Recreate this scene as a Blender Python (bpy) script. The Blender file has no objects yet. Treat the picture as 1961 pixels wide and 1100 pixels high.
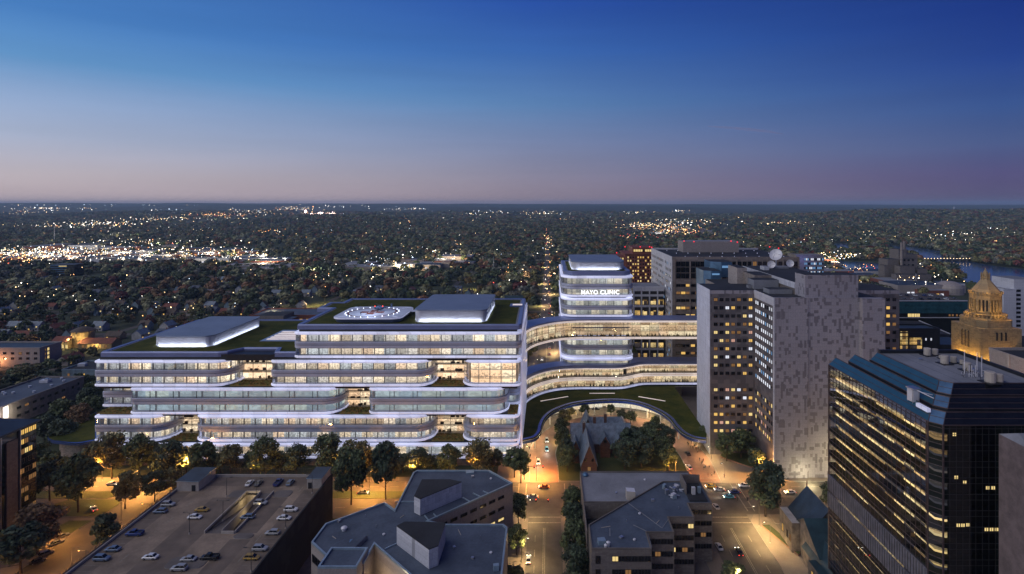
import bpy, math, random
import numpy as np
from mathutils import Vector, Matrix

# ------------------------------------------------------------------ camera, sky, sun, exposure
S = bpy.context.scene
COL = S.collection
R = math.radians
F, CX, CY, H = 1080.0, 1050.0, 391.0, 127.0     # focal length and principal point (photo pixels), camera height
cam = bpy.data.objects.new('camera', bpy.data.cameras.new('camera'))
COL.objects.link(cam)
S.camera = cam
cam.location = (0, 0, H)
cam.rotation_euler = (R(90), 0, 0)
cam.data.sensor_width = 36
cam.data.lens = 36 * F / 1961
cam.data.shift_x = -(CX - 980.5) / 1961
cam.data.shift_y = -(550 - CY) / 1961
cam.data.clip_start = 1
cam.data.clip_end = 60000

W = bpy.data.worlds.new("World")
S.world = W
W.use_nodes = True
wt = W.node_tree
for n_ in list(wt.nodes): wt.nodes.remove(n_)
def wn(t, **k):
    n = wt.nodes.new(t)
    for a, b in k.items(): setattr(n, a, b)
    return n
sky = wn('ShaderNodeTexSky', sky_type='NISHITA', sun_disc=False)
sky.sun_elevation = R(-1.5); sky.sun_rotation = R(-75); sky.altitude = 300
sky.air_density = 1.0; sky.dust_density = 1.5; sky.ozone_density = 4.0
tc = wn('ShaderNodeTexCoord'); sep = wn('ShaderNodeSeparateXYZ')
wt.links.new(tc.outputs['Generated'], sep.inputs[0])
def lin(c): return tuple(((v / 255 + .055) / 1.055) ** 2.4 if v > 10 else v / 3295 for v in c)
SKY = {'left': [(0, (200, 180, 182)), (.01, (197, 179, 182)), (.04, (190, 180, 187)), (.09, (168, 178, 202)), (.15, (138, 165, 203)), (.19, (98, 148, 198)), (.251, (72, 126, 190)), (.6, (30, 62, 130))],
       'mid': [(0, (154, 137, 147)), (.012, (149, 134, 147)), (.056, (136, 134, 157)), (.11, (120, 134, 170)), (.174, (90, 128, 176)), (.26, (58, 102, 172)), (.34, (40, 78, 160)), (.7, (20, 40, 105))],
       'right': [(0, (92, 82, 112)), (.01, (90, 81, 114)), (.043, (86, 82, 124)), (.085, (74, 90, 136)), (.134, (56, 84, 141)), (.2, (36, 65, 138)), (.267, (26, 52, 128)), (.6, (14, 30, 90))]}
rmp = {}
for k_, L_ in SKY.items():
    r_ = wn('ShaderNodeValToRGB'); cr = r_.color_ramp
    for p, c in L_[1:-1]: cr.elements.new(p)
    for e, (p, c) in zip(cr.elements, L_): e.position = p; e.color = (*lin(c), 1)
    wt.links.new(sep.outputs['Z'], r_.inputs[0]); rmp[k_] = r_
def wmix(a, b, lo, hi):
    mr = wn('ShaderNodeMapRange'); mr.inputs['From Min'].default_value = lo; mr.inputs['From Max'].default_value = hi
    wt.links.new(sep.outputs['X'], mr.inputs['Value'])
    mx = wn('ShaderNodeMix', data_type='RGBA'); wt.links.new(mr.outputs[0], mx.inputs[0]); wt.links.new(a, mx.inputs[6]); wt.links.new(b, mx.inputs[7])
    return mx.outputs[2]
c_ = wmix(wmix(rmp['left'].outputs[0], rmp['mid'].outputs[0], -.69, -.03), rmp['right'].outputs[0], -.03, .62)
# thin high veils, so that the gradient is not perfectly smooth
wmap = wn('ShaderNodeMapping'); wmap.inputs['Scale'].default_value = (1.2, 1.2, 16); wt.links.new(tc.outputs['Generated'], wmap.inputs[0])
wnoi = wn('ShaderNodeTexNoise'); wnoi.inputs['Scale'].default_value = 2.2; wnoi.inputs['Detail'].default_value = 5; wt.links.new(wmap.outputs[0], wnoi.inputs[0])
wmr = wn('ShaderNodeMapRange'); wmr.inputs['From Min'].default_value = .3; wmr.inputs['From Max'].default_value = .75; wmr.inputs['To Min'].default_value = .97; wmr.inputs['To Max'].default_value = 1.05
wt.links.new(wnoi.outputs[0], wmr.inputs['Value'])
vm = wn('ShaderNodeVectorMath', operation='SCALE'); wt.links.new(c_, vm.inputs[0]); wt.links.new(wmr.outputs[0], vm.inputs['Scale'])
bg1 = wn('ShaderNodeBackground'); bg1.inputs[1].default_value = 1.0
bg2 = wn('ShaderNodeBackground'); bg2.inputs[1].default_value = 0.05
add = wn('ShaderNodeAddShader'); wo = wn('ShaderNodeOutputWorld')
wt.links.new(vm.outputs[0], bg1.inputs[0]); wt.links.new(sky.outputs[0], bg2.inputs[0])
wt.links.new(bg1.outputs[0], add.inputs[0]); wt.links.new(bg2.outputs[0], add.inputs[1])
wt.links.new(add.outputs[0], wo.inputs[0])

sun = bpy.data.objects.new('sun', bpy.data.lights.new('sun', 'SUN'))
COL.objects.link(sun)
sun.data.energy = 1.55; sun.data.angle = R(75); sun.data.color = (1.0, 0.93, 0.86)
sun.rotation_euler = (R(48), 0, R(-62))          # soft fill added for the afterglow, from high behind on the left
S.view_settings.view_transform = 'Standard'; S.view_settings.look = 'None'
S.view_settings.exposure = 0.0; S.view_settings.gamma = 1.0
S.cycles.max_bounces = 5; S.cycles.diffuse_bounces = 2; S.cycles.glossy_bounces = 3
S.cycles.transparent_max_bounces = 12; S.cycles.transmission_bounces = 3
S.cycles.sample_clamp_indirect = 2.0; S.cycles.caustics_reflective = False; S.cycles.caustics_refractive = False
S.cycles.use_denoising = True; S.cycles.use_light_tree = True

# ------------------------------------------------------------------ pixel <-> world
def at(px, py, h=0.0):
    Y = F * (H - h) / (py - CY)
    return ((px - CX) * Y / F, Y)
def XP(px, Y): return (px - CX) * Y / F
def ZP(py, Y): return H - (py - CY) * Y / F
def pts(l, h=0.0): return [at(a, b, h) for a, b in l]

# ------------------------------------------------------------------ materials
MAT = {}
def nt(name):
    m = bpy.data.materials.new(name); m.use_nodes = True
    t = m.node_tree
    for n in list(t.nodes): t.nodes.remove(n)
    out = t.nodes.new('ShaderNodeOutputMaterial')
    MAT[name] = m
    return m, t, out
def sock(t, n, i, v):
    if isinstance(v, bpy.types.NodeSocket): t.links.new(v, n.inputs[i])
    else: n.inputs[i].default_value = v
def nd(t, typ, ins=None, **k):
    n = t.nodes.new(typ)
    for a, b in k.items(): setattr(n, a, b)
    for i, v in (ins or {}).items(): sock(t, n, i, v)
    return n
def mth(t, op, a, b=0.0, c=None):
    n = nd(t, 'ShaderNodeMath', {0: a, 1: b}, operation=op)
    if c is not None: sock(t, n, 2, c)
    return n.outputs[0]
def mixc(t, f, a, b, bt='MIX'):
    n = nd(t, 'ShaderNodeMix', data_type='RGBA', blend_type=bt)
    for i, v in ((0, f), (6, a), (7, b)):
        if isinstance(v, tuple) and len(v) == 3: v = (*v, 1)
        sock(t, n, i, v)
    return n.outputs[2]
def pm(name, col, rough=0.8, metal=0.0, var=0.18, scale=0.4, fine=None, bump=0.0, col2=None, island=0.0, spec=0.5):
    """painted / mineral surface with two scales of noise"""
    m, t, out = nt(name)
    tcn = nd(t, 'ShaderNodeTexCoord').outputs['Object']
    n1 = nd(t, 'ShaderNodeTexNoise', {'Vector': tcn, 'Scale': scale, 'Detail': 5.0, 'Roughness': 0.6}).outputs[0]
    n2 = nd(t, 'ShaderNodeTexNoise', {'Vector': tcn, 'Scale': fine or scale * 9, 'Detail': 2.0}).outputs[0]
    c2 = col2 or tuple(x * (1 - 2.2 * var) for x in col)
    f = nd(t, 'ShaderNodeMapRange', {'Value': n1, 'From Min': 0.35, 'From Max': 0.65}).outputs[0]
    c = mixc(t, f, col, c2)
    c = mixc(t, var, c, nd(t, 'ShaderNodeCombineColor', {0: n2, 1: n2, 2: n2}).outputs[0], 'OVERLAY')
    if island:
        r = nd(t, 'ShaderNodeNewGeometry').outputs['Random Per Island']
        k = mth(t, 'MULTIPLY_ADD', r, island, 1 - island / 2)
        c = nd(t, 'ShaderNodeVectorMath', {0: c, 'Scale': k}, operation='SCALE').outputs[0]
    b = nd(t, 'ShaderNodeBsdfPrincipled', {'Base Color': c, 'Roughness': rough, 'Metallic': metal, 'Specular IOR Level': spec})
    if bump:
        bn = nd(t, 'ShaderNodeBump', {'Strength': bump, 'Distance': 0.3, 'Height': n2})
        t.links.new(bn.outputs[0], b.inputs['Normal'])
    t.links.new(b.outputs[0], out.inputs[0])
    return m
def em(name, col, s, sample=True):
    m, t, out = nt(name)
    e = nd(t, 'ShaderNodeEmission', {0: (*col, 1), 1: s})
    t.links.new(e.outputs[0], out.inputs[0])
    if not sample: m.cycles.emission_sampling = 'NONE'
    return m
def led(name, col, s):
    """white metal cover with lit lens"""
    m, t, out = nt(name)
    tcn = nd(t, 'ShaderNodeTexCoord').outputs['Object']
    n1 = nd(t, 'ShaderNodeTexNoise', {'Vector': tcn, 'Scale': 0.05, 'Detail': 3.0}).outputs[0]
    pos = nd(t, 'ShaderNodeSeparateXYZ', {0: nd(t, 'ShaderNodeNewGeometry').outputs['Position']})
    u = mth(t, 'DIVIDE', mth(t, 'ADD', pos.outputs[0], pos.outputs[1]), 5.4)
    cv = nd(t, 'ShaderNodeCombineXYZ', {0: mth(t, 'FLOOR', u), 1: mth(t, 'FLOOR', mth(t, 'DIVIDE', pos.outputs[2], 3.0)), 2: 0.5}).outputs[0]
    w = nd(t, 'ShaderNodeTexWhiteNoise', {0: cv}, noise_dimensions='3D').outputs[0]
    jn = mth(t, 'MULTIPLY_ADD', mth(t, 'LESS_THAN', mth(t, 'FRACT', u), .05), -.45, 1.0)
    k = mth(t, 'MULTIPLY', mth(t, 'MULTIPLY', mth(t, 'MULTIPLY_ADD', n1, s * 1.3, s * 0.35), mth(t, 'MULTIPLY_ADD', w, .35, .82)), jn)
    b = nd(t, 'ShaderNodeBsdfPrincipled', {'Base Color': (0.7, 0.7, 0.74, 1), 'Roughness': 0.35, 'Emission Color': (*col, 1), 'Emission Strength': k})
    t.links.new(b.outputs[0], out.inputs[0])
    m.cycles.emission_sampling = 'NONE'
    return m
def glass(name, tint=(0.9, 0.92, 0.95), mirror=0.18, rough=0.03, blind=0.0, blindcol=(0.5, 0.52, 0.55)):
    m, t, out = nt(name)
    fr = nd(t, 'ShaderNodeFresnel', {0: 1.5}).outputs[0]
    f = mth(t, 'MINIMUM', mth(t, 'ADD', mth(t, 'MULTIPLY', fr, 1.3), mirror), 0.95)
    a = nd(t, 'ShaderNodeBsdfTransparent', {0: (*tint, 1)})
    g = nd(t, 'ShaderNodeBsdfGlossy', {0: (0.9, 0.95, 1, 1), 1: rough})
    base = a
    if blind:
        d = nd(t, 'ShaderNodeBsdfDiffuse', {0: (*blindcol, 1)})
        x = nd(t, 'ShaderNodeMixShader', {0: blind}); t.links.new(a.outputs[0], x.inputs[1]); t.links.new(d.outputs[0], x.inputs[2]); base = x
    x = nd(t, 'ShaderNodeMixShader', {0: f})
    t.links.new(base.outputs[0], x.inputs[1]); t.links.new(g.outputs[0], x.inputs[2])
    t.links.new(x.outputs[0], out.inputs[0])
    return m
def room(name, cols, cell=6.0, floor=3.4, s=1.0, dark=0.2, furn=0.5, fs=1.3, sample=False):
    """lit room backs: each room its own brightness and tint, furniture against the wall"""
    m, t, out = nt(name)
    pos = nd(t, 'ShaderNodeNewGeometry').outputs['Position']
    sp = nd(t, 'ShaderNodeSeparateXYZ', {0: pos})
    u = mth(t, 'ADD', sp.outputs[0], sp.outputs[1]); z = sp.outputs[2]
    cu = mth(t, 'FLOOR', mth(t, 'DIVIDE', u, cell)); cz = mth(t, 'FLOOR', mth(t, 'DIVIDE', z, floor))
    cv = nd(t, 'ShaderNodeCombineXYZ', {0: cu, 1: cz, 2: 3.7}).outputs[0]
    wnz = nd(t, 'ShaderNodeTexWhiteNoise', {0: cv}, noise_dimensions='3D')
    rp = nd(t, 'ShaderNodeValToRGB', {0: wnz.outputs[0]}); cr = rp.color_ramp; cr.interpolation = 'CONSTANT'
    while len(cr.elements) < len(cols): cr.elements.new(0.5)
    for i, (e, c) in enumerate(zip(cr.elements, cols)):
        e.position = i / len(cols); e.color = (*c, 1)
    dv = nd(t, 'ShaderNodeCombineXYZ', {0: u, 1: mth(t, 'MULTIPLY', z, 1.3), 2: 0.0}).outputs[0]
    n = nd(t, 'ShaderNodeTexNoise', {'Vector': dv, 'Scale': fs, 'Detail': 3.0, 'Roughness': 0.7}).outputs[0]
    fz = mth(t, 'FRACT', mth(t, 'DIVIDE', z, floor))
    thr = mth(t, 'MULTIPLY_ADD', fz, 0.28, 0.38)
    k = nd(t, 'ShaderNodeMapRange', {'Value': mth(t, 'SUBTRACT', thr, n), 'From Min': -0.06, 'From Max': 0.06, 'To Min': 1 - furn, 'To Max': 1.0}).outputs[0]
    wn2 = nd(t, 'ShaderNodeTexWhiteNoise', {0: nd(t, 'ShaderNodeVectorMath', {0: cv, 1: (9.1, 4.2, 1.0)}, operation='ADD').outputs[0]}, noise_dimensions='3D').outputs[0]
    br = nd(t, 'ShaderNodeMapRange', {'Value': wn2, 'From Min': 0, 'From Max': 1, 'To Min': dark, 'To Max': 1.0}).outputs[0]
    st = mth(t, 'MULTIPLY', mth(t, 'MULTIPLY', k, br), s)
    e = nd(t, 'ShaderNodeEmission', {0: rp.outputs[0], 1: st})
    t.links.new(e.outputs[0], out.inputs[0])
    if not sample: m.cycles.emission_sampling = 'NONE'
    return m
def panels(name, base, dark, cx, cz, frac=0.16, bevel=0.03, rough=0.6):
    """stone cladding with scattered darker slabs"""
    m, t, out = nt(name)
    pos = nd(t, 'ShaderNodeNewGeometry').outputs['Position']
    sp = nd(t, 'ShaderNodeSeparateXYZ', {0: pos})
    u = mth(t, 'ADD', sp.outputs[0], sp.outputs[1]); z = sp.outputs[2]
    fs = []
    for i, (a, b, q) in enumerate(((cx, cz, frac), (cx * 1.9, cz * 0.9, frac * 0.35), (cx * 0.9, cz * 2.1, frac * 0.45))):
        cv = nd(t, 'ShaderNodeCombineXYZ', {0: mth(t, 'FLOOR', mth(t, 'DIVIDE', u, a)), 1: mth(t, 'FLOOR', mth(t, 'DIVIDE', z, b)), 2: float(i) + .3}).outputs[0]
        w = nd(t, 'ShaderNodeTexWhiteNoise', {0: cv}, noise_dimensions='3D').outputs[0]
        fs.append(mth(t, 'MULTIPLY', mth(t, 'LESS_THAN', w, q), mth(t, 'MULTIPLY_ADD', w, -1.2, 0.95)))
    f = mth(t, 'MAXIMUM', mth(t, 'MAXIMUM', fs[0], fs[1]), fs[2])
    n = nd(t, 'ShaderNodeTexNoise', {'Vector': pos, 'Scale': 0.06, 'Detail': 6.0}).outputs[0]
    n3 = nd(t, 'ShaderNodeTexNoise', {'Vector': pos, 'Scale': 2.0, 'Detail': 2.0}).outputs[0]
    c = mixc(t, nd(t, 'ShaderNodeMapRange', {'Value': n, 'From Min': .3, 'From Max': .7}).outputs[0], base, tuple(x * .78 for x in base))
    c = mixc(t, f, c, dark)
    c = mixc(t, 0.25, c, nd(t, 'ShaderNodeCombineColor', {0: n3, 1: n3, 2: n3}).outputs[0], 'OVERLAY')
    ju = mth(t, 'LESS_THAN', mth(t, 'FRACT', mth(t, 'DIVIDE', u, cx)), bevel)
    jz = mth(t, 'LESS_THAN', mth(t, 'FRACT', mth(t, 'DIVIDE', z, cz)), bevel)
    c = mixc(t, mth(t, 'MULTIPLY', mth(t, 'MAXIMUM', ju, jz), 0.45), c, (0.03, 0.03, 0.03))
    b = nd(t, 'ShaderNodeBsdfPrincipled', {'Base Color': c, 'Roughness': rough})
    t.links.new(b.outputs[0], out.inputs[0])
    return m

# ------------------------------------------------------------------ mesh helpers
ORG = {}
def org(o): return ORG.get(o.name, (0, 0, 0)) if o else (0, 0, 0)
class MB:
    def __init__(s): s.v = []; s.f = []; s.m = []; s.mats = []; s.cur = None
    def mat(s, m):
        if isinstance(m, str): m = MAT[m]
        if m not in s.mats: s.mats.append(m)
        s.cur = s.mats.index(m); return s
    def face(s, vs, m=None):
        if m is not None: s.mat(m)
        i = len(s.v); s.v += [tuple(p) for p in vs]; s.f.append(tuple(range(i, i + len(vs)))); s.m.append(s.cur)
    def box(s, x0, x1, y0, y1, z0, z1, m=None, top=None):
        s.prism([(x0, y0), (x1, y0), (x1, y1), (x0, y1)], z0, z1, m, top)
    def obox(s, c, sz, rz=0, m=None, top=None):
        a, b = sz[0] / 2, sz[1] / 2; cs, sn = math.cos(rz), math.sin(rz)
        s.prism([(c[0] + x * cs - y * sn, c[1] + x * sn + y * cs) for x, y in ((-a, -b), (a, -b), (a, b), (-a, b))], c[2], c[2] + sz[2], m, top)
    def prism(s, P, z0, z1, m=None, top=None, P1=None):
        if m is not None: s.mat(m)
        A = 0
        n = len(P)
        for i in range(n): A += P[i][0] * P[(i + 1) % n][1] - P[(i + 1) % n][0] * P[i][1]
        P1 = P1 or P
        if A < 0: P = P[::-1]; P1 = P1[::-1]
        i0 = len(s.v)
        s.v += [(x, y, z0) for x, y in P] + [(x, y, z1) for x, y in P1]
        for i in range(n):
            j = (i + 1) % n
            s.f.append((i0 + i, i0 + j, i0 + n + j, i0 + n + i)); s.m.append(s.cur)
        s.f.append(tuple(i0 + n - 1 - i for i in range(n))); s.m.append(s.cur)
        if top is not None: s.mat(top)
        s.f.append(tuple(i0 + n + i for i in range(n))); s.m.append(s.cur)
        if top is not None and m is not None: s.mat(m)
    def wall(s, P, z0, z1, m=None, closed=False):
        if m is not None: s.mat(m)
        n = len(P); i0 = len(s.v)
        s.v += [(x, y, z0) for x, y in P] + [(x, y, z1) for x, y in P]
        for i in range(n if closed else n - 1):
            j = (i + 1) % n
            s.f.append((i0 + i, i0 + j, i0 + n + j, i0 + n + i)); s.m.append(s.cur)
    def tube(s, a, b, r0, r1=None, n=6, m=None, cap=True):
        if m is not None: s.mat(m)
        r1 = r0 if r1 is None else r1
        a = Vector(a); b = Vector(b); d = (b - a).normalized()
        u = d.orthogonal().normalized(); w = d.cross(u); i0 = len(s.v)
        for c, r in ((a, r0), (b, r1)):
            for k in range(n):
                t = 2 * math.pi * k / n
                s.v.append(tuple(c + (u * math.cos(t) + w * math.sin(t)) * r))
        for k in range(n):
            j = (k + 1) % n
            s.f.append((i0 + k, i0 + j, i0 + n + j, i0 + n + k)); s.m.append(s.cur)
        if cap:
            s.f.append(tuple(i0 + n + k for k in range(n))); s.m.append(s.cur)
            s.f.append(tuple(i0 + n - 1 - k for k in range(n))); s.m.append(s.cur)
    def lathe(s, c, prof, n=12, m=None, sx=1, sy=1):
        if m is not None: s.mat(m)
        i0 = len(s.v)
        for r, z in prof:
            for k in range(n):
                t = 2 * math.pi * (k + .5) / n
                s.v.append((c[0] + r * sx * math.cos(t), c[1] + r * sy * math.sin(t), c[2] + z))
        for q in range(len(prof) - 1):
            for k in range(n):
                j = (k + 1) % n
                s.f.append((i0 + q * n + k, i0 + q * n + j, i0 + (q + 1) * n + j, i0 + (q + 1) * n + k)); s.m.append(s.cur)
        s.f.append(tuple(i0 + (len(prof) - 1) * n + k for k in range(n))); s.m.append(s.cur)
        s.f.append(tuple(i0 + n - 1 - k for k in range(n))); s.m.append(s.cur)
    def build(s, name, parent=None, smooth=False, kind=None):
        me = bpy.data.meshes.new(name)
        o = org(parent)
        me.from_pydata([(x - o[0], y - o[1], z - o[2]) for x, y, z in s.v], [], s.f)
        for m in s.mats: me.materials.append(m)
        me.polygons.foreach_set('material_index', s.m)
        if smooth: me.polygons.foreach_set('use_smooth', [True] * len(s.f))
        me.update()
        ob = bpy.data.objects.new(name, me); COL.objects.link(ob)
        if parent: ob.parent = parent; ORG[ob.name] = o
        if kind: ob['kind'] = kind
        return ob
def tag(o, label, cat, group=None, kind=None):
    if label: o['label'] = label
    if cat: o['category'] = cat
    if group: o['group'] = group
    if kind: o['kind'] = kind
    return o
def thing(name, label, cat, loc=(0, 0, 0), group=None, rz=0):
    o = bpy.data.objects.new(name, None); COL.objects.link(o)
    o.location = loc; o.rotation_euler = (0, 0, rz); ORG[o.name] = tuple(loc)
    o.empty_display_size = 0.5
    return tag(o, label, cat, group)
KIDS = {}
def link_copy(o, parent=None):
    c = o.copy(); COL.objects.link(c); c.parent = parent
    return c
def copy_tree(o, parent=None, kids=None):
    c = link_copy(o, parent)
    for ch in KIDS.get(o.name, []) : copy_tree(ch, c)
    return c
def note_kids(root):
    """remember the children once, so that copying many does not search the scene"""
    def rec(o):
        ks = [k for k in ALLKIDS(o)]
        if ks: KIDS[o.name] = ks
        for k in ks: rec(k)
    def ALLKIDS(o): return [x for x in bpy.data.objects if x.parent == o]
    rec(root); return root
def slotmat(o, i, m):
    o.material_slots[i].link = 'OBJECT'; o.material_slots[i].material = MAT[m] if isinstance(m, str) else m
def struct(name, mb): 
    o = mb.build(name); o['kind'] = 'structure'; return o
def arc(cx, cy, r, a0, a1, n):
    return [(cx + r * math.cos(R(a0 + (a1 - a0) * i / n)), cy + r * math.sin(R(a0 + (a1 - a0) * i / n))) for i in range(n + 1)]
def resample(P, step):
    """points and directions along an open polyline every STEP metres"""
    out = []; d = 0.0; nxt = step / 2
    for (x0, y0), (x1, y1) in zip(P, P[1:]):
        L = math.hypot(x1 - x0, y1 - y0)
        while L > 0 and nxt <= d + L:
            t = (nxt - d) / L
            out.append((x0 + (x1 - x0) * t, y0 + (y1 - y0) * t, math.atan2(y1 - y0, x1 - x0))); nxt += step
        d += L
    return out
def smooth_line(P, n=6):
    """Catmull-Rom through the points"""
    Q = [P[0]] + list(P) + [P[-1]]; out = []
    for i in range(1, len(Q) - 2):
        for k in range(n):
            t = k / n; a = []
            for c in (0, 1):
                p0, p1, p2, p3 = Q[i - 1][c], Q[i][c], Q[i + 1][c], Q[i + 2][c]
                a.append(.5 * (2 * p1 + (p2 - p0) * t + (2 * p0 - 5 * p1 + 4 * p2 - p3) * t * t + (3 * p1 - p0 - 3 * p2 + p3) * t ** 3))
            out.append(tuple(a))
    return out + [tuple(P[-1])]
def offs(P, d):
    """offset an open polyline to its left by d"""
    out = []
    for i in range(len(P)):
        a = P[max(i - 1, 0)]; b = P[min(i + 1, len(P) - 1)]
        dx, dy = b[0] - a[0], b[1] - a[1]; L = math.hypot(dx, dy) or 1
        out.append((P[i][0] - dy / L * d, P[i][1] + dx / L * d))
    return out
# ------------------------------------------------------------------ the materials
pm('ground_grass', (0.035, 0.045, 0.016), 0.95, var=0.25, scale=0.02, fine=0.5, col2=(0.02, 0.03, 0.013))
pm('far_land', (0.022, 0.032, 0.018), 0.98, var=0.35, scale=0.0016, fine=0.02, col2=(0.05, 0.05, 0.03))
pm('asphalt', (0.095, 0.082, 0.068), 0.75, var=0.22, scale=0.12, fine=3, bump=0.1)
pm('brick_paving', (0.27, 0.15, 0.10), 0.7, var=0.16, scale=0.15, fine=2.5)
pm('pavement_stone', (0.19, 0.155, 0.125), 0.75, var=0.14, scale=0.1, fine=2)
pm('kerb_stone', (0.3, 0.29, 0.27), 0.8)
pm('road_paint', (0.30, 0.27, 0.21), 0.7, var=0.35, scale=1.5, col2=(0.13, 0.115, 0.09))
pm('lawn', (0.05, 0.06, 0.015), 0.95, var=0.3, scale=0.15, fine=2.0, bump=0.5, col2=(0.03, 0.045, 0.01))
pm('roof_grass', (0.074, 0.074, 0.014), 0.98, var=0.38, scale=0.12, fine=1.2, bump=0.6, col2=(0.030, 0.042, 0.008), spec=.1)
pm('terrace_plants', (0.12, 0.15, 0.03), 0.9, var=0.3, scale=0.6, fine=3, bump=0.8, col2=(0.28, 0.14, 0.03), island=0.8)
pm('silver', (0.42, 0.44, 0.50), 0.3, 0.75, var=0.06, scale=0.1)
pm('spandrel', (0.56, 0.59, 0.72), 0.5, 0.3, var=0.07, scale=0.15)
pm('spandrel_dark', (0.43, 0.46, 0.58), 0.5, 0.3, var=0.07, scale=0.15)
pm('parapet_metal', (0.20, 0.24, 0.42), 0.42, 0.45, var=0.07, scale=0.1)  # blue of the reflected sky is put into the metal's colour
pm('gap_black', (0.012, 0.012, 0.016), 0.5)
pm('louvre_metal', (0.19, 0.19, 0.23), 0.5, 0.3)
pm('roof_metal', (0.21, 0.25, 0.33), 0.5, 0.3, var=0.08, scale=0.08)
pm('white_metal', (0.62, 0.62, 0.66), 0.4, 0.2, var=0.05)
pm('mullion_dark', (0.06, 0.055, 0.055), 0.5, 0.5)
pm('mullion_pale', (0.55, 0.55, 0.56), 0.4, 0.5)
pm('mullion_rose', (0.13, 0.095, 0.095), 0.4, 0.5)
pm('slab_white', (0.5, 0.48, 0.45), 0.7)
pm('marble_dull', (0.3, 0.29, 0.31), 0.6)
panels('marble', (0.33, 0.315, 0.35), (0.15, 0.14, 0.16), 1.1, 1.6, 0.14)
panels('marble_skylit', (0.62, 0.66, 0.76), (0.46, 0.49, 0.58), 0.5, 3.4, 0.30, 0.02)  # paler, bluer marble: light of the left sky put into its colour
panels('spandrel_stone', (0.15, 0.14, 0.15), (0.075, 0.07, 0.08), 3.0, 2.0, 0.35, 0.02)
panels('tan_stone', (0.25, 0.215, 0.195), (0.17, 0.145, 0.13), 2.0, 1.2, 0.2)
panels('white_stone', (0.54, 0.55, 0.60), (0.42, 0.43, 0.48), 2.0, 2.0, 0.15)
panels('brown_stone', (0.19, 0.165, 0.15), (0.13, 0.11, 0.10), 1.1, 0.5, 0.28, 0.05)
panels('pale_block', (0.34, 0.30, 0.28), (0.27, 0.235, 0.22), 1.2, 0.6, 0.22, 0.03)
panels('red_brick', (0.24, 0.075, 0.045), (0.16, 0.05, 0.03), 1.0, 0.4, 0.3, 0.05)
panels('dark_brick', (0.115, 0.06, 0.045), (0.075, 0.04, 0.03), 1.0, 0.4, 0.3, 0.05)
panels('gold_stone', (0.34, 0.25, 0.13), (0.22, 0.16, 0.085), 1.3, 0.7, 0.25, 0.05)
panels('rubble_stone', (0.34, 0.29, 0.25), (0.20, 0.17, 0.15), 0.9, 0.45, 0.4, 0.08)
pm('pier_stone', (0.17, 0.13, 0.13), 0.8)
panels('dark_clad', (0.018, 0.018, 0.022), (0.03, 0.028, 0.03), 3.0, 3.5, 0.2, 0.02, 0.95)
pm('bay_deck', (0.17, 0.13, 0.10), 0.85, var=0.16, scale=0.2, fine=1.6)
pm('concrete_deck', (0.285, 0.215, 0.155), 0.8, var=0.24, scale=0.09, fine=1.6, bump=0.1)
pm('concrete_dark', (0.15, 0.13, 0.12), 0.85, var=0.16, scale=0.1)
pm('concrete_pale', (0.40, 0.36, 0.32), 0.85, var=0.12, scale=0.3)
pm('roof_slate', (0.075, 0.098, 0.14), 0.75, var=0.3, scale=0.11, fine=1.2, bump=0.2, col2=(0.042, 0.058, 0.088))
pm('roof_black', (0.022, 0.024, 0.03), 0.85, var=0.25, scale=0.1, fine=1.4)
pm('roof_blue', (0.03, 0.055, 0.09), 0.6, var=0.2, scale=0.2)
pm('church_stone', (0.15, 0.125, 0.105), 0.85, var=.25, scale=.5)
pm('roof_teal', (0.022, 0.055, 0.068), 0.5, 0.1, var=0.2, scale=0.3)
pm('skylight_sky_tint', (0.055, 0.16, 0.205), 0.28, 0.55, var=0.08, scale=0.2)
pm('roof_grey', (0.22, 0.23, 0.26), 0.8, var=0.15, scale=0.1, fine=1.5)
pm('shingle_slate', (0.16, 0.215, 0.28), 0.55, var=0.2, scale=0.5, fine=4, bump=0.3)
pm('shingle_brown', (0.10, 0.075, 0.06), 0.8, var=0.2, scale=0.5)
pm('shingle_red', (0.20, 0.06, 0.04), 0.8, var=0.2, scale=0.5)
pm('coping_blue', (0.30, 0.40, 0.48), 0.4, 0.4, var=0.1)
pm('fascia_blue', (0.12, 0.19, 0.50), 0.25, 0.75, var=0.05, scale=0.1)
pm('siding_white', (0.45, 0.45, 0.45), 0.7); pm('siding_blue', (0.22, 0.30, 0.36), 0.7); pm('siding_tan', (0.36, 0.28, 0.2), 0.7)
pm('bark', (0.07, 0.05, 0.035), 0.9, var=0.3, scale=2)
LEAVES = {'leaf_green': (0.10, 0.135, 0.052), 'leaf_olive': (0.18, 0.17, 0.06), 'leaf_dark': (0.058, 0.09, 0.048), 'leaf_bronze': (0.24, 0.14, 0.06),
          'leaf_red': (0.16, 0.035, 0.03), 'leaf_gold': (0.18, 0.12, 0.035)}
LEAVES.update(leaf_pale=(0.34, 0.34, 0.17), leaf_grey=(0.20, 0.20, 0.155), leaf_deep=(0.03, 0.05, 0.032), leaf_rust=(0.30, 0.15, 0.07))
for k_, c_ in LEAVES.items(): pm(k_, c_, 0.7, var=0.25, scale=0.25, fine=2.0, island=1.1)
pm('far_leaf', (0.036, 0.05, 0.02), 0.85, var=0.3, scale=0.012, fine=0.1, col2=(0.075, 0.058, 0.022), island=1.2)
pm('tyre', (0.015, 0.015, 0.015), 0.8); pm('rim', (0.4, 0.4, 0.42), 0.3, 0.9)
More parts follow.
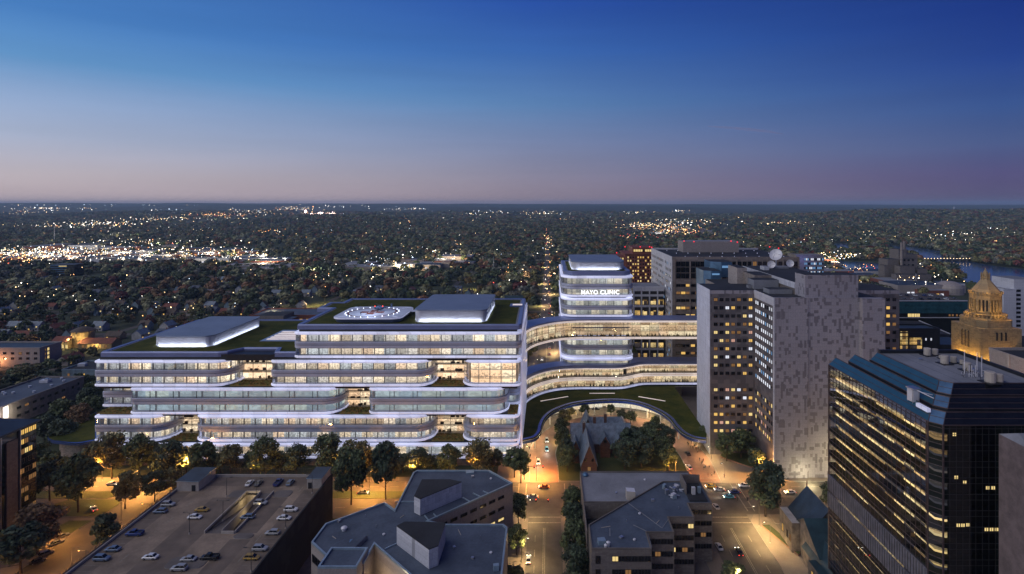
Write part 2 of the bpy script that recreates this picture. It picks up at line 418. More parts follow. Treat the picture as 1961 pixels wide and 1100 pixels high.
for k_, c_ in {'paint_white': (0.72, 0.72, 0.72), 'paint_silver': (0.35, 0.36, 0.38), 'paint_grey': (0.12, 0.125, 0.135), 'paint_black': (0.015, 0.015, 0.018), 'paint_blue': (0.03, 0.055, 0.20),
               'paint_steel': (0.14, 0.19, 0.28), 'paint_gold': (0.38, 0.24, 0.05), 'paint_orange': (0.55, 0.16, 0.03), 'paint_yellow': (0.7, 0.42, 0.03), 'paint_cyan': (0.12, 0.42, 0.55)}.items():
    pm(k_, c_, 0.28, 0.25, var=0.03)
pm('car_glass', (0.012, 0.014, 0.018), 0.08)
em('headlight_glow', (1.0, 0.95, 0.82), 14, False); em('tail_glow', (1.0, 0.05, 0.03), 5, False); pm('lens_off', (0.35, 0.35, 0.36), 0.2); pm('tail_off', (0.2, 0.01, 0.01), 0.3)
pm('lamp_metal', (0.10, 0.095, 0.09), 0.5, 0.5)
pm('skin', (0.45, 0.28, 0.2), 0.6); pm('hair_dark', (0.03, 0.02, 0.015), 0.7)
for k_, c_ in {'cloth_dark': (0.03, 0.03, 0.035), 'cloth_blue': (0.06, 0.09, 0.16), 'cloth_red': (0.25, 0.04, 0.03), 'cloth_white': (0.5, 0.48, 0.45), 'cloth_brown': (0.14, 0.09, 0.06)}.items(): pm(k_, c_, 0.85)
em('sodium', (1.0, 0.55, 0.16), 14, False); em('lamp_white', (1.0, 0.9, 0.72), 10, False); em('beacon_red', (1.0, 0.03, 0.05), 2, False)
em('sign_white', (0.95, 0.97, 1.0), 2.2, False); em('signal_red', (1.0, 0.06, 0.03), 8, False)
em('pad_light', (0.8, 0.85, 1.0), 5, False)
led('led_band', (0.64, 0.68, 1.0), 0.5)
led('led_soft', (0.60, 0.64, 1.0), 0.26)
led('led_warm', (1.0, 0.80, 0.66), 0.5)
glass('glazing', mirror=0.07)
glass('glazing_frost', (0.75, 0.82, 0.85), 0.08, 0.3, 0.35, (0.32, 0.38, 0.42))
glass('glazing_dark', (0.55, 0.52, 0.5), 0.18, 0.02)
glass('glazing_front', (0.4, 0.38, 0.36), 0.03, 0.03)  # front copy of the dark glass, its dimmer sky reflection set in the material
pm('glass_black', (0.010, 0.011, 0.014), 0.06); pm('glass_teal', (0.05, 0.20, 0.25), 0.15, 0.5, var=.2, scale=.3)
pm('glass_blue', (0.11, 0.22, 0.36), 0.4, 0.6, var=.15, scale=.3)
room('ward_rooms', [(0.90, 0.72, 0.50), (0.66, 0.60, 0.52), (0.88, 0.64, 0.43), (0.50, 0.52, 0.52), (0.98, 0.80, 0.56), (0.78, 0.64, 0.48), (0.36, 0.36, 0.36)], 5.4, 6.46, 1.9, 0.42, 0.5, 0.9)
room('ward_rooms_cool', [(0.34, 0.42, 0.47), (0.42, 0.49, 0.50), (0.38, 0.44, 0.47), (0.5, 0.55, 0.5)], 11.2, 6.46, 2.1, 0.6, 0.3, 0.35)
room('lobby_warm', [(1.0, 0.72, 0.45), (1.0, 0.78, 0.52), (0.9, 0.58, 0.34)], 7.0, 4.2, 2.0, 0.75, 0.55, 0.7, True)
room('link_warm', [(1.0, 0.74, 0.42), (0.95, 0.66, 0.40), (1.0, 0.80, 0.50), (0.75, 0.50, 0.28)], 6.0, 3.8, 1.3, 0.6, 0.55, 0.8, True)
room('tower_rooms', [(0.66, 0.62, 0.5), (0.5, 0.5, 0.45), (0.75, 0.66, 0.5), (0.42, 0.44, 0.42)], 5.0, 5.0, 1.45, 0.45, 0.4, 0.6)
room('canopy_lobby', [(1.0, 0.86, 0.62), (1.0, 0.9, 0.7), (0.95, 0.78, 0.52)], 7.0, 7.0, 1.35, 0.85, 0.3, 0.8, True)
room('office_lit', [(1.0, 0.76, 0.32), (1.0, 0.82, 0.42), (0.75, 0.50, 0.2), (0.05, 0.045, 0.045), (0.03, 0.03, 0.04), (0.95, 0.72, 0.34), (0.3, 0.2, 0.09)], 4.2, 3.9, 3.6, 0.35, 0.6, 1.2)
room('bay_lit', [(1.0, 0.66, 0.22), (0.9, 0.55, 0.18), (1.0, 0.74, 0.32), (0.3, 0.18, 0.07), (0.05, 0.04, 0.04)], 2.4, 3.9, 1.0, 0.4, 0.6, 1.2)
em('win_amber', (1.0, 0.60, 0.16), 0.85, False); em('win_yellow', (1.0, 0.74, 0.30), 0.9, False); em('win_dim', (0.75, 0.38, 0.14), 0.3, False)
em('win_white', (0.85, 0.88, 1.0), 0.95, False); em('win_pink', (1.0, 0.55, 0.42), 0.6, False); em('win_blue', (0.25, 0.5, 0.9), 0.55, False)
pm('win_black', (0.012, 0.012, 0.016), 0.1)
for k_, c_, s_ in (('town_white', (1.0, 0.92, 0.78), 9), ('town_warm', (1.0, 0.68, 0.32), 8), ('town_orange', (1.0, 0.40, 0.12), 7), ('town_cool', (0.7, 0.85, 1.0), 7), ('town_red', (1.0, 0.1, 0.08), 5)): em(k_, c_, s_, False)
m_, t_, o_ = nt('water')
b_ = nd(t_, 'ShaderNodeBsdfPrincipled', {'Base Color': (0.02, 0.06, 0.15, 1), 'Roughness': 0.15})
n_ = nd(t_, 'ShaderNodeTexNoise', {'Vector': nd(t_, 'ShaderNodeTexCoord').outputs['Object'], 'Scale': 0.08, 'Detail': 4.0}).outputs[0]
t_.links.new(nd(t_, 'ShaderNodeBump', {'Strength': 0.15, 'Distance': 1.0, 'Height': n_}).outputs[0], b_.inputs['Normal'])
t_.links.new(b_.outputs[0], o_.inputs[0])
# ------------------------------------------------------------------ the land
def sst(a, b, x):
    t = np.clip((x - a) / (b - a), 0, 1); return t * t * (3 - 2 * t)
def terr(x, y):
    x = np.asarray(x, float); y = np.asarray(y, float)
    u = x / np.maximum(y, 1)
    far = sst(3200, 15000, y)
    z = far * (124 - 34 * u)
    A = 20 * sst(2300, 4500, y) * (1 - 0.35 * sst(9000, 15000, y))
    z = z + A * (np.sin(x / 610 + y / 900) * .45 + np.sin(x / 1130 - y / 1400 + 1.3) * .5 + np.sin(x / 290 + 2 + y / 2100) * .22)
    z = z + 62 * np.exp(-((y - 4700) / 900) ** 2) * sst(0.30, 0.62, u)
    z = z + 42 * np.exp(-((y - 3700) / 700) ** 2) * np.exp(-((u + 0.36) / 0.13) ** 2)
    z = z + 30 * np.exp(-((y - 5600) / 900) ** 2) * np.exp(-((u + 0.72) / 0.16) ** 2)
    z = z - 4.5 * np.clip(A / 20, 0, 1)
    return np.where(y < 2300, 0, np.maximum(z, 0))
def land():
    ys = list(np.linspace(-60, 2300, 14)) + list(np.geomspace(2400, 26000, 120)); us = np.linspace(-1.6, 1.5, 240)
    V = []; Fc = []
    for y in ys:
        xs = us * (y + 400)
        zs = terr(xs, np.full_like(xs, y))
        V += [(a, y, b) for a, b in zip(xs, zs)]
    n = len(us)
    for j in range(len(ys) - 1):
        for i in range(n - 1): Fc.append((j * n + i, j * n + i + 1, (j + 1) * n + i + 1, (j + 1) * n + i))
    me = bpy.data.meshes.new('ground'); me.from_pydata(V, [], Fc)
    me.materials.append(MAT['ground_grass']); me.materials.append(MAT['far_land'])
    me.polygons.foreach_set('material_index', [1 if f[0] >= n * 12 else 0 for f in Fc])
    me.polygons.foreach_set('use_smooth', [True] * len(Fc)); me.update()
    o = bpy.data.objects.new('ground', me); COL.objects.link(o); o['kind'] = 'structure'
land()
HY = np.geomspace(2200, 25000, 420)
def hit(px, py):
    """where the ray through a photo pixel meets the land"""
    if py > CY + 58:
        return at(px, py) + (0.0,)
    xs = (px - CX) * HY / F; zs = terr(xs, HY); k = np.argmax(H - (py - CY) * HY / F <= zs)
    if k == 0: return None
    return (float(xs[k]), float(HY[k]), float(zs[k]))

def sheet(name, P, z, m):
    b = MB(); b.mat(m)
    A = sum(P[i][0] * P[(i + 1) % len(P)][1] - P[(i + 1) % len(P)][0] * P[i][1] for i in range(len(P)))
    if A < 0: P = P[::-1]
    b.face([(x, y, z) for x, y in P]); return struct(name, b)
def ribbon(b, P, w, z, m, d=0):
    b.mat(m); L = offs(P, d + w / 2); Rr = offs(P, d - w / 2)
    for i in range(len(P) - 1):
        b.face([(*Rr[i], z), (*Rr[i + 1], z), (*L[i + 1], z), (*L[i], z)])

sheet('city_ground', [(-420, 120), (330, 120), (430, 480), (430, 620), (60, 620), (-16, 480), (-14, 262), (-420, 262)], 0.02, 'concrete_dark')
# the wide street in front of the hospital, two carriageways and a grass median
FS = MB()
FS.mat('asphalt'); 
for (x0, x1, y0, y1) in ((-460, -8, 228, 257.5), (-8, 420, 231, 257.5)):
    FS.face([(x0, y0, .06), (x1, y0, .06), (x1, y1, .06), (x0, y1, .06)])
struct('road_front', FS)
sheet('grass_verge', [(-150, 205), (-20, 218), (-20, 227.6), (-158, 227.6), (-158, 160), (-150, 160)], 0.12, 'lawn')
b = MB()
for x0, x1 in ((-460, -190), (-156, -24)):
    b.prism([(x0, 243), (x1, 243), (x1 + 2, 244.5), (x1 + 2, 247.5), (x1, 249), (x0, 249)], 0.06, 0.2, 'kerb_stone', 'lawn')
struct('road_median', b)
b = MB()
b.prism([(-196, 229), (-184, 229), (-181.5, 232), (-181.5, 239), (-184, 242), (-205, 242), (-212, 236)], 0.06, 0.2, 'kerb_stone', 'lawn')
b.prism([(-193, 219), (-184, 217), (-183, 226), (-192, 226)], 0.06, 0.2, 'kerb_stone', 'lawn')
struct('road_island', b)
# north-south streets
RD = MB(); RD.mat('asphalt')
for x0, x1, y0, y1 in ((-8, 5, 90, 230.8), (62, 81, 90, 230.8), (-183, -160, 120, 227.8)):
    RD.face([(x0, y0, .06), (x1, y0, .06), (x1, y1, .06), (x0, y1, .06)])
struct('road_cross_streets', RD)
AV = MB(); AV.mat('asphalt')
AV.face([(-9, 362, .06), (5, 362, .06), (1, 2250, .06), (-7, 2250, .06)])
for y in (430, 545, 660, 790, 930, 1100, 1300):
    AV.face([(-560 - y * .2, y, .055), (120, y, .055), (120, y + 9, .055), (-560 - y * .2, y + 9, .055)])
for x in (-150, -290, -430, -570):
    AV.face([(x, 405, .05), (x + 8, 405, .05), (x + 8, 1300, .05), (x, 1300, .05)])
struct('road_avenue', AV)
# loop drive (brick) with its kerb, plaza paving around it
LOOP = smooth_line([(-2, 257), (-2.2, 272), (-3.0, 288), (0, 303), (8, 318), (22, 329), (38, 333), (53, 328), (64, 316), (70, 300), (73, 285), (73, 270), (72, 257)], 8)
b = MB(); ribbon(b, LOOP, 13, 0.10, 'brick_paving'); struct('road_loop_drive', b)
b = MB(); ribbon(b, LOOP, 12.5, 0.22, 'pavement_stone', d=12.9)
b.mat('pavement_stone'); b.face([(80, 257.6, .215), (112, 257.6, .215), (112, 285, .215), (79.5, 285, .215)])
b.face([(-24, 257.6, .215), (-9, 257.6, .215), (-9.5, 300, .215), (-14, 330, .215), (-24, 330, .215)])
struct('plaza_pavement', b)
b = MB()
L1 = offs(LOOP, 6.6); L2 = offs(LOOP, 6.9)
for i in range(len(L1) - 1): b.prism([L1[i], L1[i + 1], L2[i + 1], L2[i]], 0.1, 0.26, 'kerb_stone')
L1 = offs(LOOP, -6.6); L2 = offs(LOOP, -6.9)
for i in range(len(L1) - 1): b.prism([L1[i], L1[i + 1], L2[i + 1], L2[i]], 0.1, 0.26, 'kerb_stone')
struct('kerb_loop_drive', b)
gi = offs(LOOP, -7)
sheet('island_lawn', [p for p in gi if p[1] > 258.5] + [(64, 258.5), (6, 258.5)], 0.2, 'lawn')
# pavements beside the streets
b = MB()
for P in ([(-13.5, 90), (-8.2, 90), (-8.2, 226), (-11, 230.5), (-13.5, 230.5)], [(5.2, 90), (10, 90), (10, 230.5), (7, 230.5), (5.2, 227)],
          [(56, 90), (61.8, 90), (61.8, 227), (60, 230.5), (56, 230.5)], [(81.2, 90), (90, 90), (90, 230.5), (84, 230.5), (81.2, 226)],
          [(-200, 257.7), (-24, 257.7), (-24, 262), (-200, 262)], [(84, 257.7), (300, 257.7), (300, 262.0), (84, 262.0)],
          [(10.2, 224), (55.8, 224), (55.8, 230.6), (10.2, 230.6)], [(-190, 120), (-183.2, 120), (-183.2, 214), (-190, 214)], [(-159.8, 120), (-156, 120), (-156, 227), (-159.8, 227)],
          [(90.2, 224), (300, 224), (300, 230.6), (90.2, 230.6)]):
    b.prism(P, 0.02, 0.2, 'kerb_stone', 'pavement_stone')
struct('pavement', b)
# painted markings
b = MB(); b.mat('road_paint')
def dash(x0, y0, x1, y1, w, z=0.066):
    dx, dy = x1 - x0, y1 - y0; L = math.hypot(dx, dy); nx, ny = -dy / L * w / 2, dx / L * w / 2
    b.face([(x0 - nx, y0 - ny, z), (x1 - nx, y1 - ny, z), (x1 + nx, y1 + ny, z), (x0 + nx, y0 + ny, z)])
for x in range(-440, 400, 9):
    if -12 < x < 8 or 58 < x < 82 or -184 < x < -150: continue
    dash(x, 253.3, x + 4, 253.3, .22)
    dash(x, 235.8, x + 4, 235.8, .22)
dash(12, 244.3, 56, 244.3, .3); dash(12, 245.1, 56, 245.1, .3); dash(86, 244.3, 380, 244.3, .3); dash(86, 245.1, 380, 245.1, .3)
for x in (-1.9, -1.3, 71.2, 71.8): dash(x, 92, x, 221, .25)
for x in (-5.0, 66.4, 76.5): 
    for y in range(95, 220, 9): dash(x, y, x, y + 4, .2)
for y in (228.6, 224.6): dash(-8, y, 5, y, .5); dash(62, y, 81, y, .5)
for y in (259.5, 263): dash(65, y - 2, 80, y - 2, .4, .106)
dash(-1.5, 366, -1.5, 2200, .3)
for x in (-9.8, -13.2): dash(x, 233, x, 256, .45)
for x in (7.3, 10.6): dash(x, 233, x, 256, .45)
for x in (58.4, 61.2, 82.5, 85.3): dash(x, 233, x, 256, .45)
for k in range(7): dash(-182, 150 + k * 3, -178, 150 + k * 3, .15)
struct('road_markings', b)
# river and lake
RIV = [(1700, 470), (1752, 474), (1800, 482), (1812, 498), (1850, 500), (1905, 510), (1990, 520), (2100, 532), (2100, 600), (1990, 588), (1915, 575), (1872, 557), (1850, 540), (1832, 522), (1800, 509), (1765, 503), (1755, 492), (1700, 484)]
sheet('river', pts(RIV), 0.25, 'water')
LAKE = [(1604, 500), (1660, 503), (1702, 508), (1700, 526), (1640, 521), (1600, 517)]
sheet('lake', pts(LAKE), 0.25, 'water')
sheet('water_inlet', pts([(1590, 468), (1612, 466), (1632, 470), (1625, 480), (1600, 482)]), 0.25, 'water')
sheet('riverside_lawn', pts([(1715, 560), (1800, 566), (1850, 578), (1850, 586), (1790, 578), (1715, 570)]), 0.2, 'lawn')
sheet('park_lawn', pts([(575, 594), (600, 577), (668, 577), (655, 592)]), 0.2, 'lawn')
sheet('sports_lawn', pts([(868, 560), (876, 550), (938, 550), (936, 560)]), 0.2, 'lawn')
sheet('meadow', pts([(112, 532), (150, 527), (212, 527), (204, 540), (120, 545)]), 0.2, 'lawn')
sheet('hillside_meadow', pts([(165, 472), (225, 466), (235, 474), (170, 478)]), 0.2, 'lawn')
# ------------------------------------------------------------------ hospital
YF = 272.0; K = YF / F
def hx(px): return (px - CX) * K
def foot(x0, x1, yf, yb, rl, rr, d=0.0):
    """footprint, open at the back: back-left, front-left arc, front-right arc, back-right; grown by d"""
    x0 -= d; x1 += d; yf -= d
    rl = max(rl + d, .05); rr = max(rr + d, .05)
    P = [(x0, yb)] + arc(x0 + rl, yf + rl, rl, 180, 270, 8) + arc(x1 - rr, yf + rr, rr, 270, 360, 8) + [(x1, yb)]
    return P
hosp = thing('hospital_building', 'long stepped white hospital with glowing bands, green roofs and a helipad', 'hospital', (-116, YF, 0))
def mullions(P, z0, z1, step, m, w=0.14, rails=()):
    b = MB(); b.mat(m)
    for x, y, a in resample(P, step): b.obox((x, y, z0), (w, w * 1.6, z1 - z0), a)
    for z in list(rails) + [z0 + .04]:
        Q = P
        for i in range(len(Q) - 1):
            (x0, y0), (x1, y1) = Q[i], Q[i + 1]
            L = math.hypot(x1 - x0, y1 - y0)
            if L < .01: continue
            b.obox(((x0 + x1) / 2, (y0 + y1) / 2, z), (L + .02, .16, .14), math.atan2(y1 - y0, x1 - x0))
    return b
def ringband(P0, P1, P2, z0, z1, m):
    """softly rounded band: three offsets of one footprint"""
    b = MB(); h = z1 - z0
    b.prism(P1, z0, z0 + h * .28, m, P1=P2); b.prism(P2, z0 + h * .28, z0 + h * .72, m); b.prism(P2, z0 + h * .72, z1, m, P1=P1)
    return b
def wing(parent, fp, z0, floors=2, kind='ward', fh=3.45, band=1.2, spd=3.15, glassmat='glazing', roommat='ward_rooms', step=2.7, bandmat='led_band', mull='mullion_pale', full=False, deep=2.3, topband=None):
    """one floating glass volume: lit bands at foot and head, glazed floors, a folded spandrel between"""
    tb = band if topband is None else topband
    z = z0 + band
    core = MB()
    levels = []
    if full: levels = [(z, z + floors * fh + (floors - 1) * spd)]
    else:
        for k in range(floors): levels.append((z, z + fh)); z += fh + (spd if k < floors - 1 else 0)
    zt = levels[-1][1] + tb
    core.mat('slab_white')
    for (a, b_) in levels: core.prism(fp(-deep), a - .05, b_ + .05, roommat, 'slab_white')
    for k in range(len(levels) - 1): core.prism(fp(-.5), levels[k][1] + .02, levels[k + 1][0] - .02, 'slab_white')
    core.prism(fp(-.5), z0 + .05, levels[0][0], 'slab_white'); core.prism(fp(-.5), levels[-1][1], zt - .05, 'slab_white')
    P = fp(0)
    core.mat('slab_white')
    for (a, b_) in levels:                             # room partitions between glass and core
        for x, y, t in resample(fp(-1), 5.4 if kind == 'ward' else 11.2):
            core.obox((x - math.sin(t) * deep * .5, y + math.cos(t) * deep * .5, a), (.22, deep * .8, b_ - a), t)
    vol = core.build('glass_wing', parent)
    ringband(None, fp(.15), fp(.55), z0, z0 + band, bandmat).build('light_band', vol)
    ringband(None, fp(.15), fp(.55), zt - tb, zt, bandmat).build('light_band', vol)
    for (a, b_) in levels:
        g = MB(); g.wall(P, a, b_, glassmat); g.build('glazing', vol)
        rails = [a + (b_ - a) * q for q in (.36, .68)] if full else []
        mullions(fp(.06), a, b_, step if kind == 'ward' and not full else (5.5 if full else 11.2), mull if kind != 'cool' else 'mullion_dark', .09 if kind == 'ward' else .18, rails).build('mullion', vol)
    for k in range(len(levels) - 1):
        a, b_ = levels[k][1], levels[k + 1][0]; h = b_ - a
        s = MB()
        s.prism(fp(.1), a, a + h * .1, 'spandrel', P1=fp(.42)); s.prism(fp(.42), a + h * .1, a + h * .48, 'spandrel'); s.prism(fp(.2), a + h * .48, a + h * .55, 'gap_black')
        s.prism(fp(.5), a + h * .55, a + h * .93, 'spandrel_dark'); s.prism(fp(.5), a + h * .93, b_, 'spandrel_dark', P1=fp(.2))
        s.build('spandrel', vol)
    return zt
def fpf(x0, x1, yb=347, rl=8, rr=8, yf=YF): return lambda d=0.0: foot(x0, x1, yf, yb - abs(min(d, 0)) * 0, rl, rr, d)
def atrium(parent, x0, x1, z0, z1, yf, cols):
    c = MB()
    c.box(x0, x1, yf + 3, yf + 6.4, z0, z1, 'lobby_warm')
    for k in range(1, 3): c.box(x0, x1, yf + 1.6, yf + 2.99, z0 + (z1 - z0) * k / 3 - .2, z0 + (z1 - z0) * k / 3, 'slab_white')
    c.box(x0, x1, yf + .1, yf + 6, z0 - .3, z0, 'slab_white'); c.box(x0, x1, yf + .1, yf + 6, z1, z1 + .3, 'gap_black')
    random.seed(int(x0 * 7))
    for k in range(3):
        zz = z0 + (z1 - z0) * k / 3
        for q in range(4):
            x = random.uniform(x0 + 1, x1 - 1); c.obox((x, yf + random.uniform(1.6, 2.6), zz), (random.uniform(.6, 2.2), .8, random.uniform(.6, 1.5)), 0, 'cloth_brown')
    a = c.build('atrium', parent)
    g = MB(); g.wall([(x0, yf), (x1, yf)], z0, z1, 'glazing'); g.build('glazing', a)
    b = MB(); b.mat('mullion_dark')
    for k in range(cols + 1): b.box(x0 + (x1 - x0) * k / cols - .1, x0 + (x1 - x0) * k / cols + .1, yf - .12, yf + .1, z0, z1)
    for q in (1 / 3, 2 / 3): b.box(x0, x1, yf - .14, yf + .08, z0 + (z1 - z0) * q - .14, z0 + (z1 - z0) * q + .14)
    b.build('mullion', a)
def bushes(name, x0, x1, y0, y1, z, parent, seed, n=260, s=.9):
    rs = np.random.RandomState(seed); b = MB(); b.mat('terrace_plants')
    b.box(x0, x1, y0, y1, z - .35, z)
    for _ in range(n):
        x, y = rs.uniform(x0 + .3, x1 - .3), rs.uniform(y0 + .3, y1); h = rs.uniform(.1, s * .7); a = rs.uniform(0, 6.3); w = rs.uniform(.2, .6)
        b.face([(x - w * math.cos(a), y - w * math.sin(a), z), (x + w * math.cos(a), y + w * math.sin(a), z), (x + w * math.cos(a + .6), y + .2, z + h), (x - w, y - .2, z + h * .8)])
    return b.build(name, parent)
Z1, Z2, Z3, Z4, Z5 = 4.3, 12.4, 25.6, 39.0, 52.7          # feet of the five tiers
ZG = .62
# dark recesses between tiers, and the core that the volumes hang on
cb = MB()
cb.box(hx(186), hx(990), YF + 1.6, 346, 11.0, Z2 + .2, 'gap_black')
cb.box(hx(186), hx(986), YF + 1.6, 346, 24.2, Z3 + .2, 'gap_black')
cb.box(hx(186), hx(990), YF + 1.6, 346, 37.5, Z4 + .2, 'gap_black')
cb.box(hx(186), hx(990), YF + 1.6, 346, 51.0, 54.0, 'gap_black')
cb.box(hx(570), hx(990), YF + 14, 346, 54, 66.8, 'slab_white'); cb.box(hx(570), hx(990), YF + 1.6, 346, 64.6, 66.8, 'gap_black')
cb.box(hx(186), hx(992), YF + 16, 346, 4, 53, 'slab_white')
cb.box(hx(184), hx(988), YF + 2, 346, 0, 4.3, 'tan_stone')
cb.build('core_wall', hosp)
# tier 1: a single glazed floor and the stone plinth
wing(hosp, fpf(hx(181), hx(992), 347, 1.5, 3), Z1, 1, fh=4.6, roommat='ward_rooms', bandmat='led_band')
# tier 2
for x0, x1, rl, rr in ((181, 320, 1.5, 9), (370, 828, 6, 9), (885, 993, 7, 3)): wing(hosp, fpf(hx(x0), hx(x1), 347, rl, rr), Z2, 2)
atrium(hosp, hx(319), hx(371), Z2 + .45, 23.8, YF + 9, 2); atrium(hosp, hx(827), hx(887), Z2 + .45, 23.8, YF + 9, 2)
bushes('terrace_garden', hx(318), hx(372), YF + .6, YF + 9, Z2 + .3, hosp, 1); bushes('terrace_garden', hx(826), hx(888), YF + .6, YF + 9, Z2 + .3, hosp, 2)
# tier 3 (frosted)
for x0, x1, rl, rr in ((247, 650, 3, 8), (706, 971, 3, 8)): wing(hosp, fpf(hx(x0), hx(x1), 347, rl, rr), Z3, 2, kind='cool', glassmat='glazing_frost', roommat='ward_rooms_cool')
wing(hosp, fpf(XP(196, 281), XP(262, 281), 347, 1.5, 1, 281), Z3 + .4, 2, fh=3.4, spd=3.0, bandmat='led_soft')
wing(hosp, fpf(XP(960, 284), XP(994, 284), 347, 1, 3, 284), Z3 + .4, 2, fh=3.4, spd=3.0, glassmat='glazing_frost', bandmat='led_soft')
atrium(hosp, hx(649), hx(707), Z3 + .45, 37.0, YF + 9, 2)
bushes('terrace_garden', hx(648), hx(708), YF + .6, YF + 9, Z3 + .3, hosp, 3)
bushes('terrace_garden', hx(183), hx(248), YF + .6, YF + 9.2, Z3 + .3, hosp, 4); bushes('terrace_garden', hx(972), hx(991), YF + .6, YF + 12, Z3 + .3, hosp, 5)
# tier 4
for x0, x1, rl, rr in ((181, 441, 1.5, 9), (517, 828, 3, 8)): wing(hosp, fpf(hx(x0), hx(x1), 347, rl, rr), Z4, 2)
wing(hosp, fpf(hx(885), hx(996), 347, 7, 3), Z4, 2, full=True, roommat='lobby_warm')
atrium(hosp, hx(440), hx(518), Z4 + .45, 51.8, YF + 9, 3); atrium(hosp, hx(827), hx(888), Z4 + .45, 51.0, YF + 9, 2)
bushes('terrace_garden', hx(438), hx(519), YF + .6, YF + 9, Z4 + .3, hosp, 6); bushes('terrace_garden', hx(826), hx(888), YF + .6, YF + 9, Z4 + .3, hosp, 7)
# tier 5: the tall right half
wing(hosp, fpf(hx(563), hx(997), 347, 2.5, 3), Z5, 2, step=2.7)
# the two roofs
def rim(P, z0, z1, w, m, name, parent):
    b = MB(); b.prism(P, z0, z1 - .25, m); o = b.build(name, parent)
    return o
def roof(parent, P, z, grass='roof_grass', drop=.55, w=2.2, h=2.4):
    """metal parapet ring round a planted deck"""
    b = MB(); n = len(P)
    cxm = sum(p[0] for p in P) / n; cym = sum(p[1] for p in P) / n
    Q = []
    for i in range(n):
        a = Vector(P[i - 1]); c = Vector(P[i]); d = Vector(P[(i + 1) % n])
        e1 = (c - a).normalized(); e2 = (d - c).normalized(); n1 = Vector((-e1.y, e1.x)); n2 = Vector((-e2.y, e2.x)); m_ = (n1 + n2)
        m_ = m_ / max(m_.dot(n1), .3); Q.append(tuple(c + m_ * w))
    b.mat('parapet_metal')
    for i in range(n):
        j = (i + 1) % n
        b.face([(*P[i], z - h), (*P[j], z - h), (*P[j], z - .5), (*P[i], z - .5)])
        M0 = [P[i][0] * .75 + Q[i][0] * .25, P[i][1] * .75 + Q[i][1] * .25]; M1 = [P[j][0] * .75 + Q[j][0] * .25, P[j][1] * .75 + Q[j][1] * .25]
        b.face([(*P[i], z - .5), (*P[j], z - .5), (*M1, z), (*M0, z)])
        b.face([(*M0, z), (*M1, z), (*Q[j], z - .2), (*Q[i], z - .2)])
        b.face([(*Q[i], z - .2), (*Q[j], z - .2), (*Q[j], z - drop - .6), (*Q[i], z - drop - .6)])
    o = b.build('parapet', parent)
    g = MB(); g.mat(grass); g.face([(*q, z - drop) for q in Q]); g.build('green_roof', parent)
    b = MB(); b.mat('roof_grey'); n = len(Q)
    for i in range(n):
        j = (i + 1) % n; a = Vector(Q[i]); c = Vector(Q[j]); e = c - a
        if e.length < 12: continue
        m_ = Vector((-e.y, e.x)).normalized() * .9; a2 = a + e.normalized() * 1.0; c2 = c - e.normalized() * 1.0
        b.face([(*a2, z - drop + .02), (*c2, z - drop + .02), (*(c2 + m_), z - drop + .02), (*(a2 + m_), z - drop + .02)])
    if b.v: b.build('gravel_strip', parent)
    return Q
LX0 = hx(185); RX = hx(994)
roof(hosp, [(LX0 + 1, YF + 1.2), (hx(415), YF + 1.2), (hx(430), YF + 2.5), (hx(438), YF + 6), (hx(448), YF + 9.2), (hx(512), YF + 9.2), (hx(520), YF + 3), (hx(524), YF + 1.2), (hx(572), YF + 1.2), (hx(572), YF + 8), (-118, YF + 8), (-118, 351), (LX0, 351), (LX0, YF + 3)], 55.3)
roof(hosp, [(hx(568), YF + .8), (RX, YF + .8), (RX + 1.2, YF + 3), (-14.0, 349), (-122.5, 349), (-122.5, 336), (-130, 336), (-130, 317), (hx(565), 317), (hx(565), YF + 3)], 68.7)
def penthouse(parent, x0, x1, y0, y1, z0, z1, r=4.5):
    def fp(d): 
        return arc(x0 + r, y0 + r, r + d, 180, 270, 7) + arc(x1 - r, y0 + r, r + d, 270, 360, 7) + arc(x1 - 2, y1 - 2, 2 + d, 0, 90, 4) + arc(x0 + 2, y1 - 2, 2 + d, 90, 180, 4)
    b = MB(); b.prism(fp(0), z0, z1 - .5, 'white_metal'); p = b.build('penthouse', parent)
    f = MB(); f.mat('white_metal')
    for k in range(9): f.prism(fp(.25), z0 + .8 + k * (z1 - z0 - 1.6) / 9, z0 + .95 + k * (z1 - z0 - 1.6) / 9)
    f.build('louvre', p)
    c = MB(); c.prism(fp(.5), z1 - .5, z1, 'roof_metal'); c.build('roof', p)
    l = MB(); l.prism(fp(2.2), z0 - .1, z0 + .12, 'led_soft'); l.build('light_strip', p)
    for (x, y) in [(x0 - 1.5, (y0 + y1) / 2), (x1 + 1.5, (y0 + y1) / 2)]: area_light('roof_wash', (x, y, z0 + .4), (1.2, y1 - y0 - 4), (0, R(-35 if x > x0 else 35), 0), (0.72, 0.8, 1.0), 1900, p)
    area_light('roof_wash', ((x0 + x1) / 2, y0 - 1.5, z0 + .4), (x1 - x0 - 4, 1.2), (R(35), 0, 0), (0.72, 0.8, 1.0), 2300, p)
def area_light(name, loc, size, rot, col, e, parent=None):
    """a fitting's light; thrown upwards unless turned over"""
    L = bpy.data.lights.new(name, 'AREA'); L.shape = 'RECTANGLE'; L.size, L.size_y = size; L.energy = e; L.color = col
    o = bpy.data.objects.new(name, L); COL.objects.link(o)
    o.location = loc; o.rotation_euler = (math.pi - rot[0] if rot[0] else math.pi, rot[1], 0)
    if parent:
        q = org(parent); o.parent = parent; o.location = (loc[0] - q[0], loc[1] - q[1], loc[2] - q[2])
    return o
penthouse(hosp, -200, -170.5, 285, 334, 54.6, 60.4)
penthouse(hosp, -66.6, -31, 281, 328, 68.0, 74.4, 3)
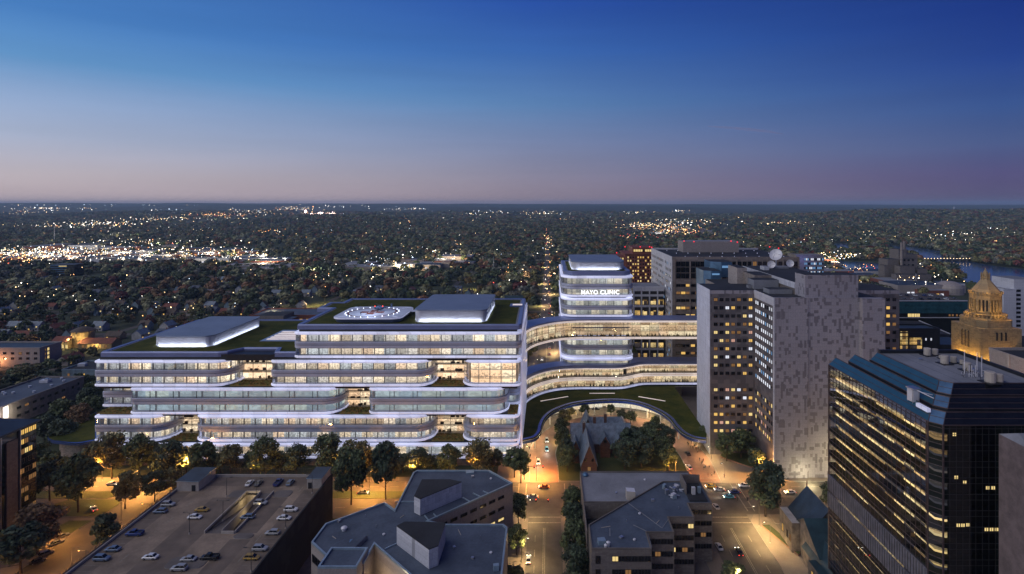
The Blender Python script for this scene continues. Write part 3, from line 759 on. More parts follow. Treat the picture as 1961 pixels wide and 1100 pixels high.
# skylight with louvre blades on the lower roof, small one on the upper
b = MB(); b.box(-151.5, -130, 296, 322, 54.6, 55.1, 'silver')
for k in range(5): b.box(-149.5, -131, 299 + k * 4.2, 301 + k * 4.2, 55.1, 55.3, 'led_warm')
b.build('skylight', hosp)
b = MB(); b.box(-22, -13.8, 322, 329, 67.6, 68.9, 'parapet_metal'); b.box(-20.5, -15, 323.5, 327.5, 68.9, 69.0, 'led_warm'); b.build('skylight', hosp)
# helipad
hp = MB()
HC = (-91.5, 293.5)
def hfp(d):
    x0, x1, y0, y1 = -107.5, -73, 278.5, 309.5; r = 5
    return arc(x0 + r, y0 + r, r + d, 180, 270, 6) + arc(x1 - r, y0 + r, r + d, 270, 360, 6) + arc(x1 - r, y1 - r, r + d, 0, 90, 6) + arc(x0 + r, y1 - r, r + d, 90, 180, 6)
hp.prism(hfp(-1.5), 68.0, 70.0, 'parapet_metal', P1=hfp(0)); hp.prism(hfp(0), 70.0, 70.7, 'led_soft', 'white_metal'); 
hp.box(-73, -66.6, 297, 301, 70.2, 70.6, 'white_metal')
pad = hp.build('helipad', hosp)
b = MB(); b.mat('shingle_red')
def ringf(b, c, r0, r1, z, n=64):
    for k in range(n):
        a0, a1 = 2 * math.pi * k / n, 2 * math.pi * (k + 1) / n
        b.face([(c[0] + r * math.cos(a), c[1] + r * math.sin(a), z) for r, a in ((r0, a0), (r1, a0), (r1, a1), (r0, a1))])
ringf(b, HC, 11.6, 12.5, 70.72); b.build('ring_marking', pad)
b = MB(); b.mat('shingle_red')
b.prism([(HC[0] + x, HC[1] + y) for x, y in ((-2, -6), (2, -6), (2, -2), (6, -2), (6, 2), (2, 2), (2, 6), (-2, 6), (-2, 2), (-6, 2), (-6, -2), (-2, -2))], 70.7, 70.73, 'shingle_red')
b.build('cross_marking', pad)
b = MB(); b.mat('sign_white')
for x, y, w, d in ((-1.6, 0, .5, 3.2), (1.6, 0, .5, 3.2), (0, 0, 2.8, .5)): b.box(HC[0] + x - w / 2, HC[0] + x + w / 2, HC[1] + y - d / 2, HC[1] + y + d / 2, 70.73, 70.75, 'white_metal')
b.build('letter_marking', pad)
pl = None
for k in range(24):
    a = 2 * math.pi * (k + .5) / 24; x, y = HC[0] + 13.4 * math.cos(a), HC[1] + 13.4 * math.sin(a)
    if pl is None:
        b = MB(); b.lathe((x, y, 70.7), [(.16, 0), (.22, .12), (.14, .25)], 6, 'pad_light'); pl = b.build('pad_light', pad); px0, py0 = x, y
    else:
        c = link_copy(pl, pad); c.location = (x - px0, y - py0, 0)
for sx, sy in ((-1, -1), (1, -1), (-1, 1), (1, 1)):
    b = MB(); cxx, cyy = (-90.2 + sx * 13.5, 294 + sy * 12); b.obox((cxx, cyy, 70.7), (5.5, .35, .06), math.atan2(sy, sx), 'led_band'); b.build('light_line', pad)
LP = []
def point(name, loc, col, e, r=.3, parent=None):
    L = bpy.data.lights.new(name, 'POINT'); L.energy = e; L.color = col; L.shadow_soft_size = r
    o = bpy.data.objects.new(name, L); COL.objects.link(o); o.location = loc
    if parent:
        q = org(parent); o.parent = parent; o.location = (loc[0] - q[0], loc[1] - q[1], loc[2] - q[2])
    return o
point('pad_glow', (-91, 288, 78), (0.6, 0.72, 1.0), 4000, 1.0, pad)
# left stone drum with its planted roof
dr = smooth_line(pts([(186, 842), (150, 848), (118, 846), (97, 843), (91, 836), (103, 824), (128, 812), (160, 799), (186, 789)], 9.5), 5)
b = MB(); b.prism(dr, 8.1, 9.4, 'fascia_blue'); wl = b.build('low_wing', hosp)
b = MB(); cc = (-235, 290); Q = [(c[0] + (p[0] - c[0]) * 0 , 0) for c, p in zip(dr, dr)]
mx = sum(p[0] for p in dr) / len(dr); my = sum(p[1] for p in dr) / len(dr)
b.prism([(mx + (x - mx) * .93, my + (y - my) * .93) for x, y in dr], 9.4, 9.55, 'roof_grass'); b.build('green_roof', wl)
b = MB(); b.prism([(mx + (x - mx) * .84 + 3, my + (y - my) * .84 + 1.5) for x, y in dr], 0, 8.1, 'rubble_stone'); b.build('stone_wall', wl)
# right end: the continuous vertical white frame and the ground floor return
b = MB()
b.prism([(-13.6, 275.5), (-12.9, 275.5), (-12.9, 346), (-13.6, 346)], 5.5, 66.5, 'led_soft')
b.build('end_frame', hosp)
# ------------------------------------------------------------------ clinic tower, its bridges and the canopy
tow = thing('clinic_tower', 'rounded glass tower with white bands and glowing clinic name sign', 'tower', (31, 362, 0))
def tfp(x0=8.6, x1=54.3, yf=360.0, yb=432.0, rl=9, rr=6):
    return lambda d=0.0: foot(x0, x1, yf, yb, rl, rr, d)
def storeys(parent, fp, z0, z1, b0, b1, glassmat='glazing', roommat='tower_rooms', band='led_band', n=2, sp=3.0, warm=False):
    """glass tier from z0 to z1 with lit bands b0 (foot) and b1 (head)"""
    gh = (z1 - z0 - b0 - b1 - (n - 1) * sp) / n
    return wing(parent, fp, z0, n, fh=gh, band=b0, spd=sp, topband=b1, glassmat=glassmat, roommat=roommat, bandmat=band, step=2.6, deep=2.3)
fpT = tfp()
storeys(tow, fpT, 67.6, 80.9, 1.3, 1.4, sp=3.2)
storeys(tow, fpT, 54.9, 66.6, 1.2, 1.3, sp=2.6)
storeys(tow, fpT, 42.0, 54.0, 1.2, 1.2, sp=0.6)
storeys(tow, fpT, 29.0, 41.4, 1.3, 1.2, sp=2.8)
storeys(tow, fpT, 22.0, 28.2, 1.0, 1.2, n=1)
b = MB(); b.prism(fpT(-3.4), 0, 82, 'gap_black'); b.build('core_wall', tow)
x0_, x1_, yf_, yb_ = 9.6, 53.3, 361.0, 431.0
Pf = arc(x0_ + 8, yf_ + 8, 8, 180, 270, 6) + arc(x1_ - 5.5, yf_ + 5.5, 5.5, 270, 360, 6) + [(x1_, yb_), (x0_, yb_)]
roof(tow, Pf, 84.0, h=2.6, w=2.4)
penthouse(tow, 15.5, 50.2, 372, 424, 83.2, 89.0, 6)
cu = bpy.data.curves.new('sign', 'FONT'); cu.body = 'MAYO CLINIC'; cu.size = 3.9; cu.extrude = 0.15; cu.align_x = 'CENTER'; cu.space_character = 1.08; cu.offset = 0.025
so = bpy.data.objects.new('sign', cu); COL.objects.link(so)
so.matrix_world = Matrix()
bpy.context.view_layer.update()
me = bpy.data.meshes.new_from_object(so.evaluated_get(bpy.context.evaluated_depsgraph_get()))
bpy.data.objects.remove(so)
zs = ZP(563.8, 359); xc = XP(1149.5, 359)
wd = max(v.co.x for v in me.vertices) - min(v.co.x for v in me.vertices); k_ = 24.2 / wd
for v in me.vertices:
    x, y, z = v.co; v.co = (x * k_ + xc - 31, -z - .9 + 360 - 362, y * k_ + zs)
me.materials.clear(); me.materials.append(MAT['sign_white'])
so = bpy.data.objects.new('sign_lettering', me); COL.objects.link(so); so.parent = tow
# --- upper bridge
def link_body(parent_name, label, edge, depth, z0, zf, rooftop, glassmat, roommat, rails, band='led_band', b0=1.1, b1=1.2, cat='footbridge', top='parapet_metal', roofz=1.0, step=5.5, extra=None):
    t = thing(parent_name, label, cat, (edge[len(edge) // 2][0], edge[len(edge) // 2][1], z0))
    back = offs(edge, depth)
    cl = lambda d0, d1: offs(edge, d0) + offs(edge, d1)[::-1]
    s = MB(); s.prism(cl(0, depth), z0, z0 + b0, 'slab_white'); s.build('deck', t)
    s = MB(); s.prism(cl(-.35, .6), z0, z0 + b0, band); s.build('light_band', t)
    s = MB(); s.prism(cl(.0, depth), zf, zf + b1, 'slab_white'); s.prism(cl(.4, depth), zf + b1, zf + b1 + roofz, top); s.build('roof', t)
    s = MB(); s.prism(cl(-.35, .6), zf, zf + b1, band); s.build('light_band', t)
    g = MB(); g.wall(edge, z0 + b0, zf, glassmat); g.build('glazing', t)
    s = MB(); s.wall(offs(edge, min(depth - .5, 4.5)), z0 + b0, zf, roommat); s.mat('slab_white'); s.build('back_wall', t)
    zz = [z0 + b0 + (zf - z0 - b0) * q for q in rails]
    mullions(offs(edge, -.05), z0 + b0, zf, step, 'mullion_dark', .13, zz + [z0 + b0 + .1]).build('mullion', t)
    return t
E1 = smooth_line([(-14.2, 316), (-12.3, 328), (-7.5, 339), (0.5, 348), (9, 353.5), (18, 356), (30, 356.5), (60, 356.5), (100, 356.5)], 6)
lt = link_body('sky_bridge', 'tall curved glass bridge glowing warm between hospital and tower', E1, 13, 41.7, 52.2, None, 'glazing', 'link_warm', (.34, .66), 'led_warm', b0=1.3, b1=1.0, roofz=.9)
# lower double gallery
E2 = smooth_line([(-14.6, 322), (-12.5, 334), (-7, 344), (0, 351), (9, 355.5), (20, 357), (34, 357), (46, 357.5), (53, 361), (60, 365), (70, 366), (102, 366)], 6)
lb = link_body('gallery_link', 'lower curved gallery with two glazed storeys above the green canopy roof', E2, 11, 16.6, 22.4, None, 'glazing', 'link_warm', (), 'led_warm', b0=.8, b1=0.5, top='parapet_metal', roofz=1.9, step=5.5)
q = lb
clf = lambda d0, d1, E=E2: offs(E, d0) + offs(E, d1)[::-1]
s = MB(); s.prism(clf(1.2, 11), 16.0, 16.6, 'gap_black'); s.prism(clf(-.35, 11), 15.3, 16.0, 'led_warm'); s.build('light_band', q)
g = MB(); g.wall(E2, 11.0, 15.3, 'glazing'); g.build('glazing', q)
s = MB(); s.wall(offs(E2, 3), 11, 15.3, 'link_warm'); s.prism(clf(0, 11), 10.6, 11.0, 'slab_white'); s.build('back_wall', q)
mullions(offs(E2, -.05), 11, 15.3, 5.5, 'mullion_dark', .13, (11.1,)).build('mullion', q)
s = MB(); s.prism(clf(-.4, 1.0), 9.9, 11.0, 'led_band'); s.prism(clf(.6, 2), 8.6, 9.9, 'gap_black'); s.build('light_band', q)
# figures of greenery inside the galleries
def indoor(parent, E, d, z, n, seed):
    rs = np.random.RandomState(seed); b = MB(); b.mat('leaf_olive')
    for x, y, a in resample(offs(E, d), 1.0):
        if rs.rand() > n: continue
        for _ in range(5):
            q = rs.uniform(0, 6.3); w = rs.uniform(.3, .8); h = rs.uniform(.6, 2.2)
            b.face([(x - w * math.cos(q), y - w * math.sin(q), z), (x + w * math.cos(q), y + w * math.sin(q), z), (x, y, z + h)])
    b.build('indoor_plants', parent)
indoor(lt, E1, 2.5, 43, .4, 3); indoor(lb, E2, 2, 17.8, .35, 5); indoor(lb, E2, 2, 11, .5, 8)
# --- the canopy: planted roof, metal fascia, lit lobby behind glass
EDGE = pts([(985, 846), (1008, 841), (1026, 836), (1036, 825), (1039, 812), (1047, 797), (1064, 784), (1098, 772), (1142, 766.5), (1188, 765.5), (1225, 771), (1258, 784), (1280, 798), (1294, 815), (1308, 828), (1328, 837), (1352, 841)], 9.2)
EDGE = smooth_line(EDGE, 6)
can = thing('entrance_canopy', 'sweeping green-roofed entrance canopy curving round the brick drive', 'canopy', (35, 345, 0))
cap = [p for p in EDGE] + [(81.4, 290), (81.4, 366), (100, 367), (100, 380), (-17, 372), (-17, 286)]
s = MB(); s.prism(cap, 8.3, 8.5, 'slab_white'); s.prism(cap, 8.5, 8.9, 'roof_grass'); s.build('green_roof', can)
s = MB(); s.prism(EDGE + offs(EDGE, 1.9)[::-1], 6.9, 9.0, 'fascia_blue', P1=offs(EDGE, .5) + offs(EDGE, 2.1)[::-1]); s.build('fascia', can)
LOB = offs(EDGE, 9)[14:-20]
s = MB(); s.wall(offs(LOB, 3), .2, 8.3, 'canopy_lobby'); s.build('lobby_wall', can)
g = MB(); g.wall(LOB, .2, 8.3, 'glazing'); g.build('glazing', can)
mullions(LOB, .2, 8.3, 3.4, 'mullion_pale', .12, (4.2,)).build('mullion', can)
s = MB()
for x, y, a in resample(offs(EDGE, 4.5)[10:-16], 9): s.lathe((x, y, 8.18), [(.35, 0), (.35, .1)], 8, 'lamp_white')
s.build('downlight', can)
s = MB()
for x, y, a in resample(offs(EDGE, 3.0)[12:-14], 11): s.tube((x, y, .2), (x, y, 8.3), .3, .3, 8, 'white_metal')
s.build('column', can)
for (px, py, ww, an) in (((1062), 764, 20, 26), (1153, 753.5, 17, 0), (1248, 764, 18, -28), (1072, 747, 16, 12)):
    x, y = at(px, py, 9.2); s = MB(); s.obox((x, y, 8.88), (ww * .93, 1.0, .35), R(an), 'silver', 'led_warm'); s.build('skylight', can)
for x, y, a in resample(offs(EDGE, 3.2)[10:-14], 15):
    point('canopy_light', (x, y, 7.6), (1.0, 0.78, 0.5), 2300, .3, can)
for x, y, a in resample(offs(EDGE, -7)[10:-8], 20):
    pass
# planted beds under the canopy edge
s = MB()
for (a, c) in ((1108, 1160), (1222, 1262)):
    x0, y0 = at(a, 781 if a < 1200 else 782, 0); x1, y1 = at(c, 780 if a < 1200 else 791, 0)
    s.obox(((x0 + x1) / 2, (y0 + y1) / 2, .2), (abs(x1 - x0), 1.6, .8), math.atan2(y1 - y0, x1 - x0), 'concrete_pale', 'lawn')
o_ = s.build('planter_bed'); tag(o_, 'low planted beds beside the lit entrance under the canopy', 'planter')
# ------------------------------------------------------------------ windows as parts
WM = {}
def win_mesh(w, h, pane, frame, name='window'):
    key = (round(w, 2), round(h, 2), pane, frame)
    if key not in WM:
        b = MB(); t = .12
        b.mat(frame)
        for x0, x1, z0, z1 in ((-w / 2 - t, w / 2 + t, -h / 2 - t, -h / 2), (-w / 2 - t, w / 2 + t, h / 2, h / 2 + t), (-w / 2 - t, -w / 2, -h / 2, h / 2), (w / 2, w / 2 + t, -h / 2, h / 2), (-.05, .05, -h / 2, h / 2)):
            b.box(x0, x1, -.10, 0, z0, z1)
        b.mat(pane); b.face([(-w / 2, -.03, -h / 2), (w / 2, -.03, -h / 2), (w / 2, -.03, h / 2), (-w / 2, -.03, h / 2)])
        o = b.build(name); me = o.data; bpy.data.objects.remove(o); WM[key] = me
    return WM[key]
def windows(parent, L, frame='mullion_dark', most=100):
    """L: (x, y, z, rz, w, h, pane). The ones nearest the camera become parts of their own, the rest one part."""
    L = sorted(L, key=lambda q: -(q[4] * q[5]) / (q[0] ** 2 + q[1] ** 2 + (q[2] - H) ** 2))
    q = org(parent)
    for (x, y, z, rz, w, h, p) in L[:most]:
        o = bpy.data.objects.new('window', win_mesh(w, h, p, frame)); COL.objects.link(o); o.parent = parent
        o.location = (x - q[0], y - q[1], z - q[2]); o.rotation_euler = (0, 0, rz)
    if len(L) > most:
        b = MB()
        for (x, y, z, rz, w, h, p) in L[most:]:
            c, s = math.cos(rz), math.sin(rz); o = .04
            f = lambda u, v, dd: (x + u * c + dd * s, y + u * s - dd * c, z + v)
            b.mat(frame); b.face([f(-w / 2 - .1, -h / 2 - .1, .02), f(w / 2 + .1, -h / 2 - .1, .02), f(w / 2 + .1, h / 2 + .1, .02), f(-w / 2 - .1, h / 2 + .1, .02)])
            b.mat(p); b.face([f(-w / 2, -h / 2, .05), f(w / 2, -h / 2, .05), f(w / 2, h / 2, .05), f(-w / 2, h / 2, .05)])
        o = b.build('window_rest', parent); o['kind'] = 'stuff'
rw = random.Random(5)
def pick(ws): 
    r = rw.random(); a = 0
    for k, v in ws: 
        a += v
        if r < a: return k
    return ws[-1][0]
def grid(face, u0, u1, nu, z0, z1, nz, w, h, ws, fixed=None):
    """face: ('x', X) looking to -x or ('y', Y) looking to the camera"""
    out = []
    for k in range(nz):
        z = z0 + (z1 - z0) * (k + .5) / nz
        for i in range(nu):
            u = u0 + (u1 - u0) * (i + .5) / nu
            if callable(ws): p = ws(i, k)
            else: p = pick(ws)
            if p is None: continue
            if face[0] == 'y': out.append((u, face[1], z, 0, w, h, p))
            elif face[0] == 'x': out.append((face[1], u, z, -math.pi / 2, w, h, p))
            else: out.append((face[1], u, z, math.pi / 2, w, h, p))
    return out

# ------------------------------------------------------------------ marble tower
mar = thing('marble_tower', 'tall cross-shaped marble tower with speckled blank panels and lit side windows', 'tower', (118, 285, 0))
b = MB()
b.box(82, 178, 286, 310, 0, 81.4, 'spandrel_stone', 'roof_black')
b.box(82, 178, 286, 310, 81.41, 83.2, 'marble', 'roof_black')
b.box(81.7, 82.02, 285.8, 310, 0, 83.5, 'marble_skylit'); b.build('side_wing', mar)
b = MB()
b.box(104.6, 154.3, 262, 286.02, 0, 83.2, 'spandrel_stone', 'roof_black')
b.build('front_wing', mar)
b = MB(); b.box(104.6, 120.2, 260.8, 262.02, 0, 83.6, 'marble'); b.box(144.2, 154.5, 258.6, 262.02, 0, 83.6, 'marble'); b.box(104.45, 104.65, 261, 286, 79.6, 83.5, 'white_stone'); b.box(104.2, 104.7, 260.6, 261.5, 0, 83.6, 'white_stone')
b.build('end_panel', mar)
b = MB(); b.box(119.2, 143.9, 264.6, 272.5, 83.3, 94.0, 'marble', 'roof_black'); b.box(120.21, 144.19, 261.4, 264.8, 0, 83.6, 'marble'); b.box(119.2, 143.9, 261.9, 264.58, 83.62, 94.0, 'marble', 'roof_black'); b.build('centre_panel', mar)
b = MB(); b.box(119.4, 145, 272.52, 345, 83, 86.2, 'brown_stone', 'roof_black'); b.box(119.0, 145.4, 272.52, 345.4, 86.21, 89.2, 'white_stone', 'roof_black')
b.build('spine_block', mar)
b = MB()
for q_ in ((106, 118.9, 291, 300, 83.2, 87.8, 'roof_grey', 'roof_black'), (107.5, 118.9, 274.5, 282, 83.2, 85.4, 'roof_grey', 'roof_black'), (104, 106, 293, 296, 83.2, 84.8, 'roof_grey', 'roof_black'), (106.5, 112, 318, 334, 80, 91, 'pale_block', 'roof_black'), (110, 118.9, 300.5, 318, 80, 89, 'tan_stone', 'roof_black')):
    b = MB(); b.box(*q_); b.build('plant_room', mar)
b = MB(); b.box(97.2, 119.3, 310.1, 349, 0, 80.5, 'tan_stone', 'roof_black'); b.build('rear_wing', mar)
b = MB(); b.prism([(97, 352.5), (101, 349.8), (107, 349.5), (107, 370), (97, 370)], 40, 85.5, 'glass_blue', 'roof_black')
b.build('glass_bay', mar); b = MB(); b.prism([(105, 366), (111, 362), (118, 362), (118, 380), (105, 380)], 80, 89.7, 'glass_blue', 'roof_black')
b.build('glass_bay', mar)
W1 = [('win_black', .46), ('win_amber', .17), ('win_yellow', .15), ('win_dim', .15), ('win_pink', .02), ('win_white', .02)]
def wsf(i, k):
    if k == 6: return None                          # the blind machine floor
    return pick(W1)
def wsl(i, k):
    if k == 6 or k < 1: return None
    if k < 6: return pick([('win_amber', .25), ('win_black', .35), ('win_yellow', .15), ('win_dim', .15), ('win_pink', .1)])
    return pick([('win_white', .72), ('win_blue', .12), ('win_black', .16)])
Lw = grid(('y', 285.97), 83.4, 104, 7, 10, 80.6, 17, 1.75, 1.45, wsf) + grid(('x', 104.56), 262.6, 285, 9, 10, 79.6, 17, 1.3, 1.7, wsl)
Lw += grid(('y', 285.97), 155, 177, 7, 10, 80.6, 17, 1.75, 1.45, [('win_black', .6), ('win_amber', .15), ('win_dim', .25)])
windows(mar, Lw)
b = MB(); b.mat('win_blue')
for z in (84.6, 80.6, 76.6): b.box(101.5, 106, 349.1, 349.3, z - 1.6, z - .6, 'win_blue')
b.box(111.5, 117, 361.5, 361.7, 86, 87.4, 'win_blue')
b.build('blue_glazing', mar)
# canopy and wall wash at the foot of the marble tower
b = MB(); b.prism([(136, 248), (165, 248), (165, 261), (139, 261)], 4.6, 5.6, 'concrete_dark', 'roof_grey'); b.prism([(138, 249), (164, 249), (164, 260), (140, 260)], 4.3, 4.6, 'lamp_white'); b.build('porch', mar)
for x in (139, 150): b = MB(); b.box(x, x + .8, 249.5, 250.3, 0, 4.3, 'concrete_pale'); b.build('column', mar)
point('wall_wash', (140, 255.5, 9), (1.0, 0.82, 0.42), 13000, 1.0, mar); point('wall_wash', (118, 254, 3), (1.0, 0.85, 0.5), 4000, .8, mar); point('porch_light', (148, 252, 3.6), (1, .8, .5), 4000, .3, mar)
# dishes
def dish(px, py, Y, r, zb, label, rz, tilt):
    x = XP(px, Y); z = ZP(py, Y)
    t = thing('satellite_dish', label, 'satellite dish', (x, Y, zb), 'satellite dishes on the marble tower roof')
    b = MB(); pr = [(r * k / 7, .32 * r * (k / 7) ** 2) for k in range(1, 8)]
    n = 28; pr2 = pr
    b.mat('white_metal')
    M = Matrix.Rotation(rz, 4, 'Z') @ Matrix.Rotation(tilt, 4, 'X')
    ring = []
    for (rr, zz) in [(0.02, 0)] + pr: ring.append([M @ Vector((rr * math.cos(2 * math.pi * k / n), rr * math.sin(2 * math.pi * k / n), zz)) for k in range(n)])
    for a, c in zip(ring, ring[1:]):
        for k in range(n): b.face([tuple(p + Vector((x, Y, z))) for p in (a[k], a[(k + 1) % n], c[(k + 1) % n], c[k])])
    b.build('reflector', t)
    c = M @ Vector((0, 0, .75 * r)); s = MB()
    for k in range(3):
        e = M @ Vector((r * .8 * math.cos(2.1 * k), r * .8 * math.sin(2.1 * k), .2 * r)); s.tube(tuple(e + Vector((x, Y, z))), tuple(c + Vector((x, Y, z))), .06, .06, 5, 'lamp_metal')
    s.tube(tuple(c + Vector((x, Y, z))), tuple(c * .85 + Vector((x, Y, z))), .3, .3, 8, 'white_metal'); s.build('feed_horn', t)
    s = MB(); s.tube((x, Y + .3, zb), (x, Y + .2, z), .35, .3, 8, 'white_metal'); s.box(x - 1, x + 1, Y - .6, Y + 1.4, zb, zb + .5, 'concrete_pale'); s.build('mast', t)
dish(1486.5, 489.5, 337, 3.7, 89.2, 'largest satellite dish, standing on a mast on the black roof of the marble tower', R(-35), R(60))
dish(1477, 507, 330, 2.2, 89.2, 'small round dish just below and beside the largest dish', R(-20), R(75))
dish(1512.5, 505, 334, 2.2, 89.2, 'smaller dish nearer the tall marble slab than the largest dish', R(-10), R(72))
o_ = MB(); o_.box(XP(1458, 326), XP(1468, 326), 322, 328, 89.2, 91.2, 'white_stone', 'roof_grey'); o_.box(XP(1480, 332), XP(1508, 332), 330, 335, 89.2, 90.4, 'roof_grey'); tag(o_.build('roof_equipment'), 'pale plinths standing under the satellite dishes', 'equipment')

# ------------------------------------------------------------------ big clinic block behind
blk = thing('clinic_block', 'broad tan office block with dark flat roof and white side wall of windows', 'office block', (120, 400, 0))
b = MB(); b.box(88, 178, 400, 480, 0, 88.3, 'tan_stone', 'roof_black'); b.box(87.8, 178, 399.8, 400, 87.0, 89.6, 'tan_stone'); b.build('wall', blk)
b = MB(); b.box(87.6, 88, 399.8, 480, 0, 89.6, 'white_stone'); b.box(88.02, 178.5, 479.6, 480, 88.3, 89.6, 'white_stone'); b.build('side_wall', blk)
b = MB(); b.box(XP(1308, 452), XP(1415, 452), 452, 470, 88.3, 97.0, 'pale_block', 'roof_grey'); b.build('penthouse', blk)
b = MB(); b.mat('town_cool')
for x in range(94, 174, 9):
    for y in (412, 440, 466): b.lathe((x + (y % 7), y, 88.3), [(.25, 0), (.3, .5), (.05, .7)], 6, 'led_soft')
b.build('roof_light', blk)
b = MB()
for x in range(89, 178, 11): b.box(x, x + 1.0, 399.3, 399.8, 0, 88, 'tan_stone')
b.build('pilaster', blk)
for px, py, Y in ((1310, 463, 452), (1329, 464, 452), (1400, 463, 452), (1412, 465, 452), (1248, 475, 478), (1474, 474, 478), (1491, 476.5, 470)):
    b = MB(); b.lathe((XP(px, Y), Y, ZP(py, Y)), [(.35, 0), (.5, .5), (.2, .8)], 8, 'beacon_red'); b.build('beacon', blk)
L = grid(('y', 399.7), 90.5, 111, 6, 8, 72, 12, 2.9, 1.7, [('win_black', .62), ('win_amber', .16), ('win_dim', .16), ('win_yellow', .06)])
L += grid(('y', 399.7), 90.5, 111, 6, 74, 86.5, 3, 3.0, 3.4, [('glass_black', 1)])
L += grid(('y', 399.7), 112, 177, 18, 74, 86.5, 3, 2.6, 3.4, [('glass_black', .96), ('win_dim', .04)])
L += grid(('x', 87.58), 402, 478, 17, 10, 86, 17, 1.8, 1.9, lambda i, k: None if rw.random() < .12 else pick([('win_black', .55), ('glass_blue', .25), ('win_blue', .1), ('win_dim', .06), ('win_white', .04)]))
windows(blk, L)
# ------------------------------------------------------------------ brick hotel, white garage block
hot = thing('brick_hotel', 'red brick hotel with rows of lit windows behind the white-walled block', 'hotel', (100, 562, 0))
zt = ZP(488, 560)
b = MB(); b.box(76.5, 106, 560, 600, 0, zt, 'red_brick', 'shingle_red'); b.box(75.6, 107, 559.2, 601, zt, zt + .8, 'shingle_red'); b.box(84, 106, 563, 590, zt + .8, zt + 7, 'red_brick', 'shingle_red'); b.box(66, 76.4, 566, 600, 0, zt - 2.5, 'red_brick', 'shingle_red'); b.build('wall', hot)
L = grid(('y', 559.95), 78, 105.5, 11, 22, zt - 1, 16, 1.2, 1.7, [('win_yellow', .30), ('win_amber', .25), ('win_black', .45)]) + grid(('y', 562.9), 85, 105.5, 9, zt + 1.2, zt + 6.5, 1, 1.8, 2.2, [('win_yellow', .8), ('win_black', .2)]) + grid(('y', 565.9), 67, 76, 4, 30, zt - 3, 14, 1.1, 1.7, [('win_yellow', .45), ('win_amber', .25), ('win_black', .3)])
windows(hot, L, 'shingle_red')
for px in (1181, 1197, 1226, 1244): b = MB(); b.lathe((XP(px, 564), 564, zt + (7 if px > 1190 else 1)), [(.4, 0), (.6, .6), (.2, 1)], 8, 'beacon_red'); b.build('beacon', hot)
gar = thing('white_garage', 'white concrete parking building with lit open levels behind the rounded tower', 'parking garage', (75, 420, 0))
b = MB(); b.prism([(63.5, 421), (86, 421), (86, 452), (63.5, 452)], 0, 64, 'gap_black', 'roof_grey')
for z in range(2, 64, 8): b.box(63.2, 86.2, 420.5, 421, z, z + 1.6, 'white_stone')
for x in (63.2, 69, 75, 81): b.box(x, x + 1, 420.2, 420.5, 0, 65.5, 'white_stone')
b.box(63.2, 86.2, 420.4, 421, 62, 65.5, 'white_stone'); b.build('wall', gar)
b = MB()
for z in range(4, 60, 8):
    for x in (64.6, 70.4, 76.4, 82.2): b.prism([(x, 420.8), (x + 3.9, 420.8), (x + 3.9, 420.9), (x, 420.9)], z, z + 3.6, 'bay_lit')
b.build('lit_opening', gar)
b = MB(); b.box(56, 88, 372, 398, 0, 17, 'concrete_dark', 'roof_grass'); b.box(56, 63.4, 398, 450, 0, 22, 'concrete_dark', 'roof_grass'); tag(b.build('podium_block'), 'low podium with a dark planted roof between the rounded tower and the tan block', 'podium')

# ------------------------------------------------------------------ golden stone tower
gt = thing('golden_tower', 'floodlit golden stone tower with belfry openings and a pointed roof', 'bell tower', (XP(1887, 306), 306, 0))
GX, GY = XP(1887, 306), 306.0
def octa(r, sx=1, rot=22.5): return [(GX + r * math.cos(R(rot + 45 * k)), GY + r * math.sin(R(rot + 45 * k))) for k in range(8)]
b = MB()
b.prism([(GX - 13.8, GY - 13.8), (GX + 13.8, GY - 13.8), (GX + 13.8, GY + 13.8), (GX - 13.8, GY + 13.8)], 0, 61.5, 'gold_stone')
b.prism([(GX + x, GY + y) for x, y in ((-12.2, -8), (-8, -12.2), (8, -12.2), (12.2, -8), (12.2, 8), (8, 12.2), (-8, 12.2), (-12.2, 8))], 61.5, 65.5, 'gold_stone')
b.build('wall', gt)
b = MB(); b.prism(octa(12.3), 65.5, 66.3, 'gold_stone')
for k in range(8):
    a = R(45 * k); 
    for q in range(5):
        u = -4.4 + q * 2.2; c = 11.2
        b.obox((GX + c * math.cos(a) - u * math.sin(a), GY + c * math.sin(a) + u * math.cos(a), 66.3), (.7, 1.3, 1.7), a, 'gold_stone')
b.prism(octa(11.8), 67.9, 68.4, 'gold_stone'); b.build('parapet', gt)
b = MB(); r = 9.5
P = octa(r)
for k in range(8):
    (x0, y0), (x1, y1) = P[k], P[(k + 1) % 8]
    for q in range(4):
        t = [0, .29, .58, .87][q]; w = .13
        xa, ya = x0 + (x1 - x0) * t, y0 + (y1 - y0) * t; xb, yb = x0 + (x1 - x0) * (t + w), y0 + (y1 - y0) * (t + w)
        b.prism([(xa, ya), (xb, yb), (GX + (xb - GX) * .87, GY + (yb - GY) * .87), (GX + (xa - GX) * .87, GY + (ya - GY) * .87)], 66.3, 76, 'gold_stone')
b.prism(octa(r), 75.7, 78.3, 'gold_stone'); b.prism(octa(r * .84), 66.3, 75.7, 'gap_black'); b.prism(octa(r), 66.3, 69.6, 'gold_stone'); b.build('belfry', gt)
b = MB(); b.prism(octa(10.0), 78.3, 79.2, 'gold_stone')
for k in range(32):
    a = R(360 * k / 32); b.obox((GX + 9.6 * math.cos(a), GY + 9.6 * math.sin(a), 79.2), (.6, .9, .8), a, 'gold_stone')
b.build('cornice', gt)
b = MB(); b.prism(octa(9.3), 79.2, 82.2, 'gold_stone', P1=octa(6.5)); b.prism(octa(6.5), 82.2, 86.4, 'gold_stone', P1=octa(2.4)); b.build('roof', gt)
b = MB(); b.prism(octa(2.3), 86.4, 89.6, 'gold_stone', P1=octa(1.8)); 
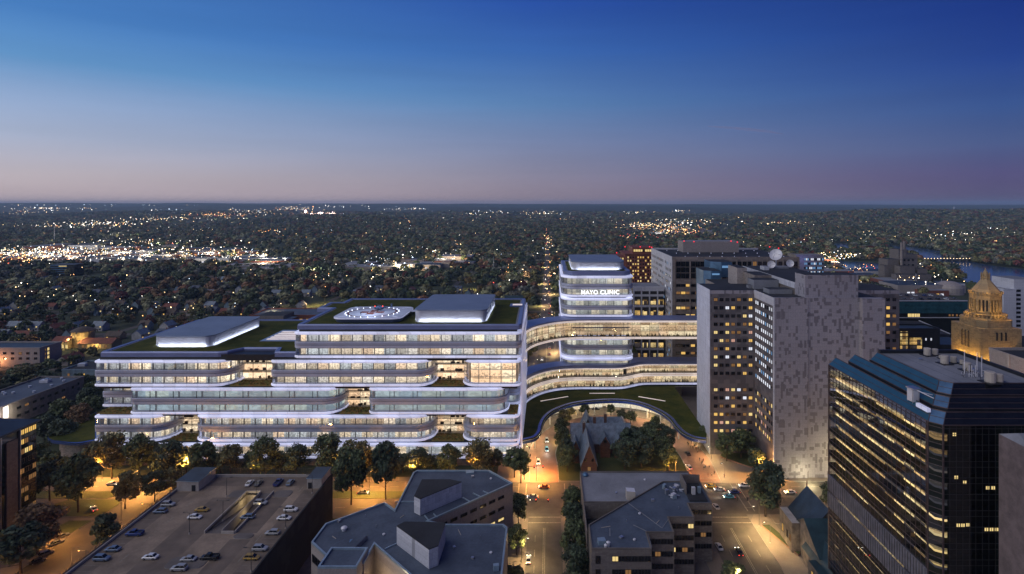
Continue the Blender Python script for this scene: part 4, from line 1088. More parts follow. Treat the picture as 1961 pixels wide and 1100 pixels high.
for k in range(8):
    a = R(22.5 + 45 * k); b.lathe((GX + 2.5 * math.cos(a), GY + 2.5 * math.sin(a), 86.0), [(.35, 0), (.3, 3.2), (.05, 4.2)], 5, 'gold_stone')
b.lathe((GX, GY, 89.4), [(1.6, 0), (1.4, .8), (.7, 1.4), (.5, 2.2), (.1, 3)], 8, 'gold_stone'); b.build('lantern', gt)
def archwin(x, y, z, rz, w, h):
    b = MB(); b.mat('gap_black'); c, s = math.cos(rz), math.sin(rz)
    pr = [(-w / 2, 0), (w / 2, 0)] + [(w / 2 * math.cos(R(t)), h - w / 2 + w / 2 * math.sin(R(t))) for t in range(0, 181, 30)]
    b.face([(x + u * c + .06 * s, y + u * s - .06 * c, z + v) for u, v in pr])
    for sx in (-1, 1): b.obox((x + sx * (w / 2 + .2) * c + .2 * s, y + sx * (w / 2 + .2) * s - .2 * c, z), (.3, .4, h - w / 2), rz, 'gold_stone')
    b.build('arched_window', gt)
for u in (-3, 0, 3): archwin(GX + u, GY - 13.83, 55.4, 0, 1.4, 4.4); archwin(GX - 13.83, GY + u, 50, -math.pi / 2, 1.2, 9)
for u in (-8, -4): archwin(GX + u * .0 - 13.83, GY + u, 30, -math.pi / 2, 1.3, 14)
for u in (-10, -3, 3, 10): archwin(GX + u, GY - 13.83, 34, 0, 1.6, 12)
for (x, y, z, e) in ((-17.5, -8, 46, 8000), (-17.5, 4, 46, 6000), (-8, -18, 44, 8000), (4, -18, 46, 8000), (-11.5, -8, 69.2, 2500), (0, -14, 69.2, 3500), (9, -11, 69.2, 2500), (-14.0, 2, 69.2, 2500), (-7, -12, 80.5, 2200), (6, -12, 80.5, 2200), (-12.5, 0, 80.5, 1800), (-19, -8, 30, 14000), (-19, 6, 38, 9000), (0, -22, 38, 9000)):
    point('floodlight', (GX + x, GY + y, z), (1.0, 0.56, 0.11), e * .24, .4, gt)
b = MB(); b.box(GX + 9, GX + 45, GY - 18, GY + 20, 0, 51.8, 'gold_stone', 'roof_black'); b.box(GX + 8.8, GX + 45, GY - 18.4, GY - 18, 50.6, 53, 'gold_stone'); b.build('side_wing', gt)

gt.scale = (.78, .78, 1)
# ------------------------------------------------------------------ the rest of the right-hand side
def simple_block(name, label, cat, x0, x1, y0, y1, z, wm, rm, wins=None, frame='mullion_dark', rim=1.0, most=100, group=None):
    t = thing(name, label, cat, ((x0 + x1) / 2, y0, 0), group)
    b = MB(); b.box(x0, x1, y0, y1, 0, z, wm, rm); b.build('wall', t)
    if rim:
        b = MB()
        for a in ((x0 - .15, x1 + .15, y0 - .15, y0 + .4), (x0 - .15, x1 + .15, y1 - .4, y1 + .15), (x0 - .15, x0 + .4, y0 + .4, y1 - .4), (x1 - .4, x1 + .15, y0 + .4, y1 - .4)): b.box(*a, z + .01, z + rim, wm)
        b.build('parapet', t)
    if wins: windows(t, wins, frame, most)
    return t
Y = 450; wt_ = simple_block('white_highrise', 'white high-rise with one dark column of balconies beside the golden tower', 'high-rise', XP(1922, Y), XP(1946, Y), Y, Y + 25, ZP(556, Y), 'white_stone', 'roof_grey')
b = MB(); b.box(XP(1946, Y), XP(1990, Y), Y + 2, Y + 25, 0, ZP(536, Y), 'white_stone', 'roof_grey'); b.build('wall', wt_)
L = [(XP(1954, Y), Y + 1.97, z, 0, 3.6, 1.7, pick([('win_black', .9), ('win_dim', .1)])) for z in np.arange(12, ZP(552, Y), 3.5)]
windows(wt_, L)
Y = 455; t = thing('teal_glass_block', 'long low block with a teal glass front and cars parked on its roof', 'office block', (300, Y, 0))
b = MB(); b.box(XP(1700, Y), XP(1852, Y), Y, Y + 40, 0, ZP(577, Y), 'glass_black', 'asphalt'); b.build('wall', t)
b = MB()
for k in range(9): b.box(XP(1700, Y), XP(1852, Y), Y - .5, Y, ZP(600 - k * 2.5, Y), ZP(600 - k * 2.5, Y) + .75, 'glass_teal')
b.box(XP(1700, Y), XP(1852, Y), Y - .7, Y, ZP(577, Y), ZP(575.6, Y), 'white_stone'); b.box(XP(1700, Y), XP(1852, Y), Y - .7, Y, ZP(609, Y), ZP(607.8, Y), 'white_stone'); b.build('glass_front', t)
windows(t, [(XP(px, Y), Y - .3, ZP(604, Y), 0, 2.4, 2.6, 'win_yellow') for px in (1741, 1747.5, 1754, 1758)] + [(XP(px, Y), Y - .3, ZP(604, Y), 0, 1.4, 1.6, 'win_dim') for px in (1818, 1824, 1832)])
Y = 400; t = thing('dark_auditorium', 'dark windowless hall with pale roof edge in front of the teal glass block', 'hall', (270, Y, 0))
b = MB(); P = [(XP(1716, Y), Y), (XP(1719, 440), 440), (XP(1763, 440), 440), (XP(1822, Y), Y)]
b.prism([(XP(1700, 395), 395), (XP(1700, 430), 440), (XP(1763, 436), 438), (XP(1819, 393), 393)], 0, ZP(618, 432), 'gap_black', 'roof_black')
b.box(XP(1700, 380), XP(1840, 380), 370, 392, 0, ZP(650, 385), 'gap_black', 'roof_blue'); b.build('wall', t)
b = MB(); b.prism([(XP(1763, 436) - .2, 438), (XP(1819, 393), 393), (XP(1819, 393) + .6, 393.3), (XP(1763, 436) + .5, 438.4)], ZP(618, 432) - .1, ZP(618, 432) + .5, 'white_stone'); b.build('roof_edge', t)
Y = 366; t = simple_block('amber_window_block', 'dark block with two bays of glowing amber office windows beside the marble tower', 'office block', XP(1722, Y), XP(1800, Y), Y, Y + 14, ZP(632, Y), 'gap_black', 'roof_blue')
b = MB(); b.box(XP(1724, Y), XP(1738, Y), Y - .3, Y - .02, ZP(672, Y), ZP(635, Y), 'bay_lit'); b.box(XP(1742, Y), XP(1765, Y), Y - .3, Y - .02, ZP(672, Y), ZP(647, Y), 'bay_lit')
for k in range(5): b.box(XP(1722, Y), XP(1768, Y), Y - .5, Y - .32, ZP(638 + k * 8, Y), ZP(637 + k * 8, Y) + .3, 'gap_black')
b.build('lit_bay', t)
windows(t, [(XP(px, Y), Y - .1, ZP(650, Y), 0, .9, 1.6, 'win_white') for px in (1773, 1783)])
t = simple_block('pink_wall_block', 'low flat-roofed block with a pink and orange lit wall behind the glass tower', 'building', 172, 215, 150, 220, 70, 'pale_block', 'roof_black')
b = MB()
for y in (158, 171, 184, 197, 210): b.box(171.6, 171.99, y, y + .8, 40, 71, 'concrete_pale')
b.build('pilaster', t)
point('wall_lamp', (168.5, 196, 64), (1, .38, .15), 1500, .8, t)
Y = 520; simple_block('blue_lit_hotel', 'small blocky hotel washed in blue light near the lake', 'hotel', XP(1525, 690), XP(1578, 690), 690, 715, ZP(490, 690), 'tan_stone', 'roof_grey', grid(('y', 689.9), XP(1540, 690), XP(1577, 690), 12, 14, 62, 9, 1.6, 2.6, [('win_white', .25), ('win_blue', .35), ('win_black', .4)]), most=60)
point('blue_wash', (XP(1545, 680), 676, 60), (.2, .25, 1), 5000, 2)
# power station by the river
Y = 900.0
pp = thing('power_station', 'brown brick power station with two tall chimneys beside the river', 'power station', (XP(1735, Y), Y, 0))
b = MB()
for (a, c, t_, y0, y1) in ((1721, 1737, 478, 905, 930), (1737, 1757, 487, 905, 930), (1728, 1757, 496, 895, 904.9), (1700, 1722, 497, 900, 925), (1694, 1702, 509, 898, 915), (1724, 1752, 510, 880, 894.9), (1716, 1784, 526, 868, 879.9), (1757, 1776, 515, 882, 905)):
    b.box(XP(a, y0), XP(c, y0), y0, y1, 0, ZP(t_, y0), 'brown_stone', 'roof_black')
b.build('wall', pp)
for px, rr, tp in ((1726.5, 1.9, 464), (1731.5, 2.1, 462.5)):
    b = MB(); b.tube((XP(px, 893 + (px > 1730) * 14), 893 + (px > 1730) * 14, 0), (XP(px, 893 + (px > 1730) * 14), 893 + (px > 1730) * 14, ZP(tp, 900)), rr * 1.2, rr, 12, 'tan_stone'); b.build('chimney', pp)
L = [(XP(px, 868), 867.9, 8, 0, 3, 3, 'win_yellow') for px in (1726, 1733, 1741, 1749)] + [(XP(px, 895), 894.9, z, 0, 3, 3, 'win_black') for px in (1732, 1740, 1748) for z in (38, 28, 30)]
windows(pp, L)
b = MB(); b.lathe((XP(1817, 800), 800, 0), [(18, 0), (18, 9), (16, 13), (8, 17), (1, 18)], 20, 'pale_block'); tag(b.build('round_hall'), 'round domed hall near the river below the power station', 'hall')
b = MB(); x0, y0 = at(1757, 500.5); x1, y1 = at(1858, 501)
b.obox(((x0 + x1) / 2, (y0 + y1) / 2, 4.5), (x1 - x0, 12, 1.2), 0, 'tan_stone')
for k in range(7): b.obox((x0 + (x1 - x0) * (k + .5) / 7, (y0 + y1) / 2, 0), (2.2, 10, 4.5), 0, 'tan_stone')
for k in range(16): b.lathe((x0 + (x1 - x0) * (k + .5) / 16, (y0 + y1) / 2 - 6, 6.5), [(.4, 0), (.5, .5), (.2, 1)], 6, 'town_warm')
tag(b.build('river_bridge'), 'low lamp-lit road bridge crossing the blue river', 'bridge')
# ------------------------------------------------------------------ parking garage
GZ = 18.0
pg = thing('parking_garage', 'open rooftop parking garage with ramp well, stair boxes and parked cars', 'parking garage', (-114, 190, 0))
gx0, gx1, gy0, gy1 = -141.5, -86.8, 130, 225.5
b = MB()
# deck with the ramp well left open
wx0, wx1, wy0, wy1 = -113.6, -103.8, 186.6, 212.5
for x0, x1, y0, y1 in ((gx0, wx0, gy0, gy1), (wx1, gx1, gy0, gy1), (wx0, wx1, gy0, wy0), (wx0, wx1, wy1, gy1)): b.box(x0, x1, y0, y1, GZ - .6, GZ, 'concrete_deck')
b.build('deck', pg)
b = MB(); b.box(gx0, gx1 - .02, gy0, gy1, 0, GZ - 5, 'concrete_dark', 'concrete_deck'); b.build('lower_level', pg)
b = MB(); b.box(gx1, gx1 + .5, gy0, gy1 + .2, 0, GZ + 1.15, 'dark_clad'); b.box(gx0 - .5, gx0, gy0, gy1 + .2, 0, GZ + 1.0, 'dark_clad'); b.box(gx0, gx1, gy1, gy1 + .5, 0, GZ + .4, 'dark_clad'); b.build('outer_wall', pg)
b = MB(); b.box(gx0 + .02, gx0 + .45, gy0, gy1 - .3, GZ, GZ + .85, 'concrete_pale'); b.box(gx0 + .45, gx1 - .1, gy1 - .5, gy1 - .02, GZ, GZ + 1.0, 'concrete_pale')
b.build('parapet', pg)
b = MB(); b.mat('mullion_dark')
for x in np.arange(gx0 + 11, gx1 - 5, .9): b.tube((x, gy1 + .3, GZ + .4), (x, gy1 + .3, GZ + 3.2), .05, .05, 4)
for y in np.arange(gy0 + 20, gy1 - 16, 1.2): b.tube((gx0 - .3, y, GZ + 1), (gx0 - .3, y, GZ + 2), .04, .04, 4)
for z in (GZ + 1.6, GZ + 3.1): b.tube((gx0 + 10, gy1 + .3, z), (gx1 - 4, gy1 + .3, z), .05, .05, 4)
b.build('railing', pg)
# ramps: one down, one up, divided by a thin wall
b = MB(); b.mat('concrete_dark')
xm = (wx0 + wx1) / 2 + .4
b.face([(wx0, wy0, GZ - .02), (xm - .1, wy0, GZ - .02), (xm - .1, wy1, GZ - 4.4), (wx0, wy1, GZ - 4.4)])
b.face([(xm + .1, wy0, GZ - 4.4), (wx1, wy0, GZ - 4.4), (wx1, wy1, GZ - .02), (xm + .1, wy1, GZ - .02)])
b.mat('concrete_pale')
b.build('ramp', pg)
b = MB()
for x0, x1, y0, y1 in ((wx0 - .35, wx0, wy0 + 0, wy1), (wx1, wx1 + .35, wy0, wy1 + .3), (xm - .1, xm + .1, wy0 + .5, wy1), (xm + .2, wx1, wy0 - .35, wy0), (wx0, xm, wy1, wy1 + .3)): b.box(x0, x1, y0, y1, GZ - 4.4, GZ + .9, 'concrete_pale')
b.build('ramp_wall', pg)
def kerbring(x0, x1, y0, y1, r=1.6):
    P = lambda d: arc(x0 + r, y0 + r, r + d, 180, 270, 5) + arc(x1 - r, y0 + r, r + d, 270, 360, 5) + arc(x1 - r, y1 - r, r + d, 0, 90, 5) + arc(x0 + r, y1 - r, r + d, 90, 180, 5)
    b = MB(); b.prism(P(0), GZ, GZ + .16, 'kerb_stone', 'concrete_dark'); b.build('parking_island', pg)
point('ramp_light', (-110.5, 209, 16.6), (1, .75, .35), 350, .3, pg); point('ramp_light', (-106, 200, 16.8), (1, .75, .35), 200, .3, pg)
kerbring(-119.5, -112.9 - 1.2, 209.5, 214.5); kerbring(-103, -96.6, 209.5, 214.5); kerbring(-103.2, -96.8, 183.5, 186.6); kerbring(-115.5, -104, 168.5, 174)
def stairbox(x0, x1, y0, y1, z, door):
    b = MB(); b.box(x0, x1, y0, y1, GZ, z, 'concrete_pale'); w = b.build('stair_house', pg)
    b = MB(); b.box(x0 - .25, x1 + .25, y0 - .25, y1 + .25, z + .01, z + .3, 'coping_blue', 'roof_blue'); b.build('roof', w)
    b = MB(); b.box(door, door + 1.4, y0 - .08, y0 - .01, GZ, GZ + 2.3, 'gap_black'); b.build('door', w)
stairbox(gx0 + .5, gx0 + 8.8, gy1 - 11.5, gy1 - .6, GZ + 3.6, gx0 + 6.2); stairbox(gx1 - 5.6, gx1 - .05, gy1 - 9.5, gy1 - .6, GZ + 3.8, gx1 - 5.2)
b = MB()
for x0, x1, y0, y1 in ((gx0 + .45, gx0 + 6.2, gy0, 213.5), (-124.5, -113.98, gy0, 209.4), (-103.4, -96.6, 186.8, 209.4), (-103.4, -96.6, gy0, 183.3), (gx1 - 6.2, gx1 - .1, gy0, 215), (-132, -93, 218, 224.9)): b.box(x0, x1, y0, y1, GZ, GZ + .004, 'bay_deck')
b.build('bay_surface', pg)
b = MB(); b.mat('road_paint')
for x in (-130.5, -94.5, -107.8): 
    for y in np.arange(140, 222, 10.5):
        if x == -107.8 and y > 165: continue
        b.face([(x - .11, y, GZ + .009), (x + .11, y, GZ + .009), (x + .11, y + 4, GZ + .009), (x - .11, y + 4, GZ + .009)])
for y in np.arange(148, 212, 2.75):
    for x0, x1 in ((gx0 + .6, gx0 + 5.8), (gx1 - 5.8, gx1 - .2)): b.face([(x0, y, GZ + .009), (x1, y, GZ + .009), (x1, y + .1, GZ + .009), (x0, y + .1, GZ + .009)])
b.build('bay_marking', pg)
# ------------------------------------------------------------------ polygonal slate-roofed building
hb = 22.0
pb = thing('faceted_building', 'faceted pale building with slate-blue roofs and two angular rooftop plant rooms', 'office building', (-50, 190, 0))
PB = pts([(799, 900.4), (937, 900.4), (982, 925), (821.4, 997), (853, 1003.6), (964, 1003.6), (972, 1010), (962, 1100), (955, 1180), (850, 1180), (784, 1100), (717, 1041.7), (697, 1078), (622, 1062), (596, 1038), (623, 1002.5), (737, 961.4), (756, 975), (791, 905)], hb)
b = MB(); b.prism(PB, 0, hb - .5, 'pale_block', 'roof_slate'); b.build('wall', pb)
def coping(parent, P, z, w=.55, h=.6, m='coping_blue', wallm='pale_block', name='roof_edge'):
    b = MB(); n = len(P)
    A = sum(P[i][0] * P[(i + 1) % n][1] - P[(i + 1) % n][0] * P[i][1] for i in range(n))
    if A < 0: P = P[::-1]
    Q = []
    for i in range(n):
        a = Vector(P[i - 1]); c = Vector(P[i]); d = Vector(P[(i + 1) % n]); e1 = (c - a).normalized(); e2 = (d - c).normalized()
        n1 = Vector((-e1.y, e1.x)); n2 = Vector((-e2.y, e2.x)); m_ = n1 + n2; m_ = m_ / max(m_.dot(n1), .35); Q.append(tuple(c + m_ * w))
    for i in range(n):
        j = (i + 1) % n
        b.mat(m); b.face([(*P[i], z), (*P[j], z), (*Q[j], z), (*Q[i], z)]); b.face([(*Q[i], z), (*Q[j], z), (*Q[j], z - h), (*Q[i], z - h)])
        b.face([(*P[i], z - h), (*P[j], z - h), (*P[j], z), (*P[i], z)])
    return b.build(name, parent)
coping(pb, PB, hb + .05)
P2 = pts([(634, 1048.5), (705, 1048.5), (683, 1086), (608, 1086)], 23.6)
b = MB(); b.prism(P2, 0, 23.1, 'pale_block', 'roof_slate'); lo = b.build('corner_block', pb); coping(lo, P2, 23.7)
for L_, z in (([(808, 918), (861.8, 918), (884, 922.8), (804.6, 955.4), (793, 949.7)], 27.3), ([(759.7, 1007), (775, 999), (849.4, 1000.2), (853, 1003), (839, 1045), (821.4, 1051.8)], 27.4)):
    P3 = pts(L_, z)
    b = MB(); b.prism(P3, hb - .4, z - .25, 'white_stone'); w = b.build('plant_room', pb)
    b = MB(); b.prism(P3, z - .25, z, 'mullion_dark', 'roof_black'); b.build('roof', w)
# small roof things
for (px, py, s, h, m) in ((659, 1016, 1.6, 1.2, 'white_metal'), (676, 1040, 1.5, .8, 'glass_blue'), (900, 905.5, 2.4, .5, 'coping_blue'), (950, 1092, 1.2, 1.6, 'coping_blue')):
    x, y = at(px, py, hb - .5)
    b = MB()
    if m == 'white_metal': b.lathe((x, y, hb - .5), [(.7, 0), (.7, .5), (1.0, .6), (1.0, 1.0), (.5, 1.3)], 10, m)
    else: b.obox((x, y, hb - .5), (s * 1.3, s, h), .2, m)
    b.build('roof_vent', pb)
b = MB(); x, y = at(688, 1044, hb - .5); b.prism([(x - 4, y - 6), (x - 1, y - 6), (x + 1.6, y + 3), (x - 1.6, y + 3)], hb - .48, hb + .9, 'pale_block', 'roof_slate'); b.build('roof_curb', pb)
b = MB(); b.mat('coping_blue')
for a_, c_ in (((756, 961), (794, 961)), ((813, 987), (821, 997)), ((830, 984), (838, 992)), ((886, 953), (900, 961)), ((906, 945), (921, 952)), ((925, 941), (937, 946)), ((737, 1052), (760, 1041))):
    p0, p1 = at(*a_, hb - .3), at(*c_, hb - .3); b.obox(((p0[0] + p1[0]) / 2, (p0[1] + p1[1]) / 2, hb - .48), (math.hypot(p1[0] - p0[0], p1[1] - p0[1]), .3, .35), math.atan2(p1[1] - p0[1], p1[0] - p0[0]))
b.build('roof_seam', pb)
def facewins(parent, A, B, zs, n, w, h, ws, m0=.1, frame='mullion_dark', most=100):
    """windows along a wall from A to B (left to right as the camera sees it)"""
    a = math.atan2(B[1] - A[1], B[0] - A[0]); L = []
    for z in zs:
        for i in range(n):
            t = m0 + (1 - 2 * m0) * (i + .5) / n; p = ws(i, z) if callable(ws) else pick(ws)
            if p: L.append((A[0] + (B[0] - A[0]) * t + .03 * math.sin(a), A[1] + (B[1] - A[1]) * t - .03 * math.cos(a), z, a, w, h, p))
    return L
A_, B_ = at(821.4, 997, hb), at(982, 925, hb)
Lw = facewins(pb, A_, B_, (18.5, 14.4, 10.4), 7, 2.6, .9, [('win_black', .9), ('win_yellow', .1)])
A_, B_ = at(596, 1038, hb), at(622, 1062, hb); Lw += facewins(pb, A_, B_, (17.5,), 2, 3.6, 2.2, [('win_black', 1)])
windows(pb, Lw)
x, y = at(808, 1075, hb); point('door_light', (x + 1.2, y - 1.2, 25.2), (1, .82, .5), 900, .25, pb)
b = MB(); b.lathe((x + .9, y - .6, 25.1), [(.2, 0), (.25, .2), (.1, .3)], 6, 'lamp_white'); b.build('door_lamp', pb)
x, y = at(716, 1075, hb); point('court_light', (x, y - 1.5, 14), (1, .7, .35), 1200, .3, pb)

# ------------------------------------------------------------------ stepped brown building
sb = thing('stepped_building', 'brown stone building with a stepped front, ribbon windows and a cluttered slate roof', 'office building', (36, 195, 0))
hs = 21.0
MAIN = [(13.3, 173.6), (31.8, 173.6), (31.8, 182.3), (40.7, 182.3), (40.7, 191.1), (49.5, 191.1), (49.5, 199.8), (58.1, 199.8), (58.1, 215.8), (43.8, 215.8), (13.3, 186.5)]
b = MB(); b.prism(MAIN, 0, hs - .4, 'brown_stone', 'roof_slate'); b.build('wall', sb)
coping(sb, MAIN, hs + .05, .35, .5, 'concrete_dark')
BK = [(12.7, 203.5), (31, 203.5), (43.5, 216), (56.4, 216), (56.4, 226.8), (12.7, 226.8)]
b = MB(); b.prism(BK, 0, 19.1, 'brown_stone', 'roof_grey'); bk = b.build('rear_block', sb); coping(bk, BK, 19.6, .35, .5, 'concrete_dark')
b = MB(); b.prism([(13, 186.6), (30, 203.4), (13, 203.4)], 0, 13.5, 'brown_stone', 'roof_black'); b.prism([(12.72, 187), (13.0, 187), (13.0, 203.4), (12.72, 203.4)], 13.5, 18.6, 'brown_stone'); b.build('low_link', sb)
Lw = []
def ribbon_win(x0, x1, y, zs, n, ws):
    out = []
    for z in zs:
        for i in range(n): out.append((x0 + (x1 - x0) * (i + .5) / n, y - .03, z, 0, (x1 - x0) / n - .28, 1.45, pick(ws)))
    return out
WSb = [('win_black', .88), ('win_dim', .08), ('win_amber', .02), ('win_yellow', .02)]
Lw += ribbon_win(19.6, 31.6, 173.6, (18.0 - .2, 13.7, 9.6, 5.5), 6, WSb) + ribbon_win(32.4, 40.4, 182.3, (17.9, 13.9, 9.9, 5.8), 4, WSb) + ribbon_win(41.2, 49.3, 191.1, (17.9, 13.9, 9.9, 5.8), 4, WSb) + ribbon_win(49.9, 57.9, 199.8, (17.9, 13.9, 9.9, 5.8), 4, WSb)
Lw += [(15.3, 173.57, z, 0, 1.3, 2.2, 'win_black') for z in (17.5, 13.4, 9.3)]
windows(sb, Lw)
def rv(px, py, h): x, y = at(px, py, h); return x, y
b = MB(); x, y = rv(1121, 911, 19.2); b.lathe((x, y, 19.1), [(1.1, 0), (1.2, .5), (.8, 1.1), (.3, 1.3)], 10, 'glass_blue'); b.build('roof_dome', sb)
b = MB(); x, y = rv(1208, 957, 19.2); b.prism([(x - 1.5, y), (x + 1.6, y - .6), (x + 1.6, y + 2.4), (x - 1.5, y + 2.8)], 19.1, 22.2, 'concrete_pale', 'white_metal'); b.build('roof_hatch', sb)
b = MB(); x, y = rv(1152, 1039, hs); b.prism([(x - 1, y - 1), (x + 1.4, y - .6), (x + 1, y + 1.4), (x - 1.3, y + 1)], hs - .4, hs + .9, 'coping_blue'); b.build('roof_hatch', sb)
b = MB(); x, y = rv(1165, 1044, hs); b.lathe((x, y, hs - .4), [(.5, 0), (.5, 1.0), (.7, 1.3), (.2, 1.6)], 8, 'white_metal'); b.lathe((x - .9, y - .9, hs - .4), [(.4, 0), (.4, .8), (.6, 1.0), (.2, 1.3)], 8, 'white_metal'); b.build('roof_vent', sb)
b = MB(); x, y = rv(1168, 1027, hs); b.tube((x, y, hs), (x, y, hs + 2.6), .06, .04, 5, 'white_metal'); b.build('aerial', sb)
rs = np.random.RandomState(4); b = MB()
for k in range(16):
    x, y = rv(1283 + rs.uniform(-11, 20), 938 + rs.uniform(-12, 18), hs); 
    if rs.rand() < .5: b.obox((x, y, hs - .38), (rs.uniform(.8, 2), rs.uniform(.8, 1.6), rs.uniform(.6, 1.6)), rs.uniform(0, 1), ['white_metal', 'coping_blue', 'silver'][k % 3])
    else: b.tube((x, y, hs - .2 + rs.uniform(0, .8)), (x + rs.uniform(-2, 2), y + rs.uniform(-2, 2), hs + .2 + rs.uniform(0, .6)), .25, .25, 7, 'silver')
b.build('air_plant', sb)
b = MB(); b.prism([(50.5, 201.5), (56.9, 201.5), (56.9, 214.4), (50.5, 214.4)], hs - .35, hs + .02, 'roof_black'); b.prism([(50.2, 206), (50.6, 206), (50.6, 215), (50.2, 215)], hs - .3, hs + 3.4, 'brown_stone'); b.prism([(50.6, 214.4), (57.5, 214.4), (57.5, 215), (50.6, 215)], hs - .3, hs + 3.0, 'brown_stone')
b.obox((53.0, 206, hs), (1.2, 1, 2.6), .1, 'white_metal'); b.obox((55.4, 207, hs), (1.0, 1, 2.2), .1, 'coping_blue'); b.build('roof_court', sb)
b = MB(); b.mat('roof_grey')
for P in ([(1203, 964), (1268, 1012), (1283, 991)], [(1213, 1006), (1240, 1019), (1248, 1049)]):
    for p0, p1 in zip(P, P[1:]):
        p0, p1 = at(*p0, hs - .4), at(*p1, hs - .4); b.obox(((p0[0] + p1[0]) / 2, (p0[1] + p1[1]) / 2, hs - .38), (math.hypot(p1[0] - p0[0], p1[1] - p0[1]), .2, .12), math.atan2(p1[1] - p0[1], p1[0] - p0[0]))
b.build('roof_seam', sb)

rq = random.Random(12)
for (par, spots, z) in ((pb, [(850, 930), (905, 915), (940, 918), (770, 990), (700, 990), (650, 1000), (735, 1025), (880, 1020), (920, 1030), (905, 1070), (940, 1060), (640, 1030), (720, 1010), (870, 1050)], hb - .5), (sb, [(1150, 930), (1180, 945), (1235, 920), (1160, 1010), (1200, 1000), (1190, 1030), (1225, 985), (1260, 1000), (1300, 975), (1250, 960), (1215, 1035)], hs - .4)):
    for n_, (px, py) in enumerate(spots):
        x, y = at(px, py, z); b = MB()
        zz = 19.1 if par is sb and py < 950 and px < 1245 else z
        if zz != z: x, y = at(px, py, zz)
        q = n_ % 4
        if q == 0: b.tube((x, y, zz), (x, y, zz + .8), .12, .12, 6, 'silver')
        elif q == 1: b.obox((x, y, zz), (rq.uniform(.7, 1.3), rq.uniform(.6, 1.1), rq.uniform(.4, .9)), rq.uniform(0, 1.5), 'roof_grey', 'silver')
        elif q == 2: b.lathe((x, y, zz), [(.35, 0), (.35, .25), (.5, .3), (.4, .5)], 8, 'white_metal')
        else: b.obox((x, y, zz), (rq.uniform(2, 4.5), .16, .16), rq.uniform(0, 3), 'concrete_pale')
        b.build(['vent_pipe', 'roof_hatch', 'roof_fan', 'conduit'][q], par)
# ------------------------------------------------------------------ black glass tower on the right
bt = thing('black_glass_tower', 'big black glass office tower with three sloping blue skylight strips along its roof', 'office tower', (130, 134, 0))
FY = {0: 185.0, 2.3: 185.0, 3.5: 179.5, 5.6: 179.5, 6.5: 173.0, 8.7: 172.5}
XR = 125.0
def ringp(d, fy=None): return [(92 + d, fy or FY.get(d, 185.0)), (92 + d, 136.6 + d), (94.0 + d, 134.2 + d), (XR, 134.2 + d), (XR, 172.5)]
prof = [(0, 74.3), (2.3, 76.6), (2.3, 75.9), (3.5, 75.9), (3.5, 77.0), (5.6, 79.05), (5.6, 78.3), (6.5, 78.3), (6.5, 79.35), (8.7, 81.6)]
b = MB()
for i, ((d0, z0), (d1, z1)) in enumerate(zip(prof, prof[1:])):
    fy = min(FY.get(d0), FY.get(d1)) if d0 != d1 else FY.get(d0)
    A0, A1 = ringp(d0, fy), ringp(d1, fy); sl = i in (0, 4, 8)
    for k in range(3):
        m = ('skylight_sky_tint' if k == 0 else 'glass_blue' if k == 1 else 'glass_black') if sl else 'gap_black'  # sky reflection put into the strip colours: blue on the left, dark in front
        b.mat(m); b.face([(*A0[k], z0), (*A0[k + 1], z0), (*A1[k + 1], z1), (*A1[k], z1)])
    b.mat('gap_black'); b.face([(*A0[0], z0), (*A1[0], z1), (*A1[0], 70), (*A0[0], 70)])
b.build('skylight_strip', bt)
b = MB(); b.mat('mullion_rose')
def bar(p, q, w=.09):
    b.tube(p, q, w, w, 4)
for i in (0, 4, 8):
    (d0, z0), (d1, z1) = prof[i], prof[i + 1]; A0, A1 = ringp(d0), ringp(d1)
    fy = min(FY[d0], FY[d1]); A0, A1 = ringp(d0, fy), ringp(d1, fy)
    for A, z in ((A0, z0), (A1, z1)):
        for k in range(3): bar((*A[k], z + .05), (*A[k + 1], z + .05), .13)
    for q in (.5,):
        for k in range(3): bar(*[(A0[j][0] * (1 - q) + A1[j][0] * q, A0[j][1] * (1 - q) + A1[j][1] * q, z0 * (1 - q) + z1 * q + .04) for j in (k, k + 1)], .07)
    for k in (1, 2): bar((*A0[k], z0 + .05), (*A1[k], z1 + .05), .1)
b.build('skylight_bar', bt)
b = MB(); b.prism(ringp(8.7), 74, 81.5, 'roof_black', 'roof_grey'); b.build('roof', bt)
b = MB(); b.box(101, XR, 171.6, 172.6, 81.55, 82.5, 'gap_black'); b.box(XR - .6, XR + .2, 143, 171.6, 81.55, 82.4, 'gap_black'); b.build('parapet', bt)
b = MB(); b.prism([(95.5, 179.6), (98.3, 179.6), (98.3, 172.7), (124.8, 172.7), (124.8, 172.9), (95.5, 184.8)], 0, 74, 'gap_black'); b.build('rear_wall', bt)
b = MB(); rq = random.Random(6)
for k in range(6): b.box(101.5 + k * 4, 101.56 + k * 4, 144, 171.4, 81.5, 81.53, 'roof_slate')
for k in range(9): b.obox((rq.uniform(103, 123), rq.uniform(146, 169), 81.5), (rq.uniform(.4, 1.2), rq.uniform(.4, 1.2), rq.uniform(.2, .7)), 0, 'silver')
b.build('roof_vent', bt)
